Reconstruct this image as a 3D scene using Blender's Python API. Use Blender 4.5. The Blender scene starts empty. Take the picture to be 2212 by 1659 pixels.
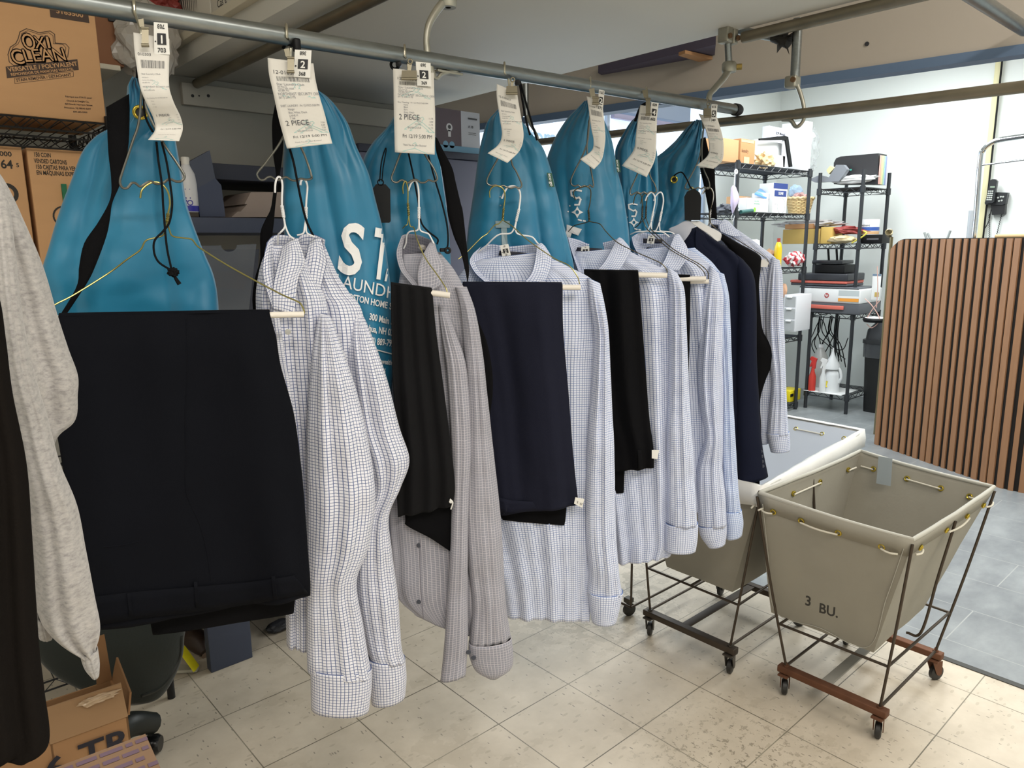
import bpy, bmesh, math, random
import numpy as np
from mathutils import Vector, Matrix, noise
from mathutils.bvhtree import BVHTree
SC = bpy.context.scene
COL = SC.collection
random.seed(7)
PI = math.pi
# ------------------------------------------------------------------ camera
FPX, PITCH, ROLL, YAW, CH = 1580., .1883, -.0111, .8426, 1.436
_cp, _sp = math.cos(PITCH), math.sin(PITCH)
F_ = np.array([math.cos(YAW)*_cp, math.sin(YAW)*_cp, -_sp])
R_ = np.array([math.sin(YAW), -math.cos(YAW), 0.]); U_ = np.cross(R_, F_)
_c, _s = math.cos(ROLL), math.sin(ROLL); R_, U_ = _c*R_+_s*U_, -_s*R_+_c*U_
C_ = np.array([0, 0, CH])
cd = bpy.data.cameras.new('camera'); cam = bpy.data.objects.new('camera', cd); COL.objects.link(cam)
cd.sensor_width = 36; cd.lens = FPX/2212*36; cd.clip_start = .05
M = Matrix(((R_[0], U_[0], -F_[0], 0), (R_[1], U_[1], -F_[1], 0), (R_[2], U_[2], -F_[2], CH), (0, 0, 0, 1)))
cam.matrix_world = M; SC.camera = cam
# ------------------------------------------------------------------ world, lights, exposure
w = bpy.data.worlds.new('world'); SC.world = w; w.use_nodes = True
w.node_tree.nodes['Background'].inputs[0].default_value = (.8, .88, 1, 1)
w.node_tree.nodes['Background'].inputs[1].default_value = .6
SC.view_settings.view_transform = 'Standard'; SC.view_settings.look = 'None'
SC.view_settings.gamma = 1; SC.view_settings.use_curve_mapping = False
SC.view_settings.exposure = 0.0
def area(name, loc, sx, sy, power, col=(1, .97, .92), rot=(0, 0, 0)):
    l = bpy.data.lights.new(name, 'AREA'); l.shape = 'RECTANGLE'; l.size = sx; l.size_y = sy; l.energy = power; l.color = col
    o = bpy.data.objects.new(name, l); o.location = loc; o.rotation_euler = rot; COL.objects.link(o)
WARM = (1, .935, .85)
area('fluorescent_light', (.1, -.9, 2.82), 1.3, .5, 54, WARM)
area('fluorescent_light', (1.7, -.9, 2.82), 1.3, .5, 36, WARM)
area('fluorescent_light', (-1.0, .4, 2.82), .5, 1.3, 16, WARM)
area('fluorescent_light', (2.2, .05, 2.82), .4, 1.1, 9, WARM)
for i, (x, y) in enumerate([(3.7, .6), (5.4, .6), (3.9, 2.3), (5.6, 2.3)]):
    area('fluorescent_light', (x, y, 2.92), 1.2, .6, 44, (.97, 1, .99))
area('window_daylight', (4.2, 3.72, 1.9), 2.4, .8, 14, (.85, .93, 1), (math.radians(-90), 0, 0))

# ------------------------------------------------------------------ pixel / world helpers
def ray(x, y): return F_+R_*(x-1106)/FPX-U_*(y-829.5)/FPX
def at(x, y, d): return C_+ray(x, y)*d
def onz(x, y, z): r = ray(x, y); return C_+r*((z-CH)/r[2])
def onx(x, y, X): r = ray(x, y); return C_+r*(X/r[0])
def ony(x, y, Y): r = ray(x, y); return C_+r*(Y/r[1])
def depth(P): return float((np.array(P)-C_) @ F_)
RAILY = 1.33
class Plane:            # a vertical plane standing at a rail point, n points into the room
    def __init__(s, P0, turn=0):
        s.P0 = np.array(P0, float); d = C_-s.P0; a = math.atan2(d[1], d[0])+math.radians(turn)
        s.n = np.array([math.cos(a), math.sin(a), 0.])
    def __call__(s, x, y, o=0.):
        r = ray(x, y); t = ((s.P0-C_) @ s.n+o)/(r @ s.n); return C_+r*t
def G(px, py=None, turn=0): return Plane(ony(px, 25+(px-291)*.163, RAILY), turn)
# ------------------------------------------------------------------ materials
def lin(c):
    if isinstance(c, str): c = tuple(int(c[i:i+2], 16)/255 for i in (0, 2, 4))
    return tuple((v/12.92 if v <= .04045 else ((v+.055)/1.055)**2.4) for v in c)+(1,)
class NT:
    def __init__(s, name):
        s.m = bpy.data.materials.new(name); s.m.use_nodes = True; s.t = s.m.node_tree; s.b = s.t.nodes['Principled BSDF']
    def n(s, typ, **k):
        nd = s.t.nodes.new(typ)
        for a, v in k.items(): setattr(nd, a, v)
        return nd
    def put(s, sock, v):
        if isinstance(v, bpy.types.NodeSocket): s.t.links.new(v, sock)
        elif v is not None: sock.default_value = v
    def math(s, op, a, b=None, c=None):
        nd = s.n('ShaderNodeMath', operation=op)
        for i, v in enumerate((a, b, c)): s.put(nd.inputs[i], v)
        return nd.outputs[0]
    def mix(s, f, a, b):
        nd = s.n('ShaderNodeMix', data_type='RGBA'); s.put(nd.inputs[0], f); s.put(nd.inputs[6], a); s.put(nd.inputs[7], b); return nd.outputs[2]
    def coord(s, kind='Object', scale=(1, 1, 1), rot=(0, 0, 0)):
        tc = s.n('ShaderNodeTexCoord'); mp = s.n('ShaderNodeMapping'); s.t.links.new(tc.outputs[kind], mp.inputs[0])
        mp.inputs[3].default_value = scale; mp.inputs[2].default_value = rot; return mp.outputs[0]
    def noise(s, co, scale=5, detail=3, rough=.5):
        nd = s.n('ShaderNodeTexNoise'); s.put(nd.inputs['Vector'], co); nd.inputs['Scale'].default_value = scale
        nd.inputs['Detail'].default_value = detail; nd.inputs['Roughness'].default_value = rough; return nd.outputs[0]
    def vor(s, co, scale=5, feat='F1', out=0):
        nd = s.n('ShaderNodeTexVoronoi', feature=feat); s.put(nd.inputs['Vector'], co); nd.inputs['Scale'].default_value = scale; return nd.outputs[out]
    def ramp(s, f, stops):
        nd = s.n('ShaderNodeValToRGB'); s.put(nd.inputs[0], f); e = nd.color_ramp.elements
        while len(e) < len(stops): e.new(.5)
        for i, (p, c) in enumerate(stops): e[i].position = p; e[i].color = c if len(c) == 4 else lin(c)
        return nd.outputs[0]
    def bump(s, h, st=.2, dist=.002):
        nd = s.n('ShaderNodeBump'); nd.inputs['Strength'].default_value = st; nd.inputs['Distance'].default_value = dist
        s.put(nd.inputs['Height'], h); s.t.links.new(nd.outputs[0], s.b.inputs['Normal'])
    def sep(s, co):
        nd = s.n('ShaderNodeSeparateXYZ'); s.put(nd.inputs[0], co); return nd.outputs
MATS = {}
def plain(name, col, rough=.6, metal=0, var=0, vs=8, bump=0, bs=60, coat=0, sheen=0, emit=0, alpha=1, trans=0, spec=.5, ani=(1, 1, 1)):
    if name in MATS: return MATS[name]
    t = NT(name); b = t.b; c = lin(col); b.inputs['Base Color'].default_value = c
    b.inputs['Roughness'].default_value = rough; b.inputs['Metallic'].default_value = metal
    b.inputs['Specular IOR Level'].default_value = spec
    if var:
        nz = t.noise(t.coord('Object', ani), vs, 4)
        f = t.math('MULTIPLY_ADD', nz, 2*var, 1-var)
        nd = t.n('ShaderNodeVectorMath', operation='SCALE'); nd.inputs[0].default_value = c[:3]; t.t.links.new(f, nd.inputs[3]); t.t.links.new(nd.outputs[0], b.inputs['Base Color'])
    if bump: t.bump(t.noise(t.coord('Object', ani), bs, 3), bump)
    if coat: b.inputs['Coat Weight'].default_value = coat
    if sheen: b.inputs['Sheen Weight'].default_value = sheen; b.inputs['Sheen Roughness'].default_value = .5
    if emit: b.inputs['Emission Color'].default_value = c; b.inputs['Emission Strength'].default_value = emit
    if trans: b.inputs['Transmission Weight'].default_value = trans
    if alpha < 1: b.inputs['Alpha'].default_value = alpha
    MATS[name] = t.m; return t.m
def check(name, base, line, period=.0053, wd=.17, line2=None, twill=.0):
    t = NT(name); co = t.coord('UV'); x, y, z = t.sep(co)
    fx = t.math('FRACT', t.math('MULTIPLY', x, 1/period)); fy = t.math('FRACT', t.math('MULTIPLY', y, 1/period))
    lx = t.math('LESS_THAN', fx, wd); ly = t.math('LESS_THAN', fy, wd)
    c = t.mix(lx, lin(base), lin(line)); c = t.mix(ly, c, lin(line2 or line))
    t.put(t.b.inputs['Base Color'], c); t.b.inputs['Roughness'].default_value = .75; t.b.inputs['Sheen Weight'].default_value = .15
    t.b.inputs['Specular IOR Level'].default_value = .25
    t.bump(t.noise(t.coord('Object'), 38, 3), .25, .004)
    return t.m
# ------------------------------------------------------------------ object helpers
def tag(o, label=None, cat=None, group=None, kind=None):
    if label: o['label'] = label
    if cat: o['category'] = cat
    if group: o['group'] = group
    if kind: o['kind'] = kind
    return o
def thing(name, label, cat, loc=(0, 0, 0), group=None, rz=0):
    o = bpy.data.objects.new(name, None); COL.objects.link(o); o.location = Vector(loc); o.rotation_euler[2] = rz; o.empty_display_size = .05
    return tag(o, label, cat, group)
def mk(name, V, Fc, mat, parent=None, smooth=False, uv=None, solid=0, soff=0, label=None):
    me = bpy.data.meshes.new(name); V = np.asarray(V, float)
    loc = np.zeros(3)
    if parent is not None:
        p = parent; 
        while p is not None: loc = loc+np.array(p.location); p = p.parent
    else:
        if len(V): loc = np.array([V[:, 0].mean(), V[:, 1].mean(), V[:, 2].min()])
    Vl = V-loc
    me.from_pydata([tuple(v) for v in Vl], [], [tuple(int(i) for i in f) for f in Fc])
    if uv is not None:
        ul = me.uv_layers.new(name='uv')
        vi = np.zeros(len(me.loops), dtype=np.int32)
        if isinstance(uv, list):          # per face corner list
            ul.data.foreach_set('uv', np.array(uv, dtype=np.float32).ravel())
        else:
            me.loops.foreach_get('vertex_index', vi); ul.data.foreach_set('uv', np.asarray(uv, dtype=np.float32)[vi].ravel())
    if smooth: me.polygons.foreach_set('use_smooth', [True]*len(me.polygons))
    for mm in (mat if isinstance(mat, (list, tuple)) else [mat]): me.materials.append(mm)
    me.update()
    o = bpy.data.objects.new(name, me); COL.objects.link(o)
    if parent is not None: o.parent = parent
    else: o.location = Vector(loc)
    if solid:
        s = o.modifiers.new('thickness', 'SOLIDIFY'); s.thickness = solid; s.offset = soff
    if label: o['label'] = label
    return o
class MB:
    def __init__(s): s.V = []; s.F = []
    def add(s, V, Fc):
        k = len(s.V); s.V += [np.array(v, float) for v in V]; s.F += [tuple(i+k for i in f) for f in Fc]; return s
    def box(s, c, d, R=None, bev=0):
        h = np.array(d, float)/2; P = [(x, y, z) for x in (-1, 1) for y in (-1, 1) for z in (-1, 1)]
        if not bev:
            V = [np.array(p)*h for p in P]; Fc = [(0, 1, 3, 2), (4, 6, 7, 5), (0, 4, 5, 1), (2, 3, 7, 6), (0, 2, 6, 4), (1, 5, 7, 3)]
        else:
            bm = bmesh.new(); bmesh.ops.create_cube(bm, size=1)
            for v in bm.verts: v.co = Vector((v.co.x*2*h[0], v.co.y*2*h[1], v.co.z*2*h[2]))
            bmesh.ops.bevel(bm, geom=bm.edges[:], offset=min(bev, h.min()*.9), segments=3, profile=.5, affect='EDGES')
            V = [np.array(v.co) for v in bm.verts]; bm.verts.index_update(); Fc = [[v.index for v in f.verts] for f in bm.faces]; bm.free()
        if R is not None: V = [np.array(R) @ v for v in V]
        return s.add([v+np.array(c) for v in V], Fc)
    def box2(s, a, b, bev=0):
        a, b = np.minimum(a, b), np.maximum(a, b); return s.box((a+b)/2, b-a, bev=bev)
    def wire(s, P, r, n=8, cap=True, rs=None):
        P = np.asarray(P, float); k = len(P); T = np.zeros_like(P); T[1:-1] = P[2:]-P[:-2]; T[0] = P[1]-P[0]; T[-1] = P[-1]-P[-2]
        T /= np.linalg.norm(T, axis=1)[:, None]+1e-12
        a = np.array([0, 0, 1.]) if abs(T[0][2]) < .9 else np.array([1., 0, 0]); u = np.cross(T[0], a); u /= np.linalg.norm(u)
        V = []
        for i in range(k):
            u = u-T[i]*(u @ T[i]); u /= np.linalg.norm(u)+1e-12; v = np.cross(T[i], u); rr = r if rs is None else rs[i]
            V += [P[i]+rr*(math.cos(2*PI*j/n)*u+math.sin(2*PI*j/n)*v) for j in range(n)]
        Fc = [(i*n+j, i*n+(j+1) % n, (i+1)*n+(j+1) % n, (i+1)*n+j) for i in range(k-1) for j in range(n)]
        if cap: Fc += [tuple(range(n))[::-1], tuple((k-1)*n+j for j in range(n))]
        return s.add(V, Fc)
    def bar(s, a, b, r, n=12): return s.wire([a, b], r, n)
    def lathe(s, c, prof, n=24, ax=(0, 0, 1)):
        ax = np.array(ax, float); ax /= np.linalg.norm(ax); t = np.array([1., 0, 0]) if abs(ax[0]) < .9 else np.array([0, 1., 0])
        u = np.cross(ax, t); u /= np.linalg.norm(u); v = np.cross(ax, u); V = []
        for r, h in prof: V += [np.array(c)+ax*h+max(r, 1e-5)*(math.cos(2*PI*j/n)*u+math.sin(2*PI*j/n)*v) for j in range(n)]
        k = len(prof); Fc = [(i*n+j, i*n+(j+1) % n, (i+1)*n+(j+1) % n, (i+1)*n+j) for i in range(k-1) for j in range(n)]
        return s.add(V, Fc)
    def torus(s, c, R, r, ax=(0, 0, 1), n=28, m=10, a0=0, a1=2*PI):
        ax = np.array(ax, float); ax /= np.linalg.norm(ax); t = np.array([1., 0, 0]) if abs(ax[0]) < .9 else np.array([0, 1., 0])
        u = np.cross(ax, t); u /= np.linalg.norm(u); v = np.cross(ax, u)
        P = [np.array(c)+R*(math.cos(a)*u+math.sin(a)*v) for a in np.linspace(a0, a1, n)]
        return s.wire(P, r, m, cap=False)
    def prism(s, P, off):
        k = len(P); off = np.array(off, float); V = [np.array(p, float) for p in P]+[np.array(p, float)+off for p in P]
        return s.add(V, [tuple(range(k))[::-1], tuple(range(k, 2*k))]+[(i, (i+1) % k, k+(i+1) % k, k+i) for i in range(k)])
    def build(s, name, mat, parent=None, smooth=False, label=None, auto=False):
        o = mk(name, s.V, s.F, mat, parent, smooth, label=label); fixn(o); return o
def fixn(o):
    bm = bmesh.new(); bm.from_mesh(o.data); bmesh.ops.recalc_face_normals(bm, faces=bm.faces); bm.to_mesh(o.data); bm.free()
    if True:
        import math as _m
        try: o.data.set_sharp_from_angle(angle=_m.radians(40))
        except Exception: pass
def spl(P, n):
    P = np.asarray(P, float); k = len(P)
    if k == 1: return np.repeat(P, n, 0)
    E = np.vstack([2*P[0]-P[1], P, 2*P[-1]-P[-2]]); t = np.linspace(0, k-1, n); i = np.minimum(t.astype(int), k-2); u = (t-i)[:, None]
    a, b, c, d = E[i], E[i+1], E[i+2], E[i+3]
    return .5*((2*b)+(c-a)*u+(2*a-5*b+4*c-d)*u*u+(3*b-3*c+d-a)*u**3)
def sm(e0, e1, x): t = np.clip((x-e0)/(e1-e0), 0, 1); return t*t*(3-2*t)
def wr(P, sc, amp):       # wrinkle noise value
    return amp*noise.noise(Vector((P[0]*sc, P[1]*sc, P[2]*sc)))
# ------------------------------------------------------------------ cloth
def tube(pl, rows, name, mat, parent, n=84, m=70, folds=(), sq=.75, wrk=(), solid=.0012, capT=False, capB=False, twist=0, env=.25, label=None, usc=1):
    R = spl(rows, m); V = np.zeros((m, n, 3)); v = np.linspace(0, 1, m)
    th = np.linspace(0, 2*PI, n, endpoint=False)+PI/2*3
    cs, sn = np.cos(th), np.sin(th)
    for i in range(m):
        xl, yl, xr, yr, oc, tk = R[i]; A = pl(xl, yl, oc); B = pl(xr, yr, oc); mid = (A+B)/2; hf = (B-A)/2
        c2 = cs; s2 = np.sign(sn)*np.abs(sn)**sq
        e = sm(0, env, v[i]) if env else 1.
        D = np.zeros(n)
        for fr, am, ph, sl, *dec in folds:
            N_ = np.array([noise.noise(Vector((cc*fr*.8+ph*3, v[i]*(.7+abs(sl)*.45)+cc*sl*.25, ph*5+fr))) for cc in c2])
            D += (math.exp(-v[i]*dec[0]) if dec else e)*(am*1.9*N_ if am > 0 else -am*2.6*(np.abs(N_)-.18))      # negative amplitude = sharp creased folds
        ew = sm(0, .3, v[i]) if env and capT else 1.
        for j in range(n):
            P = mid+hf*c2[j]+pl.n*(max(tk, .001)*s2[j]+D[j])
            for sc, am in wrk: P = P+pl.n*wr(P, sc, am)*ew
            V[i, j] = P
    vl = np.concatenate([[0], np.cumsum(np.linalg.norm(np.diff(V.mean(1), axis=0), axis=1))])
    circ = np.mean([np.linalg.norm(V[i]-np.roll(V[i], -1, 0), axis=1).sum() for i in range(0, m, 4)])*usc
    Fc = []; uv = []
    for i in range(m-1):
        for j in range(n):
            k = (j+1) % n; Fc.append((i*n+j, (i+1)*n+j, (i+1)*n+k, i*n+k))
            a, b = j/n*circ, (j+1)/n*circ; uv += [(a, vl[i]), (a, vl[i+1]), (b, vl[i+1]), (b, vl[i])]
    VV = V.reshape(-1, 3)
    for cp, i in ((capT, 0), (capB, m-1)):
        if cp:
            f = tuple(i*n+j for j in range(n)); Fc.append(f if i == 0 else f[::-1]); uv += [(j/n*circ, vl[i]) for j in range(n)]
    return mk(name, VV, Fc, mat, parent, True, uv, 0 if (capT and capB) else solid, label=label)
class Sheet:
    def __init__(s, pl, grid, nu=16, nv=24, disp=None):
        g = np.array([[pl(*p) for p in row] for row in grid]) if pl is not None else np.array(grid, float)
        A = np.array([spl(r, nu) for r in g]); s.P = np.stack([spl(A[:, j], nv) for j in range(nu)], 1)   # nv x nu x 3
        if disp:
            for i in range(nv):
                for j in range(nu): s.P[i, j] = s.P[i, j]+pl.n*disp(j/(nu-1), i/(nv-1), s.P[i, j])
        s.nu, s.nv = nu, nv
        s.W = np.linalg.norm(np.diff(s.P, axis=1), axis=2).sum(1).mean(); s.L = np.linalg.norm(np.diff(s.P, axis=0), axis=2).sum(0).mean()
    def ev(s, u, v, off=0):
        x = min(max(u, 0), 1)*(s.nu-1); y = min(max(v, 0), 1)*(s.nv-1); i = min(int(y), s.nv-2); j = min(int(x), s.nu-2); a, b = x-j, y-i
        P = s.P; p00, p01, p10, p11 = P[i, j], P[i, j+1], P[i+1, j], P[i+1, j+1]
        p = (p00*(1-a)+p01*a)*(1-b)+(p10*(1-a)+p11*a)*b
        if off:
            nn = np.cross(p10-p00, p01-p00); nn /= np.linalg.norm(nn)+1e-12
            if nn @ (C_-p) < 0: nn = -nn
            p = p+nn*off
        return p
    def build(s, name, mat, parent, solid=.0012, smooth=True, label=None, soff=0):
        nu, nv = s.nu, s.nv; V = s.P.reshape(-1, 3); Fc = [(i*nu+j, (i+1)*nu+j, (i+1)*nu+j+1, i*nu+j+1) for i in range(nv-1) for j in range(nu-1)]
        uv = np.array([(j/(nu-1)*s.W, i/(nv-1)*s.L) for i in range(nv) for j in range(nu)])
        return mk(name, V, Fc, mat, parent, smooth, uv, solid, soff, label=label)
def wirepx(pl, pts, r, name, mat, parent, n=40, k=8, label=None, straight=False):
    P = np.array([pl(*p) for p in pts]); P = P if straight else spl(P, n)
    return MB().wire(P, r, k).build(name, mat, parent, True, label=label)
# ------------------------------------------------------------------ lettering (glyph meshes of Blender's own font)
GL = {}
def glyph(ch):
    if ch in GL: return GL[ch]
    def ev(body, off=0):
        c = bpy.data.curves.new('t', 'FONT'); c.body = body; c.resolution_u = 3; c.offset = off; o = bpy.data.objects.new('t', c); COL.objects.link(o)
        dg = bpy.context.evaluated_depsgraph_get(); me = bpy.data.meshes.new_from_object(o.evaluated_get(dg))
        V = [(v.co.x, v.co.y) for v in me.vertices]; Fc = [tuple(p.vertices) for p in me.polygons]
        bpy.data.objects.remove(o); bpy.data.meshes.remove(me); bpy.data.curves.remove(c); return V, Fc
    V, Fc = ev(ch) if ch != ' ' else ([], [])
    Vb, Fb = ev(ch, .022) if ch != ' ' else ([], [])
    w2 = max(v[0] for v in ev('|'+ch+'|')[0]); w1 = max(v[0] for v in ev('||')[0]); GL[ch] = (V, Fc, Vb, Fb, w2-w1); return GL[ch]
for ch in sorted(set("ABCDEFGHIJKLMNOPQRSTUVWXYZabcdefghijklmnopqrstuvwxyz0123456789 ,.-/()&:!$·?ÉÁ")): glyph(ch)
def cutmesh(V, Fc, step):
    bm = bmesh.new(); vs = [bm.verts.new((x, y, 0)) for x, y in V]
    for f in Fc:
        try: bm.faces.new([vs[i] for i in f])
        except ValueError: pass
    if V:
        xs = [v[0] for v in V]; ys = [v[1] for v in V]
        for ax, lo, hi in ((0, min(xs), max(xs)), (1, min(ys), max(ys))):
            t = math.ceil(lo/step)*step
            while t < hi:
                no = (1, 0, 0) if ax == 0 else (0, 1, 0); bmesh.ops.bisect_plane(bm, geom=bm.verts[:]+bm.edges[:]+bm.faces[:], plane_co=(t*no[0], t*no[1], 0), plane_no=no); t += step
    bm.verts.index_update(); V2 = [(v.co.x, v.co.y) for v in bm.verts]; F2 = [tuple(v.index for v in f.verts) for f in bm.faces]; bm.free(); return V2, F2
def text2d(s, size=1., x=0, y=0, bold=False, sx=1., align='l', cut=0, track=0, rot=0):
    V, Fc = [], []; cx = 0.
    for ch in s:
        a = glyph(ch); gv, gf = (a[2], a[3]) if bold else (a[0], a[1]); k = len(V)
        V += [((cx+p[0])*sx, p[1]) for p in gv]; Fc += [tuple(i+k for i in f) for f in gf]; cx += a[4]+track
    W = cx*sx; sh = {'l': 0, 'c': -W/2, 'r': -W}[align]; c, q = math.cos(rot), math.sin(rot)
    V = [((p[0]+sh)*size, (p[1])*size) for p in V]; V = [(x+p[0]*c-p[1]*q, y+p[0]*q+p[1]*c) for p in V]
    if cut: V, Fc = cutmesh(V, Fc, cut)
    return V, Fc
class Ink:              # flat artwork gathered in 2-D, then laid on a surface
    def __init__(s): s.V = []; s.F = []
    def add(s, VF):
        k = len(s.V); s.V += VF[0]; s.F += [tuple(i+k for i in f) for f in VF[1]]; return s
    def text(s, *a, **k): return s.add(text2d(*a, **k))
    def fit(s, t, size, x, y, width, **k):
        V0, F0 = text2d(t, size, 0, 0, k.get('bold', False)); w0 = max(v[0] for v in V0); return s.text(t, size, x, y, sx=width/w0, **k)
    def rect(s, x0, y0, x1, y1): return s.add(([(x0, y0), (x1, y0), (x1, y1), (x0, y1)], [(0, 1, 2, 3)]))
    def poly(s, P, cut=0):
        if cut or len(P) > 4:
            bm = bmesh.new(); f = bm.faces.new([bm.verts.new((p[0], p[1], 0)) for p in P]); bmesh.ops.triangulate(bm, faces=[f]); bm.verts.index_update()
            V = [(v.co.x, v.co.y) for v in bm.verts]; Fc = [tuple(v.index for v in q.verts) for q in bm.faces]; bm.free()
            if cut: V, Fc = cutmesh(V, Fc, cut)
            return s.add((V, Fc))
        return s.add((list(P), [tuple(range(len(P)))]))
    def line(s, P, wd, closed=False):
        P = [np.array(p, float) for p in P]; Q = P+([P[0]] if closed else [])
        for a, b in zip(Q[:-1], Q[1:]):
            d = b-a; L = np.linalg.norm(d)
            if L < 1e-9: continue
            nn = np.array([-d[1], d[0]])/L*wd/2; e = d/L*wd*.35; s.add(([tuple(a-e-nn), tuple(b+e-nn), tuple(b+e+nn), tuple(a-e+nn)], [(0, 1, 2, 3)]))
        return s
    def disc(s, x, y, r, r2=0, n=24):
        V = [(x+r*math.cos(2*PI*i/n), y+r*math.sin(2*PI*i/n)) for i in range(n)]
        if r2: V += [(x+r2*math.cos(2*PI*i/n), y+r2*math.sin(2*PI*i/n)) for i in range(n)]; return s.add((V, [(i, (i+1) % n, n+(i+1) % n, n+i) for i in range(n)]))
        return s.add((V, [tuple(range(n))]))
    def lay(s, fn, name, mat, parent, label=None):
        P = [fn(*v) for v in s.V]; ok = [p is not None for p in P]; mp = {}; V = []
        for i, p in enumerate(P):
            if ok[i]: mp[i] = len(V); V.append(p)
        Fc = [tuple(mp[i] for i in f) for f in s.F if all(ok[i] for i in f)]
        if not Fc: return None
        return mk(name, V, Fc, mat, parent, label=label)
def plane_fn(O, ex, ey, off=0.0006):
    O, ex, ey = np.array(O, float), np.array(ex, float), np.array(ey, float); nn = np.cross(ex, ey); nn /= np.linalg.norm(nn)
    if nn @ (C_-O) < 0: nn = -nn
    return lambda x, y: O+ex*x+ey*y+nn*off
def sheet_fn(S, off=.0006): return lambda x, y: S.ev(x/S.W, -y/S.L, off)     # metres, y down is negative
def cast_fn(ob, pl, o0, x0, y0, ax, ay, off=.0009, maxd=.5):    # print laid on cloth: (x,y) -> pixel frame of the plane -> surface of ob
    me = ob.data; loc = np.zeros(3); p = ob
    while p is not None: loc += np.array(p.location); p = p.parent
    bv = BVHTree.FromPolygons([tuple(np.array(v.co)+loc) for v in me.vertices], [tuple(q.vertices) for q in me.polygons])
    def fn(x, y):
        px = x0+ax[0]*x+ay[0]*y; py = y0+ax[1]*x+ay[1]*y; P = pl(px, py, o0+.15); d = ray(px, py); d = d/np.linalg.norm(d)
        h = bv.ray_cast(Vector(P), Vector(d), maxd)
        if h[0] is None or abs(h[1].dot(Vector(d))) < .03: return None
        return np.array(h[0])-d*off
    return fn
# ================================================================== materials shared
steel = plain('galvanised_steel', '8f9494', .33, .9, var=.25, vs=30, ani=(1, 6, 6), bump=.05, bs=40)
castm = plain('cast_bracket', 'a8a69a', .45, .75, var=.2, vs=25, bump=.15, bs=50)
brownpipe = plain('brown_pipe', '8d8574', .4, .8, var=.3, vs=14)
chrome = plain('chrome', 'd2d6da', .12, 1)
rubber = plain('black_rubber', '24252a', .6)
wirem = plain('grey_wire', '77766f', .35, .9, var=.1)
goldw = plain('gold_wire', 'a39a5e', .3, .9)
whitew = plain('white_coated_wire', 'e8e8ea', .35)
darkw = plain('bronze_wire', '5a5340', .35, .85)
clipm = plain('nickel_clip', '8a8473', .42, .95)
blackp = plain('black_plastic', '0e0f11', .5, spec=.25)
hookm = plain('bright_hook_wire', 'bdb8a6', .3, .9)
blackf = plain('black_webbing', '0e0e10', .9, spec=.1, bump=.3, bs=300)
cordm = plain('black_cord', '0e0f12', .8, spec=.15, bump=.4, bs=400)
paperm = plain('ticket_paper', 'dedbd4', .7)
cardm = plain('tag_card', 'e6e5e0', .6)
inkm = plain('grey_print', '55565b', .7)
inkl = plain('light_grey_print', '8f9096', .7)
inkk = plain('black_print', '1c1c20', .6)
tealink = plain('teal_print', 'a9cdc8', .7)
whitepr = plain('white_bag_print', 'e2e3e4', .5)
greypr = plain('silver_bag_print', '8fa5ad', .5)
tubem = plain('white_cardboard_tube', 'e6e0d6', .65)
brownin = plain('raw_cardboard', '9a7650', .8)
# ================================================================== floors, walls, slab
def vinyl():
    t = NT('vinyl_tile'); co = t.coord('Object'); x, y, z = t.sep(co); T = .3048
    def joint(s, o):
        f = t.math('FRACT', t.math('MULTIPLY_ADD', s, 1/T, -o/T+20)); return t.math('LESS_THAN', t.math('ABSOLUTE', t.math('SUBTRACT', f, .5)), .4945)
    j = t.math('MULTIPLY', joint(x, 1.2903), joint(y, 1.8301))
    base = t.ramp(t.noise(co, 9, 5, .6), [(.3, 'beb3a1'), (.7, 'cfc4b2')])
    # streaky chips inside the tile
    ch = t.vor(t.coord('Object', (1, .35, 1), (0, 0, .6)), 75); lo = t.noise(co, 34, 2)
    chip = t.math('MULTIPLY', t.math('LESS_THAN', ch, .16), t.math('GREATER_THAN', lo, .52))
    c = t.mix(t.math('MULTIPLY', chip, .75), base, lin('7d766a'))
    ch2 = t.vor(t.coord('Object', (.4, 1, 1), (0, 0, -.5)), 40); c = t.mix(t.math('MULTIPLY', t.math('LESS_THAN', ch2, .18), .35), c, lin('9a907c'))
    # worn dirt and the dark scuffed patch by the cart
    d = t.n('ShaderNodeVectorMath', operation='DISTANCE'); t.put(d.inputs[0], co); d.inputs[1].default_value = (1.66, .93, 0)
    near = t.math('SUBTRACT', 1, t.math('DIVIDE', d.outputs['Value'], .36)); near = t.math('MAXIMUM', near, 0)
    sp = t.math('GREATER_THAN', t.noise(co, 42, 5, .75), .57)
    c = t.mix(t.math('MULTIPLY', t.math('MULTIPLY', near, sp), .8), c, lin('6b6353'))
    d2 = t.n('ShaderNodeVectorMath', operation='DISTANCE'); t.put(d2.inputs[0], co); d2.inputs[1].default_value = (2.1, 1.9, 0)
    near2 = t.math('MAXIMUM', t.math('SUBTRACT', 1, t.math('DIVIDE', d2.outputs['Value'], .5)), 0)
    c = t.mix(t.math('MULTIPLY', t.math('MULTIPLY', near2, t.math('GREATER_THAN', t.noise(co, 16, 4, .7), .5)), .9), c, lin('8d8371'))
    c = t.mix(t.math('MULTIPLY', t.math('GREATER_THAN', t.noise(co, 3, 5, .7), .58), .12), c, lin('8d8068'))
    jd = t.noise(co, 2.5, 3); c = t.mix(t.math('SUBTRACT', 1, j), c, t.ramp(jd, [(.35, '96907f'), (.65, '5c5547')]))
    t.put(t.b.inputs['Base Color'], c); t.b.inputs['Roughness'].default_value = .42; t.b.inputs['Specular IOR Level'].default_value = .4
    return t.m
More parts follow.
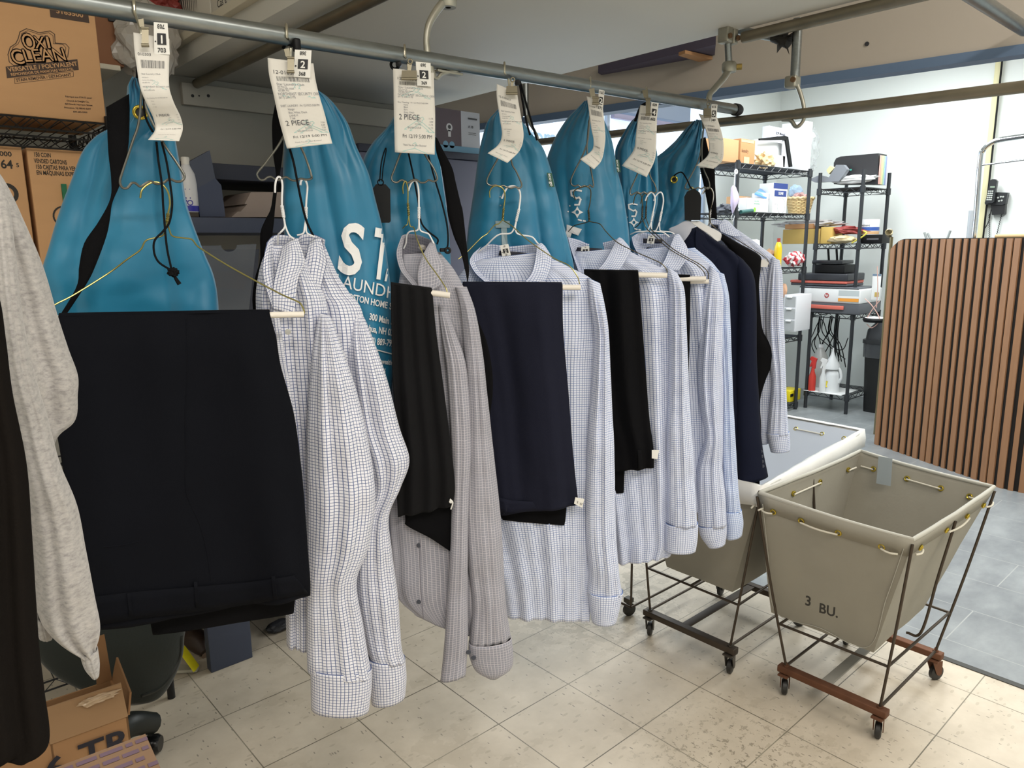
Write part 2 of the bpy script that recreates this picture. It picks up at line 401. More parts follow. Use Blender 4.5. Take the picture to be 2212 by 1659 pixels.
def slate():
    t = NT('slate_floor_tile'); co = t.coord('Object'); x, y, z = t.sep(co)
    fy = t.math('FLOOR', t.math('DIVIDE', t.math('ADD', x, 10), .305)); off = t.math('MULTIPLY', t.math('FRACT', t.math('MULTIPLY', fy, .5)), .61)
    a = t.math('FRACT', t.math('DIVIDE', t.math('ADD', x, 10), .305)); b = t.math('FRACT', t.math('DIVIDE', t.math('ADD', t.math('ADD', y, off), 10.2), .61))
    j = t.math('MULTIPLY', t.math('GREATER_THAN', a, .012), t.math('GREATER_THAN', b, .007))
    c = t.ramp(t.noise(t.coord('Object', (1, 1.6, 1)), 4, 6, .65), [(.3, '757a7e'), (.7, '959a9c')])
    c = t.mix(t.math('SUBTRACT', 1, j), c, lin('a2a5a4')); t.put(t.b.inputs['Base Color'], c); t.b.inputs['Roughness'].default_value = .35
    return t.m
def structure(o): o['kind'] = 'structure'; return o
def sbox(name, a, b, mat): return structure(MB().box2(np.array(a, float), np.array(b, float)).build(name, mat))
def zero(o):                       # keep object space = world space so tile joints register
    l = o.location.copy(); o.data.transform(Matrix.Translation(l)); o.location = (0, 0, 0); return o
zero(sbox('floor', (-2.2, -2.4, -.1), (2.665, 4.0, 0), vinyl()))
zero(sbox('floor_far', (2.665, -2.4, -.1), (7.1, 4.0, 0), slate()))
sbox('trim_floor_seam', (2.655, -2.4, 0), (2.68, 4.0, .003), plain('seam_strip', '33332f', .5))
wallp = plain('taupe_wall_paint', 'a9a196', .85, var=.04, vs=3)
wallg = plain('grey_wall_paint', 'a8a7a0', .85, var=.04, vs=2)
wallw = plain('white_wall_paint', 'e3e8e6', .8, var=.015, vs=2)
sbox('wall_back', (-2.2, 3.0, 0), (2.12, 3.1, 3.0), wallg)
sbox('wall_back_return', (2.02, 3.1, 0), (2.12, 3.95, 3.0), wallg)
sbox('wall_left', (-2.3, -2.4, 0), (-2.2, 3.1, 3.0), wallw)
sbox('wall_behind_camera', (-2.2, -2.5, 0), (7.1, -2.4, 3.0), wallw)
HZ = 1.985; hl, hr = onz(1161, 264, HZ), onz(2212, 118, HZ); hv = (hr-hl)/np.linalg.norm(hr-hl); hn = np.array([hv[1], -hv[0], 0]); hn = -hn if hn[0] < 0 else hn
ha, hb = hl-hv*1.4, hr+hv*2.6
MBh = MB().prism([ha+[0, 0, .028], hb+[0, 0, .028], hb+[0, 0, 1.1], ha+[0, 0, 1.1]], hn*.05); structure(MBh.build('wall_header', wallp))
structure(MB().prism([ha-hn*.008, hb-hn*.008, hb-hn*.008+[0, 0, .03], ha-hn*.008+[0, 0, .03]], hn*.066).build('trim_header_blue', plain('blue_trim_paint', '566b86', .55)))
tq = ray(1873, 95); tq = C_+tq*(((hl-C_) @ hn)/(tq @ hn)); m = MB(); m.lathe(tq-hn*.004, [(0, 0), (.007, 0), (.007, .006)], 12, hn); structure(m.build('trim_header_hole', rubber))
sbox('ceiling', (-2.2, -2.4, 3.0), (2.70, 4.0, 3.08), plain('ceiling_white', 'd8d5cc', .9))
sbox('ceiling_far', (2.70, -2.4, 3.05), (7.1, 4.0, 3.13), plain('ceiling_white2', 'e6e6e2', .9))
sbox('wall_far', (6.9, -2.4, 0), (7.0, 3.8, 3.05), wallw)
WIN = (3.1, 5.75, 1.2, 2.6)
b = MB()
for a, c in (((2.12, 3.8, 0), (WIN[0], 3.9, 3.05)), ((WIN[1], 3.8, 0), (7.0, 3.9, 3.05)), ((WIN[0], 3.8, 0), (WIN[1], 3.9, WIN[2])), ((WIN[0], 3.8, WIN[3]), (WIN[1], 3.9, 3.05))): b.box2(np.array(a), np.array(c))
structure(b.build('wall_side', wallw))
sky = plain('bright_daylight_glass', 'd4e6fb', .3, emit=.95)
f = structure(MB().box2(np.array([WIN[0], 3.87, WIN[2]]), np.array([WIN[1], 3.88, WIN[3]])).build('window_1', sky))
fb = MB()
for X in (3.1, 4.42, 5.72): fb.box2(np.array([X, 3.84, 1.2]), np.array([X+.03, 3.87, 2.6]))
fb.box2(np.array([3.1, 3.84, 1.2]), np.array([5.75, 3.87, 1.23]))
fb.build('window_frame', plain('window_frame_grey', '9aa6b4', .5), f)
I = Ink(); I.text('Storage', .155, 0, 0, bold=True, sx=1.05); P0 = ony(1124, 306, 3.86); I.lay(plane_fn(P0, (1, 0, 0), (0, 0, 1), .002), 'window_lettering', plain('pale_blue_lettering', '9dbdd8', .5), f, 'pale blue word Storage, partly hidden by bags')
# grey roller box and rail outside the window head
t = thing('window_awning_box', 'blue-grey awning box at the head of the bright window behind the bags', 'awning', (4.2, 3.7, 2.15))
A = ony(1352, 236, 3.72); B = ony(1487, 262, 3.72)
MB().box2(np.array([A[0], 3.70, B[2]-.02]), np.array([B[0], 3.80, 2.66]), .004).build('box_body', plain('slate_grey_paint', '727f92', .6), t)
MB().box2(np.array([A[0]-.2, 3.66, B[2]-.08]), np.array([B[0], 3.70, B[2]-.045]), .004).build('lower_rail', plain('mauve_grey_paint', '77748a', .6), t)
# slab shelf over the rail
SX0, SX1, SY0, SY1, SZ = .95, 2.115, .78, 2.99, 2.07
t = thing('overhead_shelf', 'wide white laminate shelf panel overhead, carried on pipes above the clothes', 'shelf', ((SX0+SX1)/2, (SY0+SY1)/2, SZ))
MB().box2(np.array([SX0+.02, SY0, SZ]), np.array([SX1, SY1, SZ+.058]), .001).build('panel', plain('shelf_laminate', 'cfcec7', .7, var=.05, vs=2, bump=.02, bs=3), t)
MB().box2(np.array([SX0-.005, SY0-.4, SZ+.058]), np.array([SX0+.5, SY1, SZ+.085]), .002).build('edge_lip', plain('cream_edge', 'd9d2bf', .6), t, label='cream lip along the left edge')
t = thing('wall_cleat', 'white painted board screwed to the back wall below the overhead shelf', 'board', (1.5, 2.98, 1.95))
zt = 2.035; A = ony(392, 177, 2.975); B = ony(397, 225, 2.975)
MB().box2(np.array([A[0], 2.975, B[2]]), np.array([2.0, 3.0, A[2]]), .002).build('board', plain('cleat_white', 'bcb9b0', .7), t)
m = MB()
for px, r in ((416, .006), (430, .003), (450, .006)): P = ony(px, 207, 2.975); m.lathe(P-np.array([0, .001, 0]), [(0, 0), (r, 0), (r, .001)], 10, (0, 1, 0))
m.build('screw_hole', rubber, t, label='three dark screw holes')
t = thing('purple_plank', 'dark purple plank with raw wood end lying under the ceiling by the header', 'plank', (2.4, 2.2, 2.1))
a, b_, c_, d_ = onz(1292, 158, 2.14), onz(1546, 96, 2.14), onz(1543, 128, 2.14), onz(1332, 180, 2.14)
MB().prism([a, b_, c_, d_], (0, 0, .03)).build('board', plain('dark_purple_paint', '4b4556', .7, var=.2, vs=6), t)
a, b_, c_, d_ = onz(1466, 113, 2.137), onz(1480, 108, 2.137), onz(1541, 122, 2.137), onz(1540, 136, 2.137)
MB().prism([a, b_, c_, d_], (0, 0, -.012)).build('wood_end', plain('raw_pine', 'a97f58', .7), t)
# ================================================================== pipes and brackets
def pipe(name, A, B, r, mat, label, cat='pipe'): return tag(MB().bar(A, B, r, 20).build(name, mat, smooth=True), label, cat)
# slab pipes
PZ = SZ-.024
a = onz(372, 168, PZ); pipe('support_pipe', (SX0+.12, SY0-.9, PZ), (SX0+.12, 2.97, PZ), .017, brownpipe, 'brownish steel pipe under the left end of the overhead shelf')
pipe('support_pipe', (2.115, .3, PZ), (2.115, 1.30, PZ), .0165, brownpipe, 'steel pipe running along the right edge of the overhead shelf')
pipe('support_pipe', (2.115, .715, PZ), (2.69, .715, PZ), .019, steel, 'short steel pipe crossing the upper right corner to the header')
# front rail
RA = ony(0, -14, RAILY); RB = ony(1590, 237, RAILY); RA = RB+(ony(560, 69.5, RAILY)-RB)*1.42
rail = thing('garment_rail', 'long galvanised garment rail carrying the laundry orders', 'clothes rail', RB)
MB().bar(RA, RB, .0155, 24).build('rail_tube', steel, rail, True)
dr = (RB-RA)/np.linalg.norm(RB-RA)
MB().lathe(RB-dr*.012, [(.0175, 0), (.0185, .004), (.0185, .022), (.016, .03), (0, .032)], 20, dr).build('end_cap', rubber, rail, True, label='black rubber end cap')
def railpt(px): r = ray(px, 0); return ony(px, 25+(px-291)*.163, RAILY)
# rail hung by two cast arms
def arm(px, pts, label, w=.011):
    t = thing('rail_bracket', label, 'bracket', pts[0])
    P = spl(np.array(pts), 30); m = MB(); m.wire(P, w, 10, rs=[w*(.75+.25*abs(math.cos(i/29*PI))) for i in range(30)]); m.build('arm', castm, t, True); return t
y = RAILY
t = arm(1530, [ony(1578, 140, y), ony(1566, 165, y), ony(1545, 190, y), ony(1533, 205, y), ony(1531, 228, y), ony(1532, 250, y), ony(1545, 262, y)], 'cast hook bracket holding the right end of the garment rail')
P = ony(1575, 146, y)
MB().lathe(P-np.array([0, 0, .014]), [(0, 0), (.02, 0), (.022, .006), (.022, .024), (.018, .03), (0, .03)], 18).build('clamp_collar', castm, t, True)
MB().lathe(P+np.array([.018, -.014, .002]), [(.009, 0), (.009, .016), (0, .016)], 6, (.6, -.8, 0)).build('clamp_screw', plain('brass', 'b79d5a', .35, .8), t)
MB().bar(P, ony(1572, 84, y), .0105, 16).build('drop_pipe', steel, t, True)
Q = ony(1562, 76, y)
m = MB(); m.box(Q+np.array([.012, .0, .01]), (.030, .038, .062), bev=.006); m.box(Q+np.array([.045, -.0, .012]), (.024, .036, .066), bev=.006); m.box(Q+np.array([-.02, 0, .034]), (.05, .05, .006), bev=.002)
m.build('pipe_clamp', castm, t, True)
m = MB()
for dx in (.0, .043): m.lathe(Q+np.array([dx, -.022, -.006]), [(.008, 0), (.008, -.006), (0, -.006)], 6, (0, 1, 0))
m.build('clamp_bolt', plain('rusty_bolt', '7a5f45', .6, .6), t)
t = arm(925, [ony(955, 8, y), ony(940, 28, y), ony(926, 55, y), ony(921, 85, y), ony(923, 112, y), ony(924, 128, y), ony(935, 168, y)], 'cast hook bracket gripping the middle of the garment rail', .0085)
P = ony(968, 8, y); MB().lathe(P-np.array([0, 0, .008]), [(.006, 0), (.017, 0), (.019, .005), (.019, .05), (.013, .06)], 18).build('clamp_collar', castm, t, True)
MB().bar(P+np.array([0, 0, .02]), P+np.array([0, 0, PZ-P[2]+.02]), .011, 16).build('drop_pipe', steel, t, True)
m = MB(); A = ony(938, 150, y+.01); B = ony(992, 156, y+.01); m.wire(spl([ony(935, 166, y), ony(945, 169, y), ony(955, 160, y), ony(990, 152, y)], 14), .004); m.box2(np.array([A[0], y-.004, A[2]-.006]), np.array([B[0], y+.016, A[2]-.001]), .001)
m.build('cradle', castm, t, True)
# second rail (along Y)
X2 = 2.15; r0, r1 = onx(2330, 175, X2), onx(1120, 312, X2)
r2 = thing('garment_rail', 'dull steel garment rail crossing behind the bags towards the right edge', 'clothes rail', r1)
MB().bar(onx(2330, 173, X2), onx(1718, 247, X2), .0148, 20).build('rail_tube', brownpipe, r2, True); MB().bar(onx(1718, 247, X2), onx(1120, 312, X2), .0138, 20).build('rail_tube', brownpipe, r2, True)
t = arm(1720, [onx(1716, 172, X2), onx(1728, 200, X2), onx(1736, 230, X2), onx(1737, 255, X2), onx(1728, 270, X2), onx(1718, 273, X2), onx(1708, 260, X2), onx(1690, 258, X2)], 'curved cast bracket holding the rear garment rail by the white wall', .0065)
MB().bar(onx(1724, 40, X2), onx(1717, 168, X2), .0135, 18).build('drop_pipe', steel, t, True)
P = onx(1713, 178, X2); MB().box(P+np.array([-.003, 0, 0]), (.036, .036, .034), bev=.006).build('clamp_collar', castm, t, True)
m = MB(); m.lathe(onx(1714, 172, X2-.02), [(.008, 0), (.008, .006), (0, .006)], 8, (-1, 0, 0)); m.build('clamp_bolt', plain('rusty_bolt', '7a5f45'), t)
t = thing('taped_brace_pipe', 'short brace pipe wrapped with torn black tape under the shelf corner', 'pipe', onx(1640, 70, X2))
MB().bar(onx(1598, 66, X2-.01), onx(1690, 84, X2), .0125, 16).build('pipe_tube', steel, t, True)
m = MB(); P = onx(1695, 86, X2); 
for i in range(7):
    a = i/7*2*PI; L = .02+.016*random.random(); q = P+np.array([0, .028*math.cos(a)-.005, .02*math.sin(a)]); m.add([P+np.array([-.014, 0, 0]), P+np.array([.014, 0, 0]), q+np.array([.004, .02*math.cos(a), L*math.sin(a)]), q+np.array([-.02, 0, 0])], [(0, 1, 2, 3)])
m.bar(onx(1672, 78, X2), onx(1704, 92, X2), .0175, 14); m.build('tape', plain('torn_black_tape', '2c2a26', .7), t, label='torn black tape')
t = arm(1138, [onx(1138, 250, 2.3), onx(1146, 268, 2.3), onx(1156, 285, 2.3), onx(1161, 300, 2.3), onx(1158, 312, 2.3)], 'pale cast bracket on a drop pipe behind the fourth bag', .008)
MB().bar(onx(1136, 252, 2.3)+np.array([0, 0, 1.05]), onx(1136, 252, 2.3), .013, 14).build('drop_pipe', steel, t, True)

# ================================================================== boxes and shelf on the left
def cardboard(name='cardboard', col='b98a5e'): return plain(name, col, .85, var=.07, vs=4, ani=(1, 1, 6), bump=.05, bs=20)
cb, cb2, cbd = cardboard(), cardboard('cardboard_pale', 'c69a6e'), cardboard('cardboard_dark', '8e6844')
def framebox(name, label, cat, x0, x1, y0, y1, z0, z1, mat, group=None, seam=True):
    t = thing(name, label, cat, ((x0+x1)/2, (y0+y1)/2, z0), group); MB().box2(np.array([x0, y0, z0]), np.array([x1, y1, z1]), .003).build('carton', mat, t); return t
LY = 2.35                    # front plane of the left rack
zsh = ony(228, 268, LY)[2]
# wire rack
blk = plain('black_epoxy_wire', '1d1d1f', .4, .3)
def wireshelf(m, x0, x1, y0, y1, z, step=.03, h=.028, r=.0028, teeth=True, mesh='x'):
    for zz in (z, z-h):
        m.wire([(x0, y0, zz), (x1, y0, zz), (x1, y1, zz), (x0, y1, zz), (x0, y0, zz)], r, 6)
    def zig(a, b):
        a, b = np.array(a, float), np.array(b, float); k = max(2, int(np.linalg.norm(b-a)/step)); P = []
        for i in range(k+1): p = a+(b-a)*i/k; P.append(p-np.array([0, 0, h*(i % 2)]))
        m.wire(P, r*.7, 5)
    zig((x0, y0, z), (x1, y0, z)); zig((x0, y1, z), (x1, y1, z)); zig((x0, y0, z), (x0, y1, z)); zig((x1, y0, z), (x1, y1, z))
    k = int((x1-x0)/.028)
    for i in range(1, k): x = x0+(x1-x0)*i/k; m.wire([(x, y0, z), (x, y1, z)], r*.55, 4)
    return m
rk = thing('wire_rack', 'black wire rack on the left carrying the big detergent cartons', 'shelf', (.1, LY+.2, 0))
x1 = ony(228, 272, LY)[0]+.01
for z in (zsh, ony(228, 306, LY)[2], .75, .2):
    wireshelf(MB(), -.75, x1, LY, LY+.45, z).build('shelf', blk, rk)
for X in (-.75, x1):
    for Y in (LY, LY+.45): MB().bar((X, Y, 0), (X, Y, zsh+.02), .012, 12).build('post', blk, rk, True)
# big detergent carton
A = ony(207, 30, LY+.01); B = ony(228, 264, LY+.01); L = ony(0, 250, LY+.01)
bx1 = (A[0]+B[0])/2; zt = A[2]
t = framebox('detergent_carton', 'large brown carton with a stain remover logo standing on the black wire rack', 'carton', bx1-.36, bx1, LY+.01, LY+.31, zsh+.004, zt, cb2)
brn = plain('brown_carton_print', '4a3b33', .8)
lf = plane_fn((bx1, LY+.01, zsh), (1, 0, 0), (0, 0, 1), .0008)
sc = np.linalg.norm(ony(100, 140, LY+.01)-ony(200, 140, LY+.01))/100   # metres per photo pixel on the face
def pf(px, py): P = ony(px, py, LY+.01); return (P[0]-bx1, P[2]-zsh)
I = Ink()
def spoly(I, pts, wd=None, **k):
    Q = [pf(*p) for p in pts]
    if wd: I.line(Q, wd*sc, True)
    else: I.poly(Q)
a = math.radians(6)
out = [(43, 141), (30, 142), (20, 134), (17, 118), (22, 102), (34, 94), (39, 84), (43, 69), (57, 62), (71, 66), (84, 71), (108, 67), (118, 74), (119, 93), (142, 95), (149, 103), (146, 124)]
I.line([pf(*p) for p in out], 1.5*sc); I.line([pf(82+(p[0]-82)*.90, 106+(p[1]-106)*.90) for p in out], 1.0*sc); C2 = Ink()
for s_t, h_t, x_t, y_t, w_t, r_t in (('O', 50, 51, 107, 27, .0), ('X', 37, 77, 104, 22, -.02), ('I', 37, 100, 104, 9, -.02), ('C', 45, 28, 139, 25, .06), ('LEAN', 39, 53, 134, 88, .06)):
    for dx, dy in ((-1.6, 0), (1.6, 0), (0, 1.6), (0, -1.6), (3, 2), (4, 3)): q = pf(x_t+dx, y_t+dy); I.fit(s_t, h_t*sc, *q, w_t*sc, bold=True, rot=r_t+.131)
    q = pf(x_t, y_t); C2.fit(s_t, h_t*sc, *q, w_t*sc, bold=False, rot=r_t+.131)
spoly(I, [(12, 144), (167, 128), (170, 151), (15, 169)]); spoly(I, [(31, 169), (158, 154.5), (158.5, 165.5), (32, 180.5)], .8)
spoly(I, [(106, 14), (190, 27), (193, 50), (109, 37)])
q = pf(36, 176.5); I.fit('STAIN REMOVER / DÉTACHANT', 8.6*sc, *q, 118*sc, bold=True, rot=math.radians(13.8))
for i, (s, x, yy) in enumerate([('Fabrique aux ETATS pour', 141, 210), ('Church & Dwight Co.', 144, 219), ('469 North Harrison Street', 140, 226), ('Princeton, NJ 08543-5297', 139, 234), ('609-683-5900', 158, 243)]):
    q = pf(x, yy); I.text(s, 5.2*sc, *q, bold=True, rot=.05, sx=1.05)
I.lay(lf, 'carton_print', brn, t)
I = Ink(); q = pf(19, 155); I.fit('VERSATILE / POLYVALENT', 13*sc, *q, 147*sc, bold=True, rot=math.radians(13.2)); q = pf(24, 164); I.fit('REMOVEDOR DE MANCHAS VERSÁTIL', 8*sc, *q, 134*sc, bold=True, rot=math.radians(13.2))
q = pf(121, 28); I.fit('5165500', 15*sc, *q, 57*sc, bold=True, rot=.0)
I.add((C2.V, C2.F)); I.lay(plane_fn((bx1, LY+.01, zsh), (1, 0, 0), (0, 0, 1), .0014), 'carton_lettering', cb2, t)
# lower cartons
zl = ony(228, 306, LY)[2]-.03-.004; z2 = .755
def lowcarton(xl, xr, name, label, prints):
    A = ony(xl, 322, LY+.015)[0]; B = ony(xr, 322, LY+.015)[0]; t = framebox('detergent_carton', label, 'carton', A, B, LY+.015, LY+.33, ony(50, 640, LY+.015)[2]-.05, ony(60, 318, LY+.015)[2], cb2)
    I = Ink()
    for s, px, py, h, wd in prints: P = ony(px, py, LY+.015); I.fit(s, h*sc, P[0], P[2], wd*sc, bold=True, rot=.0)
    return t, I
t, I = lowcarton(-75, 47, '', 'brown carton numbered 64 on the far left of the rack below', [('7000', -10, 336, 15, 32), ('64', 2, 363, 27, 24), ('5', 35, 361, 13, 6)])
P = ony(14, 418, LY+.015); I.disc(P[0], P[2], 24*sc, 15*sc); I.lay(plane_fn((0, LY+.015, 0), (1, 0, 0), (0, 0, 1), .0008), 'carton_print', plain('black_carton_print', '33302c', .8), t)
t, I = lowcarton(57, 200, '', 'brown carton printed vended cartons standing behind the first teal bag', [('150 COIN', 73, 338, 14, 35), ('VENDED CARTONS', 74, 351.5, 14, 68), ('150 CAJITAS PARA VENTA', 77, 364.5, 14, 98), ('EN MÁQUINAS EXPENDEDORAS', 79, 377, 14, 125)])
P = ony(140, 468, LY+.015); I.disc(P[0], P[2], 26*sc, 22*sc); I.lay(plane_fn((0, LY+.015, 0), (1, 0, 0), (0, 0, 1), .0008), 'carton_print', plain('black_carton_print', '33302c', .8), t)
MB().box(ony(140, 420, LY+.01), (.012, .008, .055)).build('green_label', plain('green_print', '1e6b4a', .7), t, label='green printed strip')
# small wall shelf with brown box and plastic bag behind the rail
zs = ony(300, 152, 2.75)[2]
t = thing('wall_shelf', 'cream shelf end fixed to the wall above the first bag', 'shelf', ony(300, 155, 2.85)); a = ony(205, 160, 2.7); b_ = ony(352, 160, 2.7)
MB().box2(np.array([a[0]-.5, 2.7, zs-.02]), np.array([ony(262, 160, 2.7)[0], 2.99, zs-.004]), .002).build('board', plain('cream_edge', 'd9d2bf', .6), t)
a = ony(224, 150, 2.72); b_ = ony(258, 38, 2.72)
t = framebox('brown_box', 'small brown box behind the rail beside the plastic bag', 'box', a[0]-.02, b_[0], 2.72, 2.86, zs-.003, b_[2], plain('red_brown_card', '8a5f43', .8)); MB().box2(np.array([b_[0]-.035, 2.712, zs+.13]), np.array([b_[0]+.0, 2.72, zs+.26]), .002).build('dark_flap', rubber, t)
def crumple(name, c, r, mat, label, cat, seed=1, amp=.35, sc=3., n=4, parent=None):
    bm = bmesh.new(); bmesh.ops.create_icosphere(bm, subdivisions=n, radius=1); V = []
    for v in bm.verts:
        p = v.co.normalized(); k = 1+amp*noise.noise(p*sc+Vector((seed*7.1, 0, 0)))+amp*.5*abs(noise.noise(p*sc*2.7+Vector((seed, 3, 0)))); V.append((c[0]+p.x*r[0]*k, c[1]+p.y*r[1]*k, c[2]+p.z*r[2]*k))
    bm.verts.index_update(); Fc = [[v.index for v in f.verts] for f in bm.faces]; bm.free(); o = mk(name, V, Fc, mat, parent)
    return tag(o, label, cat) if parent is None else o
plastic = plain('clear_plastic', 'dcd7cf', .12, trans=.55, spec=.8)
P = ony(308, 92, 2.76)
crumple('plastic_bag', (P[0], P[1]-.03, zs+.09), (.10, .06, .12), plain('cloudy_plastic', 'd5cfc6', .15, trans=.35, alpha=.9, spec=.8), 'crumpled clear plastic bag lying on the wall shelf behind the rail', 'bag', 3, .38, 2.6)
crumple('red_package', ony(345, 5, 2.86), (.07, .035, .06), plain('red_package', '9a3f3a', .4), 'red wrapped package behind the clear plastic bag', 'package', 5, .4)
# cartons on top of the slab
t = None
A = onx(385, 30, SX0+.05); 
def slabbox(pl_, pr, ytop, label, logo):
    a = onx(pl_, 40, SX0+.045); b_ = onx(pr, 40, SX0+.045); tt = thing('white_carton', label, 'carton', (SX0+.2, (a[1]+b_[1])/2, SZ+.02))
    MB().box2(np.array([SX0+.045, b_[1], SZ+.086]), np.array([SX0+.3, a[1], SZ+.36]), .002).build('carton', plain('white_card', 'ddd8cd', .75), tt)
    I = Ink(); fn = plane_fn((SX0+.045, a[1], SZ+.086), (0, -1, 0), (0, 0, 1), .0008)
    if logo == 'burst':
        cx, cz = (a[1]-b_[1])*.42, .075
        for k in range(-4, 5):
            x = k*.012; I.poly([(cx+x*1.3, cz-.02-abs(k)*-.004), (cx+x*1.7+.005, cz+.075), (cx+x*1.7-.004, cz+.075)])
        I.poly([(cx-.02, cz-.025), (cx, cz-.05), (cx+.02, cz-.025), (cx, cz+.01)])
    else: I.text('Cas', .034, .05, .038, bold=False); I.text('e', .034, .113, .038)
    I.lay(fn, 'carton_print', inkk, tt); return tt
slabbox(383, 456, 0, 'white carton with a black burst mark on the overhead shelf', 'burst'); slabbox(459, 521, 0, 'white carton lettered Case on the overhead shelf', 'cas')
a = onx(548, 5, SX0+.06); crumple('plastic_wrap', (SX0+.12, a[1], SZ+.13), (.05, .07, .05), plain('pale_plastic', 'd8dde0', .2, trans=.3), 'pale plastic wrap beside the lettered carton overhead', 'wrap', 9)
# ================================================================== blue shelving behind the bags
navy = plain('slate_blue_laminate', '3c4458', .55, var=.05, vs=3); navd = plain('dark_navy_laminate', '272c3b', .6); mauve = plain('grey_blue_panel', '676a80', .6)
BY = 2.4
un = thing('blue_shelving_unit', 'slate blue shelving unit standing against the back wall behind the first two bags', 'shelf', (1.0, BY+.25, 0))
def zb(py): return ony(500, py, BY)[2]
xa, xb = ony(395, 480, BY)[0]-.1, min(ony(860, 480, BY)[0], ony(775, 300, BY+.1)[0]-.01)
for (p0, p1, mt, dy) in ((350, 385, navd, .06), (470, 503, navy, 0)):
    MB().box2(np.array([xa, BY+dy, zb(p1)]), np.array([xb, BY+.5, zb(p0)]), .002).build('shelf_board', mt, un)
P = ony(455, 340, BY); MB().box2(np.array([xa, BY+.02, zb(1320)]), np.array([xb, BY+.5, zb(1290)]), .002).build('shelf_board', navy, un)
A = ony(452, 1405, BY)[0]; B = ony(545, 1405, BY)[0]; MB().box2(np.array([A, BY, 0]), np.array([B, BY+.04, .5]), .003).build('foot_panel', navy, un)
MB().box2(np.array([xb-.03, BY, 0]), np.array([xb, BY+.5, zb(350)]), .002).build('side_panel', navy, un); MB().box2(np.array([xa, BY+.3, 0]), np.array([xa+.03, BY+.5, zb(350)]), .002).build('side_panel', navy, un)
# slanted dividers (display fins)
m = MB(); y0 = BY+.02
m.prism([ony(409, 349, y0), ony(453, 325, y0), ony(465, 385, y0), ony(424, 408, y0)], (0, .025, 0)); m.build('divider', plain('grey_blue_card', '4a5060', .7), un, label='upright grey-blue flap')
m = MB(); m.prism([ony(424, 408, y0), ony(465, 385, y0), ony(478, 400, y0), ony(487, 468, y0), ony(432, 468, y0)], (0, .03, 0)); m.build('divider', plain('blue_card', '424a60', .7), un, label='lower blue flap')
t = thing('detergent_bottle', 'white bottle with a blue label standing on the blue shelf', 'bottle', ony(412, 468, BY-.0))
c = ony(411, 467, BY+.03); s_ = np.linalg.norm(ony(411, 467, BY+.03)-ony(421, 467, BY+.03))/10
h = lambda px: px*s_
MB().lathe(c+np.array([0, 0, h(8)]), [(0, 0), (h(18), 0), (h(19.5), h(3)), (h(19.5), h(60)), (h(17), h(82)), (h(10), h(98)), (h(8.5), h(102))], 28).build('bottle_body', plain('white_plastic', 'd9dade', .35), t, True)
MB().lathe(c+np.array([0, 0, h(110)]), [(h(9), 0), (h(9), h(14)), (h(8), h(16)), (0, h(16))], 20).build('cap', plain('white_cap', 'dcdad4', .4), t, True)
MB().lathe(c+np.array([0, 0, h(10)]), [(h(19.8), 0), (h(19.8), h(12)), (h(18), h(12))], 28).build('label_band', plain('royal_blue_print', '2b2a9a', .4), t, True, label='royal blue band')
I = Ink(); 
for yy in (48, 30, 28): I.rect(-h(12), h(yy), -h(2), h(yy+1.5))
I.disc(-h(4), h(20), h(6), h(4)); I.disc(-h(13), h(24), h(3.4))
I.lay(lambda x, y: c+np.array([x, -math.sqrt(max((h(19.9))**2-x*x, 0)), h(8)+y]), 'label_marks', plain('royal_blue_print', '2b2a9a'), t)
MB().box2(ony(399, 468, BY-.01)*0+np.array([ony(399, 468, BY)[0], BY-.0, zb(470)]), np.array([ony(430, 468, BY)[0], BY+.06, zb(460)+.0]), .002).build('tray', plain('dark_brown_tray', '3a332c', .6), t)
t = thing('takeout_boxes', 'nested grey-brown cardboard trays stacked on the blue shelf', 'boxes', ony(560, 468, BY+.05)); 
greyb = plain('grey_brown_card', '9b8d85', .85, var=.05)
for i, (a0, a1, p0, p1) in enumerate([(500, 640, 457, 469), (520, 640, 441, 457), (528, 640, 415, 441)]):
    m = MB(); m.prism([ony(a0, p1, BY+.04), ony(a1, p1, BY+.04), ony(a1, p0, BY+.04), ony(a0+14, p0, BY+.04)], (0, .25-.01*i, 0)); m.build('card_tray', greyb, t)
t = thing('document_holder', 'clear acrylic document holder hanging below the blue shelf', 'holder', ony(490, 690, BY-.02)); acr = plain('smoky_acrylic', '8f949c', .15, trans=.5, alpha=.85)
pts = [(432, 531), (478, 530)]+[(478+17-17*math.cos(k/8*PI), 530+14*math.sin(k/8*PI)) for k in range(9)]+[(512, 529), (554, 527), (530, 740), (432, 740)]
MB().prism([ony(px, py, BY+.045) for px, py in pts], (0, .004, 0)).build('holder_front', acr, t)
MB().prism([ony(px, py, BY+.13) for px, py in [(425, 540), (560, 538), (545, 740), (425, 740)]], (0, .004, 0)).build('holder_back', plain('dark_holder_back', '4c505c', .5), t)
MB().prism([ony(px, py, BY+.1) for px, py in [(430, 585), (535, 590), (525, 625), (430, 620)]], (0, .003, 0)).build('orange_card', plain('dim_orange_card', '7b5c4a', .8), t)
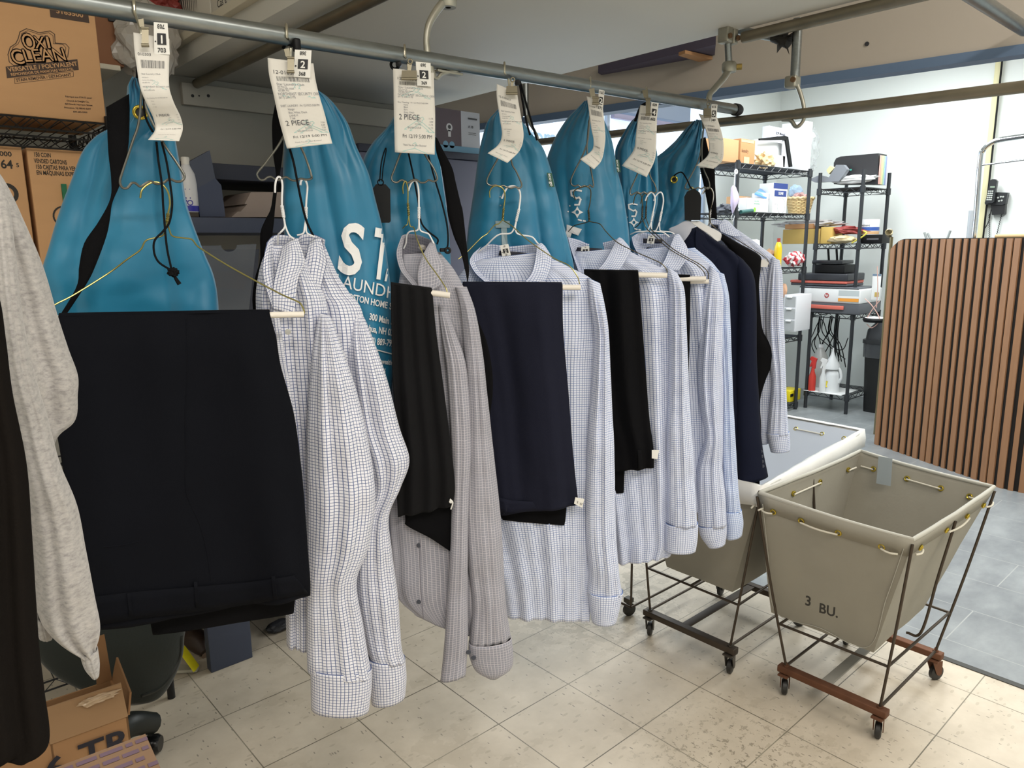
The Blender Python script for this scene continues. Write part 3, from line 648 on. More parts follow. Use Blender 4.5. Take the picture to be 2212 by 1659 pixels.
# right hand cabinet with camera box on top
xc0 = ony(775, 300, BY+.1)[0]; xc1 = ony(1040, 300, BY+.1)[0]; cz = ony(1000, 330, BY+.1)[2]
cab = thing('blue_cabinet', 'tall grey-blue cabinet behind the third bag with a camera box on top', 'cabinet', ((xc0+xc1)/2, BY+.3, 0))
MB().box2(np.array([xc0, BY+.1, 0]), np.array([xc1, BY+.55, cz-.03]), .003).build('cabinet_body', mauve, cab); MB().box2(np.array([xc0-.005, BY+.095, cz-.028]), np.array([xc1+.005, BY+.55, cz]), .003).build('cabinet_top', plain('dark_blue_top', '34384a', .5), cab, label='darker top board')
P = ony(943, 318, BY+.12); Q = ony(1036, 245, BY+.12); t = thing('camera_box', 'retail carton showing a small white security camera on the blue cabinet', 'box', ((P[0]+Q[0])/2, BY+.15, cz))
MB().box2(np.array([P[0], BY+.12, cz]), np.array([Q[0], BY+.19, Q[2]]), .001).build('carton', plain('white_carton_card', 'c9cdd8', .5), t)
wB = Q[0]-P[0]; hB = Q[2]-cz; fn = plane_fn((P[0], BY+.12, cz), (1, 0, 0), (0, 0, 1), .0006); fn2 = plane_fn((P[0], BY+.12, cz), (1, 0, 0), (0, 0, 1), .0014)
I = Ink(); I.rect(0, hB*.12, wB*.56, hB); I.lay(fn, 'brown_panel', plain('mauve_brown_print', '6a5f68', .5), t)
I = Ink(); I.rect(0, .001, wB, hB*.16); I.disc(wB*.2, hB*.18, wB*.06); I.disc(wB*.34, hB*.18, wB*.06); I.lay(fn2, 'blue_band', plain('sky_blue_print', '7fb0d0', .5), t)
I = Ink(); I.disc(wB*.29, hB*.58, wB*.07); I.rect(wB*.26, hB*.36, wB*.32, hB*.52); I.lay(fn2, 'camera_picture', plain('white_print', 'e4e4ea', .5), t)
I = Ink(); I.disc(wB*.29, hB*.59, wB*.035); I.text('A 10', wB*.06, wB*.72, hB*.62, bold=True); I.rect(wB*.72, hB*.5, wB*.9, hB*.51); I.rect(wB*.72, hB*.46, wB*.9, hB*.47); I.rect(wB*.72, hB*.82, wB*.93, hB*.86); I.lay(plane_fn((P[0], BY+.12, cz), (1, 0, 0), (0, 0, 1), .002), 'carton_lettering', inkm, t)
# ================================================================== laundry orders on the rail
def bagmat():
    t = NT('teal_nylon'); co = t.coord('Object')
    c = t.ramp(t.noise(co, 3, 3), [(.3, '176c92'), (.7, '1d7a9f')]); t.put(t.b.inputs['Base Color'], c)
    t.b.inputs['Roughness'].default_value = .42; t.b.inputs['Specular IOR Level'].default_value = .55; t.b.inputs['Sheen Weight'].default_value = .25
    t.bump(t.noise(co, 9, 2, .5), .12, .01); return t.m
teal = bagmat()
def dark(name, col, sheen=.25): return plain(name, col, .85, sheen=sheen*.15, var=.06, vs=3, bump=.2, bs=500, spec=.12)
navyt = dark('navy_black_wool', '090b12', .05); navyt2 = dark('navy_wool', '191b29', .12); blackt = dark('black_wool', '08080b', .04); charc = dark('charcoal_wool', '141416', .1)
navyj = dark('navy_jacket_wool', '161a2b', .15)
chkA = check('white_blue_check', 'e2e3ec', '55648f', .0062, .17)
chkB = check('white_blue_check_fine', 'dbe0f0', '5f6f9a', .0058, .16, '5a78b2')
chkB2 = check('pale_blue_check', 'd2dcf2', '6079a8', .0058, .16, '5b82c2')
chkG = check('grey_pale_check', '8f909b', 'c0bdc5', .0058, .14)
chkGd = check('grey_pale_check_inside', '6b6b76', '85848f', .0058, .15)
labelm = plain('navy_woven_label', '16182a', .6); buttonm = plain('pearl_button', 'cfd0cc', .3); dbutton = plain('dark_button', '3a3f4c', .35)
brass = plain('brass_grommet', 'c6b04a', .25, .9)

def group_hanger(px, pl, hook, tri, desc, clip, clipkind='flat', mat=wirem):
    t = thing('order_hanger', desc, 'hanger', pl(px, 100))
    P = [pl(*p) for p in hook]; R0 = railpt(px)
    # hook loops over the rail tube: front wire up, over the top, tail behind
    r = .0195; up = np.array([0, 0, 1.]); nn = pl.n
    c = R0; loop = [c+nn*r*math.cos(a)+up*r*math.sin(a) for a in np.linspace(-.35, PI+.25, 14)]
    tail = [c-nn*r*1.0-up*.012]
    st = [pl(*p) for p in hook]
    Pw = np.array(tail+loop[::-1]+st); m = MB(); m.wire(spl(Pw, 60), .0026, 8); m.build('hook', hookm, t, True)
    T = np.array([pl(*p) for p in tri]); k = len(T)
    MB().wire(np.vstack([spl(T, 110)]), .0021, 8).build('wire_frame', mat, t, True)
    x0, y0, x1, y1 = clip; o = .045; hk = [pl(*p) for p in hook[-1:]]
    if clipkind == 'flat':
        m = MB(); a, b, c_, d = pl(x0, y0, o), pl(x1, y0, o), pl(x1, y1, o+.004), pl(x0, y1, o+.004); m.prism([a, b, c_, d], -pl.n*.0015)
        m.bar(pl(x0-1, y1, o+.004), pl(x1+1, y1, o+.004), .0028); m.bar(pl(x0-1, y0+3, o), pl(x1+1, y0+3, o), .0022)
        a, b, c_, d = pl(x0-8, y0-16, o-.004), pl(x0+4, y0-18, o-.004), pl(x0+6, y0+2, o-.004), pl(x0-4, y0, o-.004); m.prism([a, b, c_, d], -pl.n*.002)
    else:
        m = MB(); cx_ = (x0+x1)/2; w_ = x1-x0
        m.prism([pl(x0, y0, o), pl(x1, y0, o), pl(x1+1, y1, o+.005), pl(x0-1, y1, o+.005)], -pl.n*.0015); m.bar(pl(x0-1, y1, o+.004), pl(x1+1, y1, o+.004), .0028)
        m.prism([pl(cx_-w_*.12, y0, o), pl(cx_+w_*.12, y0, o), pl(cx_+w_*.2, y0-w_*.5, o-.002), pl(cx_-w_*.1, y0-w_*.5, o-.002)], -pl.n*.0015)
        m.torus(pl(cx_+2, y0-w_*.6, o-.002), .0042, .0017, pl.n)
    m.build('clip', clipm, t, label='nickel spring clip'); return t
def coat_hanger(name, pl, label, hook, twist, left, right, mat, r=.0013, tube_=None, tr=.0052, tubehole=False):
    c = pl(*hook[0]); t = thing(name, label, 'hanger', c)
    MB().wire(spl([pl(*p) for p in hook], 44), r*1.15, 8).build('hook', mat, t, True)
    # twisted neck
    a, b = pl(*twist[0]), pl(*twist[1]); m = MB()
    for ph in (0, PI):
        m.wire([a+(b-a)*k/24+.0018*(np.cross(pl.n, [0, 0, 1])*math.cos(k*.9+ph)+pl.n*math.sin(k*.9+ph)) for k in range(25)], r, 6)
    m.build('twisted_neck', mat, t, True)
    m = MB()
    for arm_ in (left, right):
        if arm_: m.wire(spl([b]+[pl(*p) for p in arm_], 50), r, 7)
    m.build('shoulder_wire', mat, t, True)
    if tube_:
        A, B = pl(*tube_[0]), pl(*tube_[1]); m = MB(); d = (B-A); L = np.linalg.norm(d); d /= L
        m.lathe(A, [(tr*.75, L-.02), (tr*.75, L), (tr, L), (tr, 0), (tr*.75, 0), (tr*.75, .02)], 22, d); m.build('trouser_tube', tubem, t, True, label='white cardboard trouser tube')
        MB().lathe(A, [(0, L-.004), (tr*.74, L-.004), (tr*.74, L-.0005)], 18, d).build('tube_end', brownin, t)
    return t
def receipt(pl, rows, label, lines, num, small=1., group=None):
    g = [[(xl, yl, o), ((xl+xr)/2, (yl+yr)/2, o+(b[0] if b else .002)), (xr, yr, o)] for xl, yl, xr, yr, o, *b in rows]
    S = Sheet(pl, g, 12, 40); c = S.ev(.5, 0); t = thing('laundry_receipt', label, 'receipt', c, group)
    root_, t = t, S.build('ticket', paperm, t, .0003); W, L = S.W, S.L; fn = sheet_fn(S, .0008)
    I = Ink(); I.text(num, W*.125, W*.08, -L*.19, sx=1.05)
    I.text(lines[0], W*.155, W*.12, -L*.70); I.text('Fri 12/19 5:00 PM', W*.088*1.05, W*.2, -L*.865, sx=1.1)
    x = W*.15; rnd = random.Random(len(label))
    while x < W*.85:
        b = rnd.choice([.006, .008, .014])*W; I.rect(x, -L*.275, x+b, -L*.22); x += b+rnd.choice([.010, .016, .02])*W
    I.lay(fn, 'printed_text', inkm, t)
    J = Ink()
    J.text('Star Laundry Club', W*.075, W*.12, -L*.325, sx=1.1)
    for k, s in enumerate(('300 Main St', 'Nashua, NH, 03060', '603-889-7921')): J.text(s, W*.045, W*.12, -L*(.35+.02*k))
    J.text('NORTHEAST SECURITY (200', W*.072, W*.1, -L*.425, sx=1.0); J.text('(617) 236-3195', W*.06, W*.1, -L*.452)
    for k, (s, a) in enumerate(lines[1]): J.text(s, W*.05, W*a, -L*(.52+.028*k))
    for k, s in enumerate(('SUBTOTAL', 'TAX', 'TOTAL', 'BALANCE DUE')): J.text(s, W*.05, W*.66, -L*(.69+.03*k), align='r')
    for k, s in enumerate(lines[2]): J.text(s, W*.05, W*.95, -L*(.69+.03*k), align='r')
    J.text('Thank You for Your Business!', W*.048, W*.5, -L*.935, align='c'); J.lay(fn, 'small_print', inkl, t)
    K = Ink()
    for cx_, cy in ((.5, .43), (.6, .44), (.55, .79), (.68, .80), (.5, .985)):
        X, Y = W*cx_, -L*cy; w_ = W*.3; h_ = W*.16
        if cy > .9: h_ = W*.06
        K.line([(X-w_, Y), (X+w_, Y-.02*W), (X, Y+h_)], W*.012, True)
        K.line([(X, Y+h_), (X, Y+h_+.03*W), (X+.05*W, Y+h_+.06*W), (X+.02*W, Y+h_+.1*W), (X-.04*W, Y+h_+.08*W)], W*.012)
    K.lay(sheet_fn(S, .0005), 'hanger_drawing', tealink, t, label='pale green line drawings of hangers')
    return root_
def number_tag(pl, q, o, big, num, label, top=None):
    P = [pl(x, y, o) for x, y in q]; c = sum(P)/4; t = thing('number_tag', label, 'tag', c)   # q: TL TR BR BL
    S = Sheet(None, [[P[0], P[1]], [P[3], P[2]]], 8, 12); S.build('card', cardm, t, .0004, False); W, L = S.W, S.L; fn = sheet_fn(S, .001)
    I = Ink(); I.text(num, L*.2, W*.5, -L*.94, bold=True, align='c', sx=.85); I.text(top or num, L*.2, W*.5, -L*.06, bold=True, align='c', sx=.85, rot=PI) if False else None
    V, Fc = text2d(top or num, L*.19, 0, 0, True, .85, 'c'); I.add(([(W*.5-x, -L*.06-y) for x, y in V], Fc))
    a, b = W*.22, W*.82; I.rect(a, -L*.70, b, -L*.34); I.disc(W*.1, -L*.6, W*.05); I.lay(fn, 'tag_print', inkk, t)
    J = Ink(); J.text(big, L*.36, W*.52, -L*.655, bold=True, align='c'); J.lay(sheet_fn(S, .0015), 'tag_number', cardm, t, label='white numeral on the black square')
    return t
def strap(pl, pts, name, mat, parent, th=.0015, n=40, label=None):      # pts: xl,yl,xr,yr,o
    S = Sheet(pl, [[(a, b, o), (c, d, o2[0] if o2 else o)] for a, b, c, d, o, *o2 in pts], 4, n); return S.build(name, mat, parent, th, label=label)
def bag(px, pl, label, rows_, o_name='laundry_bag', folds=(), wrk=((16, .016), (42, .006), (7, .02)), n=150, m=110, sq=.62, capB=True, env=0):
    rows = [(a, b, c, d, o-.035, k) for a, b, c, d, o, k in rows_]; t = thing('laundry_bag', label, 'laundry bag', pl(rows[0][0], rows[0][1])); folds = ((2.2, -.011, px*.013, 2.5), (1.1, .02, px*.02, 1.2), (8, .009, px*.01, 1.5, 4.5)); wrk = tuple((s_, a_*(.55 if s_ < 12 else .4 if s_ < 35 else .3)) for s_, a_ in wrk)
    b = tube(pl, rows, 'bag_body', teal, t, n=n, m=m, folds=folds, wrk=wrk, capB=capB, env=env, sq=sq, solid=.001); return t, b
def collar_shirt(pl, label, mat, body, sleeves, cuffs, collar, leafs, inner=None, folds=((5, .006, .5, 2), (9, .003, 1, -2)), group=None, name='shirt', labels=None, placket=None, buttons=(), sq=.7, yoke=None):
    t = thing('dress_shirt', label, 'shirt', pl(body[0][0], body[0][1]), group)
    body = [(a, b, c, d, o, k*.7) for a, b, c, d, o, k in body]; tube(pl, body, 'body', mat, t, n=96, m=90, folds=folds, wrk=((9, .008), (26, .002)), sq=sq, env=.35)
    sl = [tube(pl, s, 'sleeve', mat, t, n=64, m=84, folds=((2.2, -.007*min(1, max(r_[5] for r_ in s)/.032)**2, .7+.3*i, 2), (4, .003*min(1, max(r_[5] for r_ in s)/.032)**2, .2, 2)), wrk=((13, .008), (34, .002)), env=.2, sq=.8) for i, s in enumerate(sleeves)]
    for i, c in enumerate(cuffs): tube(pl, c, 'cuff', mat, sl[len(sl)-len(cuffs)+i], n=48, m=14, env=0, sq=.85, solid=.002)
    if collar: Sheet(pl, collar, 30, 16).build('collar_band', inner or mat, t, .0012)
    for lf in leafs: Sheet(pl, lf, 18, 22).build('collar_leaf', mat, t, .0022)
    if placket: Sheet(pl, placket, 6, 60).build('placket', mat, t, .001)
    for x, y, o in buttons: MB().lathe(pl(x, y, o), [(0, .001), (.0045, .001), (.005, 0)], 16, pl.n).build('button', buttonm, t)
    return t
def trousers(pl, label, mat, top, rows, lower=None, band=None, loops=(), crease=None, group=None, folds=((3, .004, .2, 1),), name='trousers', matl=None, th=.014, blabel=None, wrk=((8, .008), (25, .0015))):
    t = thing('folded_trousers', label, 'trousers', pl((top[0]+top[2])/2, top[1]), group)
    tube(pl, rows, 'trouser_legs', mat, t, n=72, m=70, folds=folds, wrk=wrk, env=.5, sq=.22, capT=True)
    if lower: tube(pl, lower, 'back_layer', matl or mat, t, n=48, m=30, wrk=((9, .006),), env=.0, sq=.5, capT=True)
    if band: Sheet(pl, band, 24, 6).build('waistband', mat, t, .002)
    for a in loops: Sheet(pl, [[(a[0]-a[4], a[1], a[5]), (a[0]+a[4], a[1], a[5])], [(a[2]-a[4], a[3], a[5]), (a[2]+a[4], a[3], a[5])]], 3, 8).build('belt_loop', mat, t, .002)
    return t
def L2(rows, **k): return rows
# ------------------------------------------------------------------ order 1
g = G(291)
group_hanger(291, g, [(303, 60), (306, 90), (308, 130), (308, 200, -.002)],
    [(306, 190), (300, 264), (285, 310), (264, 372), (259, 392), (264, 405), (275, 406), (284, 396), (293, 396), (303, 403), (314, 397), (325, 392), (338, 397), (352, 395), (366, 387), (380, 392), (392, 391), (398, 384), (397, 376), (378, 346), (352, 308), (318, 240), (308, 195)],
    'grey wire order hanger holding the leftmost order on the rail', (306, 58, 321, 98))
receipt(g, [(288, 70, 366, 84, .032), (290, 105, 366, 112, .036), (296, 150, 365, 152, .05), (303, 190, 366, 190, .06), (317, 225, 376, 222, .052), (331, 255, 390, 252, .034), (335, 280, 395, 278, .026), (320, 302, 387, 305, .045)],
    'curled laundry receipt reading 1 piece on the leftmost order', ('1 PIECE', [('Dry Cleaning - Fri 12/19/25 5:00 PM', .1), ('Pants', .2), ('Navy', .2), ('7 703', .2)], ['6.95', '0.00', '6.95', '6.95']), '010303')
number_tag(g, [(332, 48), (362, 50), (367, 118), (333, 117)], .040, '1', '703', 'small number tag with 1 and 703 on the leftmost order')
t, b = bag(291, g, 'large teal laundry bag with brass grommet and plain front at the far left', [
    (287, 172, 300, 166, -.05, .008), (277, 188, 318, 186, -.05, .014), (275, 205, 335, 205, -.052, .02), (272, 235, 345, 235, -.055, .024), (262, 262, 352, 262, -.06, .03), (236, 282, 366, 282, -.07, .04), (206, 300, 377, 303, -.08, .05),
    (180, 332, 382, 330, -.09, .055), (158, 390, 393, 390, -.095, .06), (133, 455, 404, 450, -.1, .06), (110, 535, 432, 530, -.1, .06), (96, 590, 458, 590, -.1, .06), (108, 640, 468, 640, -.1, .055), (122, 690, 471, 690, -.1, .05), (124, 780, 476, 780, -.1, .05), (140, 900, 470, 900, -.1, .03)],
    folds=((7, .006, 1.2, 1.5), (4, .008, .4, -1)), wrk=((17, .014), (42, .004), (7, .022)))
bf = cast_fn(b, g, 0, 0, 0, (1, 0), (0, 1), 0)
def onbag(bf, x, y, lift=.004):
    p = bf(x, y); return None if p is None else p+(C_-p)/np.linalg.norm(C_-p)*lift
def onpath(bf, pts, lift=.004, n=40, pl=None):
    Q = spl(np.array(pts, float), n); out = []
    for q in Q:
        p = onbag(bf, q[0], q[1], lift)
        if p is not None: out.append(p)
    return np.array(out)
P = onbag(bf, 303, 243, .010); m = MB(); m.torus(P, .0095, .0028, g.n, 36, 10); m.build('grommet', brass, t, True, label='brass grommet'); MB().lathe(P-g.n*.002, [(0, .001), (.007, .001)], 20, g.n).build('grommet_hole', rubber, t)
strap(g, [(229, 232, 279, 203, -.010), (231, 262, 280, 245, -.008), (234, 330, 277, 318, .00), (240, 385, 262, 390, .00), (238, 430, 243, 437, -.002), (212, 480, 238, 470, -.005), (182, 525, 230, 510, -.006), (171, 575, 206, 575, -.006), (165, 620, 186, 615, -.008), (124, 690, 135, 692, -.01)], 'shoulder_strap', blackf, t, label='black webbing strap')
for pts in ([(338, 306), (342, 345), (350, 400), (353, 450), (360, 530), (370, 580)], [(349, 306), (360, 350), (368, 400), (372, 440), (366, 480), (352, 500), (334, 520), (333, 545), (342, 565), (360, 578), (370, 582)]):
    MB().wire(spl([g(x, y, .012) for x, y in pts], 60), .0018, 7).build('drawcord', cordm, t, True)
crumple('cord_knot', g(374, 588, .012), (.0085, .007, .0075), cordm, 0, 0, 2, .5, 3, 3, t)
MB().wire(spl([g(376, 592, .012), g(380, 602, .012), (g(388, 614, .012))], 12), .0035, 7, rs=[.002+.0018*i/11 for i in range(12)]).build('cord_end', cordm, t, True)
MB().wire(spl([g(311, 195, .001), g(312, 240, .0), g(318, 262, .0), (g(330, 285, .004))], 20), .0018, 7).build('drawcord', cordm, t, True)
MB().bar(g(297, 98, .004), g(296, 168, -.03), .002).build('drawcord', cordm, t, True)
coat_hanger('trouser_hanger', g, 'gold wire hanger with a white tube carrying the dark navy trousers at the left', [(303, 428, .004), (306, 412, .003), (316, 401, .001), (330, 394, .0), (344, 395, -.0), (356, 404, 0), (364, 418, 0), (367, 440, 0), (363, 462, 0)], [(363, 462, 0), (361, 480, 0)],
    [(354, 506, 0), (338, 513, 0), (315, 520, 0), (303, 540, 0), (275, 560, 0), (235, 590, 0), (160, 637, .012), (118, 659, .02), (110, 672, .03), (112, 684, .04)], [(366, 497, 0), (373, 510, 0), (395, 514, 0), (414, 517, 0), (425, 530, 0), (440, 541, .004), (500, 578, .012), (600, 632, .03), (640, 650, .04), (650, 657, .04), (657, 672, .04), (656, 680, .04)],
    goldw, .0014, [(112, 689, .04), (656, 679, .04)], .0055)
t = trousers(g, 'large dark navy trousers folded over the hanger tube at the left', navyt, (128, 690, 582, 680), [
    (128, 677, 582, 669, .040, .005), (127, 681, 582.5, 673, .040, .0085), (126, 690, 583, 680, .041, .0095), (124, 740, 596, 728, .05, .0110), (122, 800, 606, 790, .052, .014), (120, 900, 633, 890, .054, .018), (135, 1000, 648, 1000, .055, .02), (150, 1100, 657, 1100, .056, .022), (175, 1200, 664, 1200, .057, .022), (196, 1290, 668, 1250, .058, .02), (210, 1354, 669, 1282, .058, .014)],
    lower=[(300, 1230, 640, 1210, .03, .01), (312, 1290, 640, 1280, .03, .012), (322, 1330, 637, 1298, .03, .012), (330, 1370, 634, 1323, .03, .008)], matl=blackt,
    folds=((2.2, .012, .9, .8), (5, .004, 0, 2)))
bvt = [o for o in t.children if o.name.startswith('trouser_legs')][0]; bf = cast_fn(bvt, g, .1, 0, 0, (1, 0), (0, 1), 0)
def lineon(bf, t, pts, name, mat, wd=.0012, lift=.0006, n=30):
    P = onpath(bf, pts, lift, n)
    if len(P) > 2: MB().wire(P, wd, 6).build(name, mat, t, True)
lineon(bf, t, [(402, 690), (404, 800), (400, 900), (401, 980), (400, 1040), (405, 1075), (430, 1130), (446, 1190), (456, 1255)], 'crease', navyt, .0016, .0)
def bandon(bf, t, top, bot, name, mat, lift=.0035, n=30):
    A = onpath(bf, top, lift, n); B = onpath(bf, bot, lift, n); k = min(len(A), len(B))
    if k < 3: return
    Sheet(None, [A[:k], B[:k]], k*2, 4).build(name, mat, t, .002)
bandon(bf, t, [(196, 1290), (300, 1278), (420, 1268), (560, 1255), (664, 1238)], [(211, 1350), (300, 1336), (420, 1322), (560, 1302), (666, 1281)], 'waistband', navyt)
for x, y0, y1 in ((278, 1282, 1330), (422, 1256, 1312), (590, 1244, 1294)): bandon(bf, t, [(x-4, y0), (x, y0), (x+4, y0)], [(x+1, y1), (x+5, y1), (x+9, y1)], 'belt_loop', navyt, .006, 6)
lineon(bf, t, [(222, 1182), (260, 1178), (300, 1170)], 'pocket_welt', navyt, .0014, .0002)
# ------------------------------------------------------------------ order 2
g = G(620)
group_hanger(620, g, [(627, 92), (628, 110), (627, 150, -.002)],
    [(627, 150), (622, 260), (606, 306), (575, 350), (557, 372), (556, 380), (562, 388), (571, 388), (578, 383), (586, 382), (594, 387), (602, 389), (612, 384), (620, 383), (630, 389), (640, 390), (650, 386), (660, 388), (670, 387, -.004), (673, 380, -.01), (660, 340, -.015), (645, 300, -.015), (628, 200, -.01), (627, 160)],
    'grey wire order hanger holding the two blue-checked shirts', (621, 122, 635, 155))
MB().lathe(g(642, 88, .008), [(0, 0), (.0075, 0), (.0075, .02), (0, .02)], 14, (0, 0, -1)).build('x', blackp, None)
bpy.data.objects.remove(bpy.data.objects['x'])
receipt(g, [(578, 125, 677, 137, .03), (581, 160, 681, 168, .034), (590, 200, 688, 200, .042), (601, 252, 702, 248, .036), (611, 290, 711, 284, .03), (620, 321, 718, 310, .032)],
    'laundry receipt reading 2 piece above the two blue-checked shirts', ('2 PIECE', [('SHIRT LAUNDRY - Fri 12/19/25 5:00 PM', .1), ('Hanger', .24), ('Blue, White, Check', .24), ('LAINE M', .24), ('7 368', .24)], ['7.50', '0.00', '7.50', '7.50']), '12-010305')
number_tag(g, [(637, 107), (673, 109), (670, 168), (634, 166)], .039, '2', '368', 'number tag with 2 and 368 on the second order')
t, b = bag(620, g, 'tall teal laundry bag printed with shop lettering behind the blue-checked shirts', [
    (640, 190, 690, 197, -.06, .012), (630, 215, 712, 212, -.065, .025), (622, 240, 732, 238, -.07, .035), (617, 275, 752, 272, -.08, .045), (614, 320, 768, 318, -.085, .05), (612, 380, 793, 375, -.09, .055), (612, 440, 809, 435, -.095, .06), (614, 500, 824, 495, -.1, .06), (618, 560, 834, 556, -.1, .06),
    (622, 640, 844, 630, -.1, .06), (630, 720, 853, 705, -.1, .058), (640, 790, 853, 770, -.1, .05), (650, 900, 846, 850, -.1, .045), (660, 960, 838, 930, -.1, .03)], folds=((3, .007, 1.8, 1.0),), wrk=((6, .018), (18, .006)))
w_ = MB(); w_.box(g(641, 98, .01), (.013, .013, .024), bev=.004); w_.build('cord_lock', blackp, t)
MB().wire(spl([g(636, 100, .006), g(618, 95, .0), g(612, 104, -.01)], 10), .003, 6).build('drawcord', cordm, t, True)
strap(g, [(594, 226, 612, 222, -.06), (588, 262, 612, 262, -.062), (588, 300, 612, 305, -.062), (590, 335, 610, 340, -.062), (596, 378, 604, 380, -.062), (592, 400, 600, 402, -.062), (585, 450, 594, 452, -.065), (573, 475, 592, 478, -.065), (562, 505, 588, 510, -.066), (562, 560, 582, 562, -.068), (551, 600, 573, 600, -.07), (545, 645, 560, 645, -.07), (549, 690, 556, 692, -.07)], 'shoulder_strap', blackf, t, label='black webbing strap')
MB().wire(spl([g(626, 322, .0), g(634, 350, .004), (g(641, 385, .006)), g(652, 440, -.01), g(663, 480, -.02), g(677, 510, -.03)], 40), .0022, 7).build('drawcord', cordm, t, True)
rot = math.radians(9); S_ = 160
def bagtext(b, pl, items, nm, mat, o0=.1):
    for (s, x, y, h, sx, bold, deg, cut) in items:
        a = math.radians(deg); I = Ink(); I.text(s, 1, 0, 0, bold=bold, sx=sx, cut=cut); fn = cast_fn(b, pl, o0, x, y, (h*math.cos(a), h*math.sin(a)), (h*.12, -h), .0045 if len(s) > 1 else .009); I.lay(fn, nm, mat, t)
bagtext(b, g, [('S', 726, 586, 152, .78, True, 8, .08), ('T', 799, 597, 150, .42, True, 10, .03), ('A', 832, 604, 150, .2, True, 10, .08),
    ('LAUNDRY', 723, 617, 38, .87, False, 13, .2), ('BOSTON HOME SERVICES', 744, 645, 19.5, .68, True, 13, .5), ('300 Main St', 797, 690, 20, .6, True, 13, .5), ('Nashua, NH 03060', 778, 712, 20, .57, True, 11, .5), ('(603) 889-7921', 787, 741, 20, .56, True, 7, .5),
    ('Commonwealth Ave', 793, 781, 15, .55, True, 8, .5), ('Boston, MA 02135', 776, 799, 15, .5, True, 8, .5)], 'bag_lettering', whitepr)
I = Ink(); 
for k in range(10): I.rect(k, 0, k+1, 1)
I.lay(cast_fn(b, g, .1, 808, 753, (4.3, 1.15), (0, 2.5), .0045), 'bag_line', whitepr, t)
coat_hanger('wire_hanger', g, 'white wire hanger inside the front blue-checked shirt', [(594, 416, .004), (594.5, 400, .006), (597, 388, .004), (602, 382, 0), (607, 386, -.0), (610, 400, 0), (609, 425, 0), (609, 445, 0)], [(609, 445), (613, 470)],
    [(615, 490), (606, 502), (601, 508, -.01), (600, 530, -.02), (598, 548, -.02)], [(617, 490), (625, 508), (635, 516, .004)], whitew, .0017)
coat_hanger('wire_hanger', g, 'white wire hanger inside the rear blue-checked shirt', [(649, 400, -.02), (650, 392, -.02), (655, 387, -.02), (661, 392, -.02), (664, 405, -.022), (662, 430, -.022), (661, 448, -.022)], [(661, 448, -.022), (661, 472, -.022)],
    [(658, 490, -.022), (655, 504, -.022), (642, 508, -.025)], [(661, 492, -.022), (664, 504, -.022), (680, 512, -.022)], whitew, .0017)
gb = g
def S2a():
    pl = g; return collar_shirt(pl, 'white shirt with blue check hanging in front, long sleeve with buttoned cuff', chkA,
        [(588, 530, 640, 530, -.02, .012), (568, 560, 668, 575, -.02, .03), (556, 610, 692, 620, -.015, .045), (553, 660, 706, 660, -.01, .05), (560, 760, 712, 760, -.005, .05), (590, 950, 716, 950, 0, .048), (605, 1150, 715, 1150, 0, .044), (616, 1300, 705, 1320, 0, .04), (620, 1390, 700, 1396, 0, .035)],
        [[(693, 676, 708, 680, .025, .006), (687, 692, 717, 692, .03, .02), (676, 760, 742, 760, .042, .03), (666, 860, 774, 860, .046, .034), (662, 980, 800, 980, .05, .036), (664, 1080, 810, 1080, .05, .034), (664, 1180, 796, 1180, .05, .032), (664, 1260, 770, 1255, .05, .028), (663, 1350, 784, 1350, .05, .028), (664, 1440, 799, 1440, .05, .03), (668, 1452, 802, 1452, .05, .03)]],
        [[(671, 1440, 802, 1440, .052, .032), (672, 1480, 802, 1480, .052, .033), (673, 1530, 796, 1532, .052, .033)]],
        None, [], folds=((5, .008, .2, 2.0), (9, .004, 1, -2.5)))
t = S2a()
# collar of front shirt: standing band (inside) and two leaves
Sheet(g, [[(577, 525, -.004), (588, 511, -.03), (603, 507, -.04), (625, 509, -.034), (642, 515, -.01)], [(575, 560, -.01), (588, 560, -.035), (600, 560, -.045), (616, 556, -.035), (636, 550, -.01)], [(586, 640, .03), (592, 620, .01), (598, 610, 0), (606, 605, .01), (614, 600, .02)]], 24, 10).build('collar_band', chkA, t, .001)
Sheet(g, [[(577, 524, .0), (584, 515, -.012), (591, 511, -.02)], [(569, 562, .02), (579, 556, .014), (589, 554, -.004)], [(569, 600, .034), (580, 596, .034), (591, 592, .02)], [(580, 640, .046), (588, 632, .046), (597, 622, .038)], [(590, 668, .054), (595, 664, .054), (601, 656, .05)]], 14, 24).build('collar_leaf', chkA, t, .0025)
Sheet(g, [[(612, 532, -.006), (628, 520, -.004), (642, 514, -.008)], [(600, 575, .028), (630, 562, .03), (657, 564, .008)], [(590, 622, .046), (618, 616, .048), (643, 604, .034)], [(590, 668, .056), (612, 674, .056), (634, 686, .046)]], 24, 28).build('collar_leaf', chkA, t, .0025)
Sheet(g, [[(588, 660, .052), (601, 662, .054)], [(600, 760, .058), (614, 760, .058)], [(618, 900, .060), (634, 900, .06)], [(628, 1200, .06), (646, 1200, .06)]], 5, 60).build('placket', chkA, t, .0015)
MB().lathe(g(622, 717, .062), [(0, .001), (.005, .001), (.0056, 0)], 16, g.n).build('button', buttonm, t)
MB().box(g(618, 536, -.024), (.012, .003, .012)).build('paper_tab', plain('cream_tab', 'd8cfc0'), t)
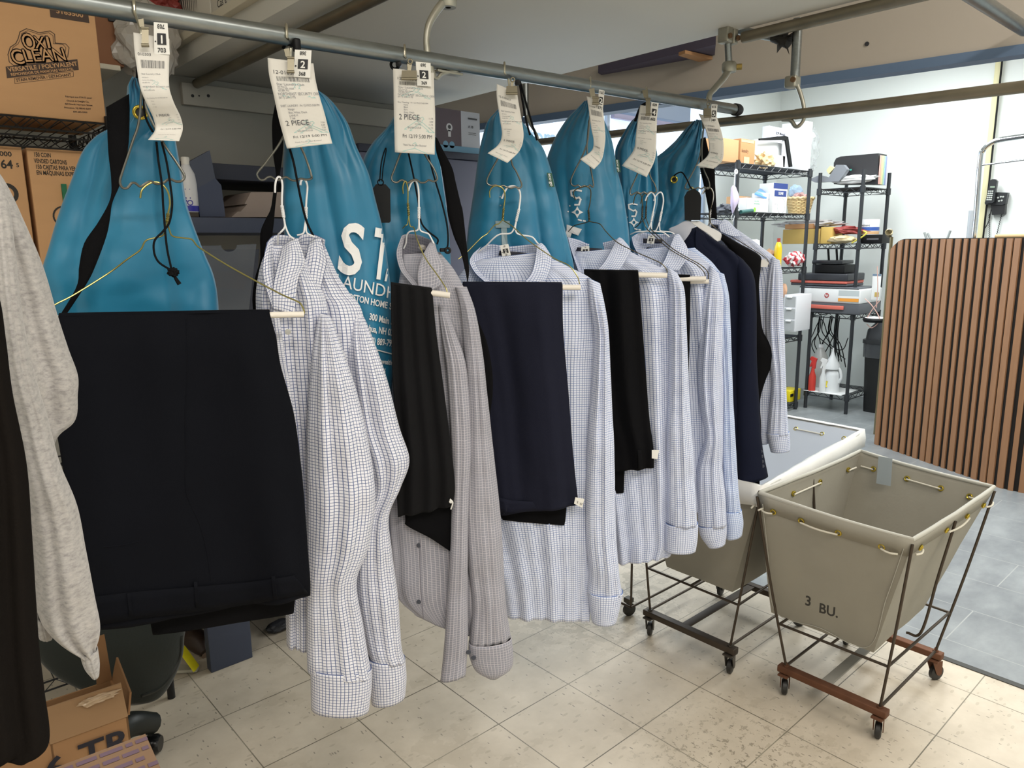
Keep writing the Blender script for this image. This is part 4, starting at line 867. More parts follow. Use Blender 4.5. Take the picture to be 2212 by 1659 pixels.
t = collar_shirt(g, 'white shirt with blue check hanging behind its twin, elbow bent to the right', chkA,
    [(645, 528, 700, 528, -.06, .01), (640, 560, 718, 570, -.06, .025), (645, 600, 732, 600, -.055, .03), (645, 633, 754, 633, -.055, .035), (650, 690, 785, 690, -.05, .036), (655, 900, 800, 900, -.045, .036), (660, 1100, 800, 1100, -.04, .034), (670, 1300, 790, 1300, -.04, .03)],
    [[(766, 672, 778, 676, -.045, .006), (758, 692, 789, 692, -.04, .018), (750, 745, 810, 745, -.032, .026), (752, 820, 836, 822, -.03, .032), (765, 920, 862, 922, -.028, .032), (785, 990, 884, 994, -.025, .032), (800, 1050, 865, 1050, -.025, .03), (785, 1110, 840, 1112, -.02, .028), (770, 1190, 846, 1190, -.018, .028), (772, 1290, 859, 1290, -.015, .028), (790, 1390, 866, 1390, -.012, .03), (800, 1422, 874, 1422, -.01, .03)]],
    [[(795, 1420, 874, 1418, -.01, .03), (798, 1470, 877, 1460, -.01, .032), (803, 1518, 874, 1500, -.01, .03)]], None, [])
Sheet(g, [[(640, 520, -.05), (650, 508, -.065), (668, 504, -.07), (688, 510, -.062), (702, 517, -.05)], [(642, 556, -.05), (650, 566, -.07), (665, 566, -.075), (682, 562, -.065), (700, 558, -.05)]], 24, 10).build('collar_band', chkA, t, .001)
Sheet(g, [[(670, 522, -.045), (682, 516, -.045), (692, 514, -.05)], [(661, 556, -.022), (684, 549, -.022), (704, 562, -.034)], [(656, 592, -.010), (678, 590, -.008), (699, 594, -.018)], [(658, 622, -.004), (676, 624, -.002), (691, 628, -.01)]], 22, 24).build('collar_leaf', chkA, t, .0025)
Sheet(g, [[(652, 528, -.062), (664, 530, -.062)], [(653, 546, -.061), (661, 546, -.061)]], 4, 4).build('neck_label', labelm, t, .001, label='black woven label')
# ------------------------------------------------------------------ order 3
g = G(875)
group_hanger(875, g, [(880, 130), (882, 148), (884, 170, -.003)],
    [(884, 170), (878, 300), (864, 334), (852, 366), (846, 382), (848, 391), (857, 394), (867, 389), (874, 391), (881, 395), (889, 390), (899, 388), (908, 394), (918, 394), (926, 389), (936, 392), (943, 389), (944, 382), (936, 362), (918, 334), (898, 290), (886, 180)],
    'pale grey wire order hanger carrying the grey shirt order', (868, 152, 900, 170), 'bull')
receipt(g, [(849, 148, 937, 157, .03), (850, 190, 938, 197, .034), (851, 250, 940, 254, .036), (853, 329, 939, 334, .034)],
    'flat laundry receipt above the grey shirt, tag 369', ('2 PIECE', [('Dry Cleaning - Fri 12/19/25 5:00 PM', .1), ('Pants', .24), ('Black', .24), ('Shirt', .24), ('Grey, Check', .24), ('7 369', .24)], ['11.75', '0.00', '11.75', '11.75']), '12-010306')
number_tag(g, [(898, 133), (930, 136), (932, 187), (901, 185)], .040, '2', '369', 'number tag with 2 and 369 beside the nickel clip')
t, b = bag(875, g, 'narrow teal laundry bag with gathered neck behind the grey shirt', [
    (862, 232, 890, 232, -.05, .01), (848, 250, 910, 248, -.055, .02), (838, 268, 925, 265, -.06, .028), (824, 285, 936, 282, -.066, .034), (806, 305, 942, 300, -.07, .04), (790, 330, 946, 325, -.075, .042), (778, 365, 952, 360, -.08, .045), (774, 420, 960, 415, -.08, .045), (776, 480, 968, 475, -.08, .045), (780, 540, 972, 535, -.08, .045), (785, 600, 975, 600, -.08, .042), (790, 680, 978, 680, -.08, .04), (800, 760, 976, 760, -.08, .03)],
    folds=((9, .0035, .3, 2.5), (5, .007, 1.5, 1)), wrk=((22, .012), (50, .004)))
bf = cast_fn(b, g, .0, 0, 0, (1, 0), (0, 1), 0)
w_ = MB(); w_.lathe(g(861, 139, .008), [(0, -.008), (.006, -.007), (.006, .007), (0, .008)], 14, g.n); w_.torus(g(853, 140, .0), .008, .003, g.n); w_.build('cord_lock', blackp, t)
w_ = MB(); q = [(812, 398), (833, 398), (843, 409), (844, 478), (841, 481), (808, 481), (804, 478), (803, 411)]; w_.prism([g(x, y, -.012) for x, y in q], -g.n*.003); w_.build('luggage_tag', blackp, t, label='black luggage tag')
m = MB(); m.torus(g(822, 394, -.012), .006, .0013, g.n); m.wire(spl([g(820, 392, -.012), g(824, 350, -.012), g(832, 322, -.014), g(834, 326, -.014), g(828, 360, -.01), g(825, 392, -.012)], 30), .0013, 6); m.build('tag_loop', cordm, t, True)
strap(g, [(940, 296, 944, 298, -.03), (942, 326, 960, 330, -.03), (952, 360, 977, 363, -.03), (958, 392, 984, 392, -.032), (965, 440, 995, 438, -.034), (967, 463, 1000, 458, -.035), (980, 510, 1007, 520, -.036), (996, 548, 1012, 565, -.037), (1006, 590, 1013, 590, -.03), (1009, 608, 1011, 608, -.02)], 'shoulder_strap', blackf, t, label='black webbing strap')
for pts in ([(882, 330), (893, 380), (904, 440), (910, 480), (925, 500), (945, 516), (944, 528)], [(925, 335), (940, 390), (955, 440), (966, 490), (967, 530), (958, 540)]): MB().wire(spl([g(x, y, -.015) for x, y in pts], 50), .0019, 7).build('drawcord', cordm, t, True)
m = MB(); m.torus(g(967, 541, -.014), .005, .003, g.n); m.box(g(957, 540, -.014), (.016, .006, .008), bev=.002); m.build('cord_end', blackp, t, True)
coat_hanger('trouser_hanger', g, 'gold wire hanger with a short visible tube in the grey shirt order', [(871, 418, -.002), (870, 405, .004), (873, 394, .004), (877, 393, .004), (881, 410, 0), (881, 440, 0)], [(881, 440, 0), (883, 466, 0)],
    [(880, 484, 0), (876, 487, 0), (870, 493, -.01)], [(886, 488, .0), (894, 492, 0), (900, 514, .015), (918, 556, .03), (944, 593, .045), (962, 620, .056), (966, 633, .06)], goldw, .0013, [(850, 622, .05), (972, 638, .062)], .0062)
coat_hanger('wire_hanger', g, 'white wire hanger inside the grey shirt', [(882, 412, -.01), (887, 398, -.006), (893, 391, -.004), (899, 392, -.006), (904, 410, -.01), (905, 448, -.01)], [(905, 448, -.01), (905, 472, -.01)],
    [(904, 492, -.012), (900, 498, -.012), (886, 500, -.014), (879, 508, -.02), (877, 525, -.03), (872, 537, -.034)], [(906, 492, -.01), (911, 500, -.01), (925, 505, -.008), (931, 514, -.004), (937, 526, .0)], whitew, .0017)
t = collar_shirt(g, 'grey shirt with pale check and open collar in the third order', chkG,
    [(872, 550, 950, 545, -.02, .01), (866, 585, 985, 590, -.02, .028), (858, 640, 1012, 650, -.015, .036), (850, 730, 1030, 740, -.01, .036), (845, 900, 1048, 900, 0, .034), (842, 1020, 1060, 1020, 0, .032), (842, 1111, 1064, 1111, 0, .03), (848, 1200, 1070, 1250, 0, .028), (855, 1282, 1072, 1330, 0, .026), (900, 1330, 1070, 1390, 0, .02)],
    [[(944, 640, 954, 642, .0, .003), (954, 720, 985, 720, .02, .01), (966, 800, 1008, 800, .034, .012), (975, 950, 1018, 950, .036, .014), (976, 1080, 1012, 1080, .036, .018), (972, 1213, 1010, 1213, .036, .018), (960, 1396, 1010, 1380, .036, .018), (952, 1469, 1006, 1453, .036, .016)],
     [(985, 620, 1008, 620, .01, .012), (996, 670, 1026, 672, .015, .02), (1004, 760, 1042, 760, .018, .026), (1008, 853, 1052, 853, .02, .028), (1006, 980, 1066, 980, .02, .03), (1003, 1106, 1080, 1106, .02, .03), (1010, 1213, 1087, 1213, .02, .028), (1020, 1300, 1092, 1300, .02, .028), (1014, 1390, 1103, 1375, .02, .028)]],
    [[(1013, 1388, 1104, 1376, .02, .029), (1014, 1415, 1108, 1415, .02, .029), (1026, 1444, 1103, 1440, .02, .028), (1050, 1458, 1078, 1457, .02, .02)]], None, [], folds=((4, .004, .2, 2.0), (8, .0025, 1, -2.5)))
bd = [o for o in t.children if o.name.startswith('body')][0]; bf = cast_fn(bd, g, .1, 0, 0, (1, 0), (0, 1), 0)
lineon(bf, t, [(908, 1165), (908, 1230), (912, 1300), (916, 1345)], 'front_edge', chkGd, .0015, .0005)
for y in (1178, 1300): 
    p = onbag(bf, 905, y, .001)
    if p is not None: MB().lathe(p, [(0, .0012), (.005, .0012), (.0056, 0)], 14, g.n).build('button', dbutton, t)
Sheet(g, [[(869, 508, -.03), (884, 505, -.038), (905, 508, -.038), (925, 516, -.03), (938, 522, -.012)], [(864, 545, -.028), (884, 560, -.045), (905, 565, -.045), (922, 560, -.036), (932, 550, -.01)], [(880, 590, -.0), (892, 610, -.02), (902, 620, -.02), (908, 605, -.01), (916, 590, .0)]], 26, 20).build('collar_inside', chkGd, t, .001)
Sheet(g, [[(868, 510, -.026), (876, 506, -.036)], [(857, 545, -.008), (868, 542, -.02)], [(864, 580, .006), (875, 580, .0)], [(880, 603, .02), (893, 603, .014)], [(898, 624, .03), (905, 618, .028)]], 8, 26).build('collar_leaf', chkG, t, .0022)
Sheet(g, [[(928, 525, -.006), (934, 522, -.008), (939, 526, -.01)], [(912, 555, .014), (930, 545, .008), (946, 548, -.002)], [(903, 590, .028), (932, 580, .022), (960, 575, .006)], [(904, 622, .036), (930, 628, .034), (952, 616, .02)]], 20, 24).build('collar_leaf', chkG, t, .0022)
Sheet(g, [[(903, 532, -.03), (930, 536, -.02)], [(914, 546, -.03), (928, 550, -.02)]], 6, 4).build('neck_label', plain('blue_label', '39456b', .5), t, .001, label='blue neck label with clear tag')
Sheet(g, [[(913, 548, -.028), (921, 550, -.026)], [(912, 557, -.026), (920, 559, -.024)]], 4, 4).build('size_label', labelm, t, .001)
crumple('plastic_tag', g(912, 535, -.018), (.008, .004, .006), plastic, 0, 0, 4, .5, 3, 3, t)
for x, y in ((1012, 1409), (1023, 1421)): MB().lathe(g(x, y, .049), [(0, .0012), (.0052, .0012), (.006, 0)], 16, g.n).build('cuff_button', dbutton, t)
I = Ink(); I.text('SIMCLAR', 9, 0, 0, bold=True) if False else None
J = Ink(); J.line([(0, 0), (2, 12), (4, 0), (3, -8), (-1, -2), (0, -8)], 1.2); J.line([(-3, -12), (6, -18)], 1.5)
J.lay(cast_fn(bd, g, .1, 983, 795, (1, 0), (0, -1), .001), 'chest_embroidery', plain('blue_embroidery', '5570a0', .6), t, label='small blue embroidered mark'); 
J = Ink(); J.text('aaaaa', 8, 0, 0, sx=.8) if False else J.line([(-4, 22), (14, 16)], 2.2); J.lay(cast_fn(bd, g, .1, 978, 786, (1, 0), (0, -1), .001), 'chest_embroidery', plain('tan_embroidery', '9a8f92', .6), t)
t = trousers(g, 'black trousers folded narrow over the tube in front of the grey shirt', charc, (848, 620, 930, 632), [
    (845, 610, 932, 622, .055, .006), (845, 614, 933, 626, .055, .0098), (845, 621, 934, 634, .054, .0105), (846, 700, 941, 710, .05, .012), (848, 800, 953, 800, .05, .014), (854, 900, 966, 900, .05, .015), (860, 990, 977, 990, .05, .015), (858, 1060, 982, 1050, .05, .014), (860, 1116, 978, 1090, .05, .011)],
    lower=[(874, 1060, 986, 1040, .03, .008), (876, 1120, 984, 1100, .03, .008), (880, 1134, 978, 1160, .03, .008), (930, 1160, 975, 1192, .03, .006)], matl=blackt, folds=((4, .006, 1, .6),))
bvt = [o for o in t.children if o.name.startswith('trouser_legs')][0]; bf = cast_fn(bvt, g, .1, 0, 0, (1, 0), (0, 1), 0)
bandon(bf, t, [(860, 1082), (880, 1084), (920, 1078), (950, 1066), (976, 1052)], [(866, 1112), (882, 1122), (920, 1120), (950, 1108), (974, 1094)], 'waistband', charc)
bandon(bf, t, [(898, 1078), (902, 1078), (906, 1078)], [(898, 1126), (903, 1126), (908, 1124)], 'belt_loop', charc, .006, 6)
m = MB(); m.wire(spl([g(972, 1078, .07), g(978, 1086, .072), g(974, 1100, .07)], 10), .0016, 6); m.lathe(g(974, 1083, .07), [(0, .003), (.004, .002), (.004, 0)], 10, g.n); m.build('plastic_pin', plain('white_pin', 'e0e0dc', .4), t, label='white plastic pin')
strap(g, [(1030, 690, 1036, 700, -.012), (1036, 735, 1052, 740, -.014), (1042, 790, 1063, 800, -.015), (1046, 850, 1064, 850, -.016), (1048, 900, 1058, 900, -.02)], 'strap_loop', blackf, [o for o in bpy.data.objects if o.name.startswith('laundry_bag')][2])
# ------------------------------------------------------------------ order 4
g = G(1090)
group_hanger(1090, g, [(1097, 167), (1100, 185, -.003), (1101, 240, -.003)],
    [(1101, 240), (1085, 320), (1074, 345), (1060, 370), (1052, 388), (1053, 397), (1062, 401), (1071, 400), (1079, 403), (1087, 401), (1095, 404), (1104, 406), (1114, 404), (1123, 406), (1127, 400), (1124, 390), (1115, 370), (1105, 350), (1102, 300), (1101, 250)],
    'dark grey wire order hanger carrying the middle order', (1094, 186, 1117, 202), 'bull')
receipt(g, [(1073, 181, 1117, 200, .030), (1073, 210, 1121, 226, .036), (1080, 258, 1127, 260, .05), (1084, 291, 1131, 296, .044), (1076, 313, 1122, 326, .034), (1053, 331, 1096, 352, .042)],
    'strongly curled laundry receipt on the middle order without a number tag', ('2 PIECE', [('SHIRT LAUNDRY', .1), ('Hanger', .24), ('Check', .24), ('7 370', .24)], ['7.50', '0.00', '7.50', '7.50']), '12-010307')
t, b = bag(1090, g, 'teal laundry bag with a small green side label, in the middle of the rail', [
    (1080, 228, 1100, 228, -.06, .01), (1068, 242, 1112, 240, -.062, .02), (1052, 262, 1122, 258, -.068, .03), (1043, 290, 1145, 288, -.075, .038), (1034, 331, 1176, 330, -.08, .05), (1022, 421, 1202, 418, -.09, .06), (1012, 490, 1217, 485, -.09, .062), (1006, 550, 1232, 545, -.09, .062), (1002, 600, 1239, 590, -.09, .06), (1004, 700, 1240, 690, -.09, .05), (1010, 780, 1236, 770, -.09, .03)],
    folds=((7, .006, 1.0, 1.6), (3, .009, .2, -.5)), wrk=((18, .011), (45, .004)))
MB().lathe(g(1118, 179, .006), [(0, -.006), (.0065, -.005), (.0065, .006), (0, .007)], 14, g.n).build('cord_lock', blackp, t)
for pts in ([(1122, 177), (1128, 215), (1137, 262), (1145, 292)], [(1123, 175), (1137, 225), (1150, 270), (1160, 303)]): MB().wire(spl([g(x, y, -.01) for x, y in pts], 26), .0024, 7).build('drawcord', cordm, t, True)
def ecolabel(bf, t, c, w, h, lean, ob, pl):
    I = Ink(); 
    for i in range(2):
        for j in range(5): I.rect(i*.5, j*.2, i*.5+.5, j*.2+.2)
    a = (w, 0); bb = (lean, h); S = [pl(c[0], c[1], -.01), pl(c[0]+w, c[1]+1, -.01), pl(c[0]+w+lean, c[1]+h, -.01), pl(c[0]+lean, c[1]+h, -.01)]
    off = .0
    m = MB(); m.prism(S, -pl.n*.001); m.build('side_label', plain('forest_green_label', '2d5a48', .6), t, label='green side label lettered eco-go')
    J = Ink(); J.text('eco·go', 1, 0, 0, bold=True, align='l'); Wt = max(v[0] for v in J.V)
    J.lay(lambda x, y: pl(c[0]+w*.28+lean*(x/Wt)*.9+lean*.05+y*w*.75, c[1]+h*.06+h*.88*x/Wt, -.0085), 'label_lettering', whitepr, t)
def front_off(bf, x, y, pl):
    p = bf(x, y); return None if p is None else float((p-pl.P0) @ pl.n)
def ecol(b, t, pl, x, y, w, h, lean):
    bf = cast_fn(b, pl, 0, 0, 0, (1, 0), (0, 1), 0); os_ = [front_off(bf, x-4+w*i/2*.6, y+h*j/2, pl) for i in range(2) for j in range(3)]; os_ = [o for o in os_ if o is not None] or [-.05]
    o = max(os_)+.004; m = MB(); m.prism([pl(x, y, o), pl(x+w, y+1, o), pl(x+w+lean, y+h, o), pl(x+lean, y+h, o)], -pl.n*.001); m.build('side_label', plain('forest_green_label', '2d5a48', .6), t, label='green side label lettered eco-go')
    J = Ink(); J.text('eco·go', 1, 0, 0, bold=True); Wt = max(v[0] for v in J.V); J.lay(lambda u, v: pl(x+w*.28+lean*(u/Wt)*.9+v*w*.8, y+h*.05+h*.9*u/Wt-v*0, o+.001), 'label_lettering', whitepr, t)
ecol(b, t, g, 1181, 373, 11, 31, 6)
I = Ink(); I.rect(0, 0, 31, -15); I.rect(12, -15, 24, -60); J = Ink(); I.add(([], [])); I.disc(13, 52, 1.8); I.disc(13, 33, 1.8)
I.lay(cast_fn(b, g, .1, 1070, 477, (1, .0), (-.05, -1), .004), 'bag_print', greypr, t, label='grey printed T and dots')
coat_hanger('trouser_hanger', g, 'gold wire hanger with white tube holding the middle navy trousers', [(1058, 427, .002), (1058, 412, .002), (1066, 403, .004), (1078, 402, .004), (1088, 410, 0), (1091, 425, 0), (1088, 450, 0)], [(1088, 450, 0), (1086, 474, 0)],
    [(1078, 483, .0), (1068, 487, 0), (1052, 505, 0), (1038, 515, .01), (1008, 545, .02), (990, 560, .03)], [(1090, 478, 0), (1107, 489, .01), (1142, 520, .02), (1197, 558, .035), (1228, 573, .045), (1247, 597, .05), (1252, 614, .05)], goldw, .0013, [(986, 618, .05), (1254, 621, .05)], .0062)
coat_hanger('wire_hanger', g, 'white wire hanger inside the middle blue-checked shirt', [(1084, 429, -.006), (1090, 415, -.004), (1097, 405, -.003), (1110, 402, -.004), (1121, 410, -.006), (1124, 425, -.008), (1121, 452, -.008)], [(1121, 452, -.008), (1115, 478, -.008)],
    [(1110, 494, -.008), (1102, 504, -.008), (1080, 506, -.008), (1066, 515, -.01), (1048, 533, -.02), (1029, 548, -.03)], [(1113, 494, -.008), (1117, 504, -.008), (1128, 508, -.008), (1149, 512, -.006), (1160, 524, -.004), (1167, 531, 0)], whitew, .0019)
def bigcollar(g, t, mat, ring, leaf, back, label, lab2=None, tagq=None, leafl=None):
    Sheet(g, back, 30, 20).build('collar_inside', mat, t, .001)
    Sheet(g, leaf, 22, 24).build('collar_leaf', mat, t, .0022)
    if leafl: Sheet(g, leafl, 14, 24).build('collar_leaf', mat, t, .0022)
    Sheet(g, [[label[0], label[1]], [label[3], label[2]]], 10, 4).build('neck_label', labelm, t, .0008, label='navy woven neck label')
    if lab2: Sheet(g, [[lab2[0], lab2[1]], [lab2[3], lab2[2]]], 5, 4).build('size_label', labelm, t, .0008)
t = collar_shirt(g, 'blue-checked white shirt with wide open collar in the middle order', chkB,
    [(1040, 560, 1160, 545, -.02, .01), (1010, 575, 1225, 575, -.02, .026), (985, 610, 1285, 612, -.018, .04), (975, 680, 1296, 680, -.012, .046), (985, 800, 1290, 800, -.005, .046), (1010, 1000, 1285, 1000, 0, .045), (1050, 1150, 1280, 1150, 0, .042), (1078, 1250, 1275, 1250, 0, .04), (1090, 1330, 1272, 1336, 0, .036)],
    [[(1270, 600, 1296, 612, .0, .015), (1276, 660, 1306, 662, .012, .026), (1284, 720, 1314, 720, .016, .03), (1280, 803, 1318, 803, .018, .03), (1268, 972, 1326, 972, .02, .032), (1265, 1141, 1330, 1141, .02, .032), (1272, 1230, 1336, 1230, .02, .034), (1270, 1280, 1343, 1280, .02, .034)]],
    [[(1271, 1276, 1345, 1276, .02, .034), (1274, 1310, 1338, 1310, .02, .034), (1279, 1341, 1330, 1341, .02, .03)]], None, [], folds=((6, .007, .2, 1.2), (11, .004, 1, -1.5)))
bigcollar(g, t, chkB, None, [[(1160, 531, .0), (1168, 525, -.002), (1177, 532, -.004)], [(1156, 560, .02), (1175, 552, .014), (1192, 560, .006)], [(1148, 590, .034), (1170, 588, .028), (1185, 592, .02)], [(1130, 612, .042), (1155, 620, .04), (1172, 620, .034)]],
    [[(1022, 550, -.02), (1055, 528, -.045), (1100, 532, -.05), (1140, 528, -.04), (1170, 527, -.01)], [(1020, 566, -.012), (1055, 556, -.05), (1100, 562, -.055), (1140, 560, -.045), (1158, 560, -.005)], [(1034, 592, .005), (1065, 592, -.03), (1100, 596, -.035), (1130, 596, -.03), (1148, 590, .01)], [(1060, 620, .02), (1080, 622, 0), (1100, 624, 0), (1120, 622, 0), (1134, 616, .02)]],
    [(1079, 541, -.030), (1138, 546, -.028), (1137, 556, -.028), (1077, 552, -.030)], [(1097, 556, -.028), (1117, 557, -.028), (1115, 566, -.026), (1095, 565, -.026)],
    leafl=[[(1022, 548, -.016), (1040, 532, -.03)], [(1014, 566, .0), (1024, 556, -.012)], [(1026, 590, .018), (1038, 590, .01)], [(1050, 612, .03), (1064, 612, .026)]])
number_tag(g, [(1080, 530), (1098, 527), (1104, 553), (1085, 556)], -.024, '2', '37', 'small paper tag pinned in the collar of the middle shirt')
t = trousers(g, 'navy trousers folded over the tube in front of the middle shirt', navyt2, (1000, 615, 1213, 618), [
    (1000, 609, 1213, 610, .05, .006), (1000, 613, 1214, 613, .05, .0098), (1000, 620, 1215, 621, .05, .0105), (1008, 660, 1215, 660, .05, .012), (1024, 720, 1217, 720, .05, .014), (1048, 850, 1228, 850, .05, .016), (1060, 960, 1236, 960, .05, .018), (1068, 1040, 1244, 1040, .05, .018), (1078, 1110, 1250, 1090, .05, .012)],
    lower=[(1076, 1060, 1225, 1060, .03, .01), (1082, 1112, 1222, 1116, .03, .01), (1086, 1122, 1219, 1134, .03, .006)], matl=blackt, folds=((2.5, .009, .6, .6), (6, .002, 0, 2)))
bvt = [o for o in t.children if o.name.startswith('trouser_legs')][0]; bf = cast_fn(bvt, g, .1, 0, 0, (1, 0), (0, 1), 0)
bandon(bf, t, [(1076, 1074), (1110, 1082), (1160, 1085), (1210, 1082), (1244, 1062)], [(1080, 1106), (1110, 1112), (1160, 1116), (1212, 1112), (1246, 1090)], 'waistband', navyt2)
for x, y in ((1128, 1070), (1220, 1066)): bandon(bf, t, [(x-4, y), (x, y), (x+4, y)], [(x-3, y+50), (x+1, y+50), (x+5, y+50)], 'belt_loop', navyt2, .006, 6)
Sheet(g, [[(1243, 1074, .072), (1262, 1078, .072)], [(1240, 1088, .072), (1258, 1097, .072)]], 4, 4).build('paper_tag', cardm, t, .0006, False, label='small white paper tag')
I = Ink(); I.text('2', .0085, .002, .0); I.text('37', .008, .009, -.003); O = g(1244, 1086, .0735); I.lay(plane_fn(O, (g(1262, 1090, .0735)-O)/np.linalg.norm(g(1262, 1090, .0735)-O), (0, 0, 1), .0004), 'tag_print', inkk, t)
# ------------------------------------------------------------------ order 5
g = G(1275)
group_hanger(1275, g, [(1277, 196), (1276, 220, -.003), (1274, 250, -.003)],
    [(1274, 250), (1270, 300), (1264, 322), (1254, 345), (1240, 372), (1233, 390), (1235, 399), (1242, 402), (1249, 400), (1255, 404), (1262, 401), (1269, 403), (1275, 400), (1280, 404), (1282, 398), (1278, 375), (1272, 345), (1268, 320), (1272, 260)],
    'dark wire order hanger in front of the bag printed with a hanger emblem', (1280, 208, 1293, 224))
receipt(g, [(1267, 208, 1300, 216, .030), (1271, 231, 1303, 240, .036), (1277, 277, 1307, 280, .05), (1282, 304, 1307, 308, .044), (1278, 325, 1300, 345, .034), (1253, 344, 1283, 366, .04)],
    'narrow curled laundry receipt on the fifth order, beside tag 371', ('2 PIECE', [('SHIRT LAUNDRY', .1), ('Hanger', .24), ('Check', .24), ('7 371', .24)], ['7.50', '0.00', '7.50', '7.50']), '010308')
number_tag(g, [(1294, 193), (1306, 196), (1302, 241), (1290, 237)], .038, '2', '371', 'narrow number tag with 2 and 371 on the fifth order')
t, b = bag(1275, g, 'teal laundry bag with a white hanger and star emblem, fifth on the rail', [
    (1262, 218, 1284, 222, -.06, .01), (1246, 234, 1300, 250, -.065, .02), (1226, 254, 1312, 275, -.07, .03), (1205, 285, 1322, 305, -.075, .04), (1192, 313, 1328, 335, -.08, .05), (1180, 350, 1334, 370, -.085, .055), (1180, 400, 1345, 415, -.09, .06), (1184, 450, 1352, 460, -.09, .062), (1190, 500, 1358, 505, -.09, .062), (1200, 580, 1361, 575, -.09, .06), (1206, 660, 1360, 660, -.09, .05), (1210, 740, 1356, 740, -.09, .03)],
    folds=((6, .008, .5, 1.6), (3, .009, 1.4, -.5)), wrk=((16, .012), (44, .004)))
ecol(b, t, g, 1329, 344, 8, 28, 4)
def emblem(b, t, pl, x, y, s):
    # bracket-shaped hanger outline with a four-point star, seen sideways
    fn = cast_fn(b, pl, .1, x, y, (s, 0), (0, s), .004)
    I = Ink()
    for a in ([(22, 4), (2, 0), (-14, 4), (-12, 20), (6, 30), (14, 26), (20, 34), (14, 52), (0, 52)],):
        I.line(a, 6.0)
    st = []; cx_, cy = 8, 78
    for k in range(16):
        a = k/16*2*PI; r = (21 if k % 4 == 0 else 10.5 if k % 2 == 0 else 12.5); st.append((cx_+r*math.cos(a), cy+r*math.sin(a)))
    inn = [(cx_+6*math.cos(k/16*2*PI), cy+7*math.sin(k/16*2*PI)) for k in range(16)]; q = []
    I.add((st+inn, [(k, (k+1) % 16, 16+(k+1) % 16, 16+k) for k in range(16)]))
    I.disc(-18, 56, 2.6, n=12); I.disc(-24, 76, 2.6, n=12); I.line([(12, 104), (22, 107)], 5); I.line([(29, 108), (36, 109)], 5)
    I.lay(fn, 'bag_emblem', whitepr, t, label='white hanger and star emblem')
emblem(b, t, g, 1242, 410, .62)
I = Ink(); I.poly([(0, 0), (33, 10), (25, 24), (0, 14)]); I.poly([(0, 12), (12, 16), (4, 40), (-6, 34)]); I.lay(cast_fn(b, g, .1, 1224, 485, (1, 0), (0, 1), .004), 'bag_print', whitepr, t)
coat_hanger('trouser_hanger', g, 'bronze wire hanger with white tube holding the black trousers in the fifth order', [(1243, 432, .002), (1239, 418, .004), (1243, 410, .004), (1256, 405, .005), (1268, 403, .005), (1276, 412, 0), (1275, 435, 0), (1271, 455, 0)], [(1271, 455, 0), (1273, 478, 0)],
    [(1262, 482, -.004), (1240, 488, -.01), (1228, 500, -.02)], [(1280, 480, 0), (1296, 484, .004), (1309, 500, .01), (1334, 524, .02), (1375, 545, .03), (1405, 558, .038), (1428, 569, .044), (1440, 582, .046), (1441, 592, .046)], darkw, .0013, [(1262, 591, .046), (1441, 595, .046)], .0068)
t = collar_shirt(g, 'blue-checked white shirt behind the black trousers of the fifth order', chkB,
    [(1245, 545, 1345, 535, -.02, .01), (1240, 570, 1400, 565, -.02, .03), (1240, 610, 1455, 600, -.018, .042), (1245, 680, 1470, 680, -.01, .046), (1270, 850, 1468, 850, 0, .045), (1300, 1000, 1464, 1000, 0, .045), (1315, 1100, 1462, 1100, 0, .042), (1325, 1170, 1460, 1165, 0, .04), (1332, 1215, 1448, 1198, 0, .036)],
    [[(1440, 575, 1462, 590, .0, .014), (1446, 625, 1477, 625, .012, .026), (1446, 700, 1482, 700, .016, .03), (1443, 845, 1488, 845, .018, .032), (1440, 950, 1495, 950, .02, .032), (1441, 1056, 1501, 1056, .02, .034), (1440, 1130, 1505, 1130, .02, .034)]],
    [[(1438, 1128, 1507, 1128, .02, .034), (1437, 1160, 1506, 1160, .02, .034), (1437, 1188, 1502, 1188, .02, .032)]], None, [], folds=((5, .008, .2, 1.2), (9, .004, 1, -1.5)))
bigcollar(g, t, chkB, None, [[(1332, 518, .0), (1338, 513, -.002), (1346, 518, -.004)], [(1318, 545, .02), (1340, 535, .014), (1362, 540, .006)], [(1304, 568, .034), (1330, 562, .028), (1352, 562, .02)], [(1284, 590, .042), (1308, 592, .04), (1336, 588, .034)]],
    [[(1226, 512, -.03), (1250, 518, -.05), (1278, 528, -.052), (1310, 522, -.045), (1342, 514, -.01)], [(1232, 535, -.02), (1250, 545, -.052), (1278, 552, -.055), (1305, 548, -.045), (1322, 542, -.005)], [(1240, 560, .005), (1256, 566, -.03), (1275, 570, -.035), (1292, 568, -.03), (1306, 566, .01)], [(1250, 588, .02), (1262, 590, 0), (1275, 592, 0), (1282, 592, 0), (1290, 590, .02)]],
    [(1247, 534, -.034), (1301, 537, -.032), (1300, 546, -.032), (1244, 542, -.034)], [(1263, 548, -.034), (1284, 553, -.034), (1282, 563, -.032), (1262, 557, -.032)])
number_tag(g, [(1256, 533), (1273, 531), (1273, 550), (1254, 550)], -.030, '2', '371', 'small paper tag in the collar of the fifth order shirt')
t = trousers(g, 'black trousers on a white tube in front of the fifth order shirt', blackt, (1262, 590, 1378, 592), [
    (1262, 582, 1378, 584, .046, .006), (1262, 585, 1378, 587, .046, .010), (1262, 592, 1379, 595, .046, .0108), (1264, 660, 1384, 660, .046, .013), (1270, 780, 1393, 780, .046, .015), (1290, 900, 1402, 900, .046, .016), (1310, 960, 1410, 960, .046, .016), (1318, 1018, 1412, 1008, .046, .012)],
    lower=[(1314, 960, 1350, 960, .03, .008), (1320, 1040, 1348, 1040, .03, .007), (1324, 1066, 1347, 1064, .03, .005)], matl=blackt, folds=((3, .008, .6, .6),))
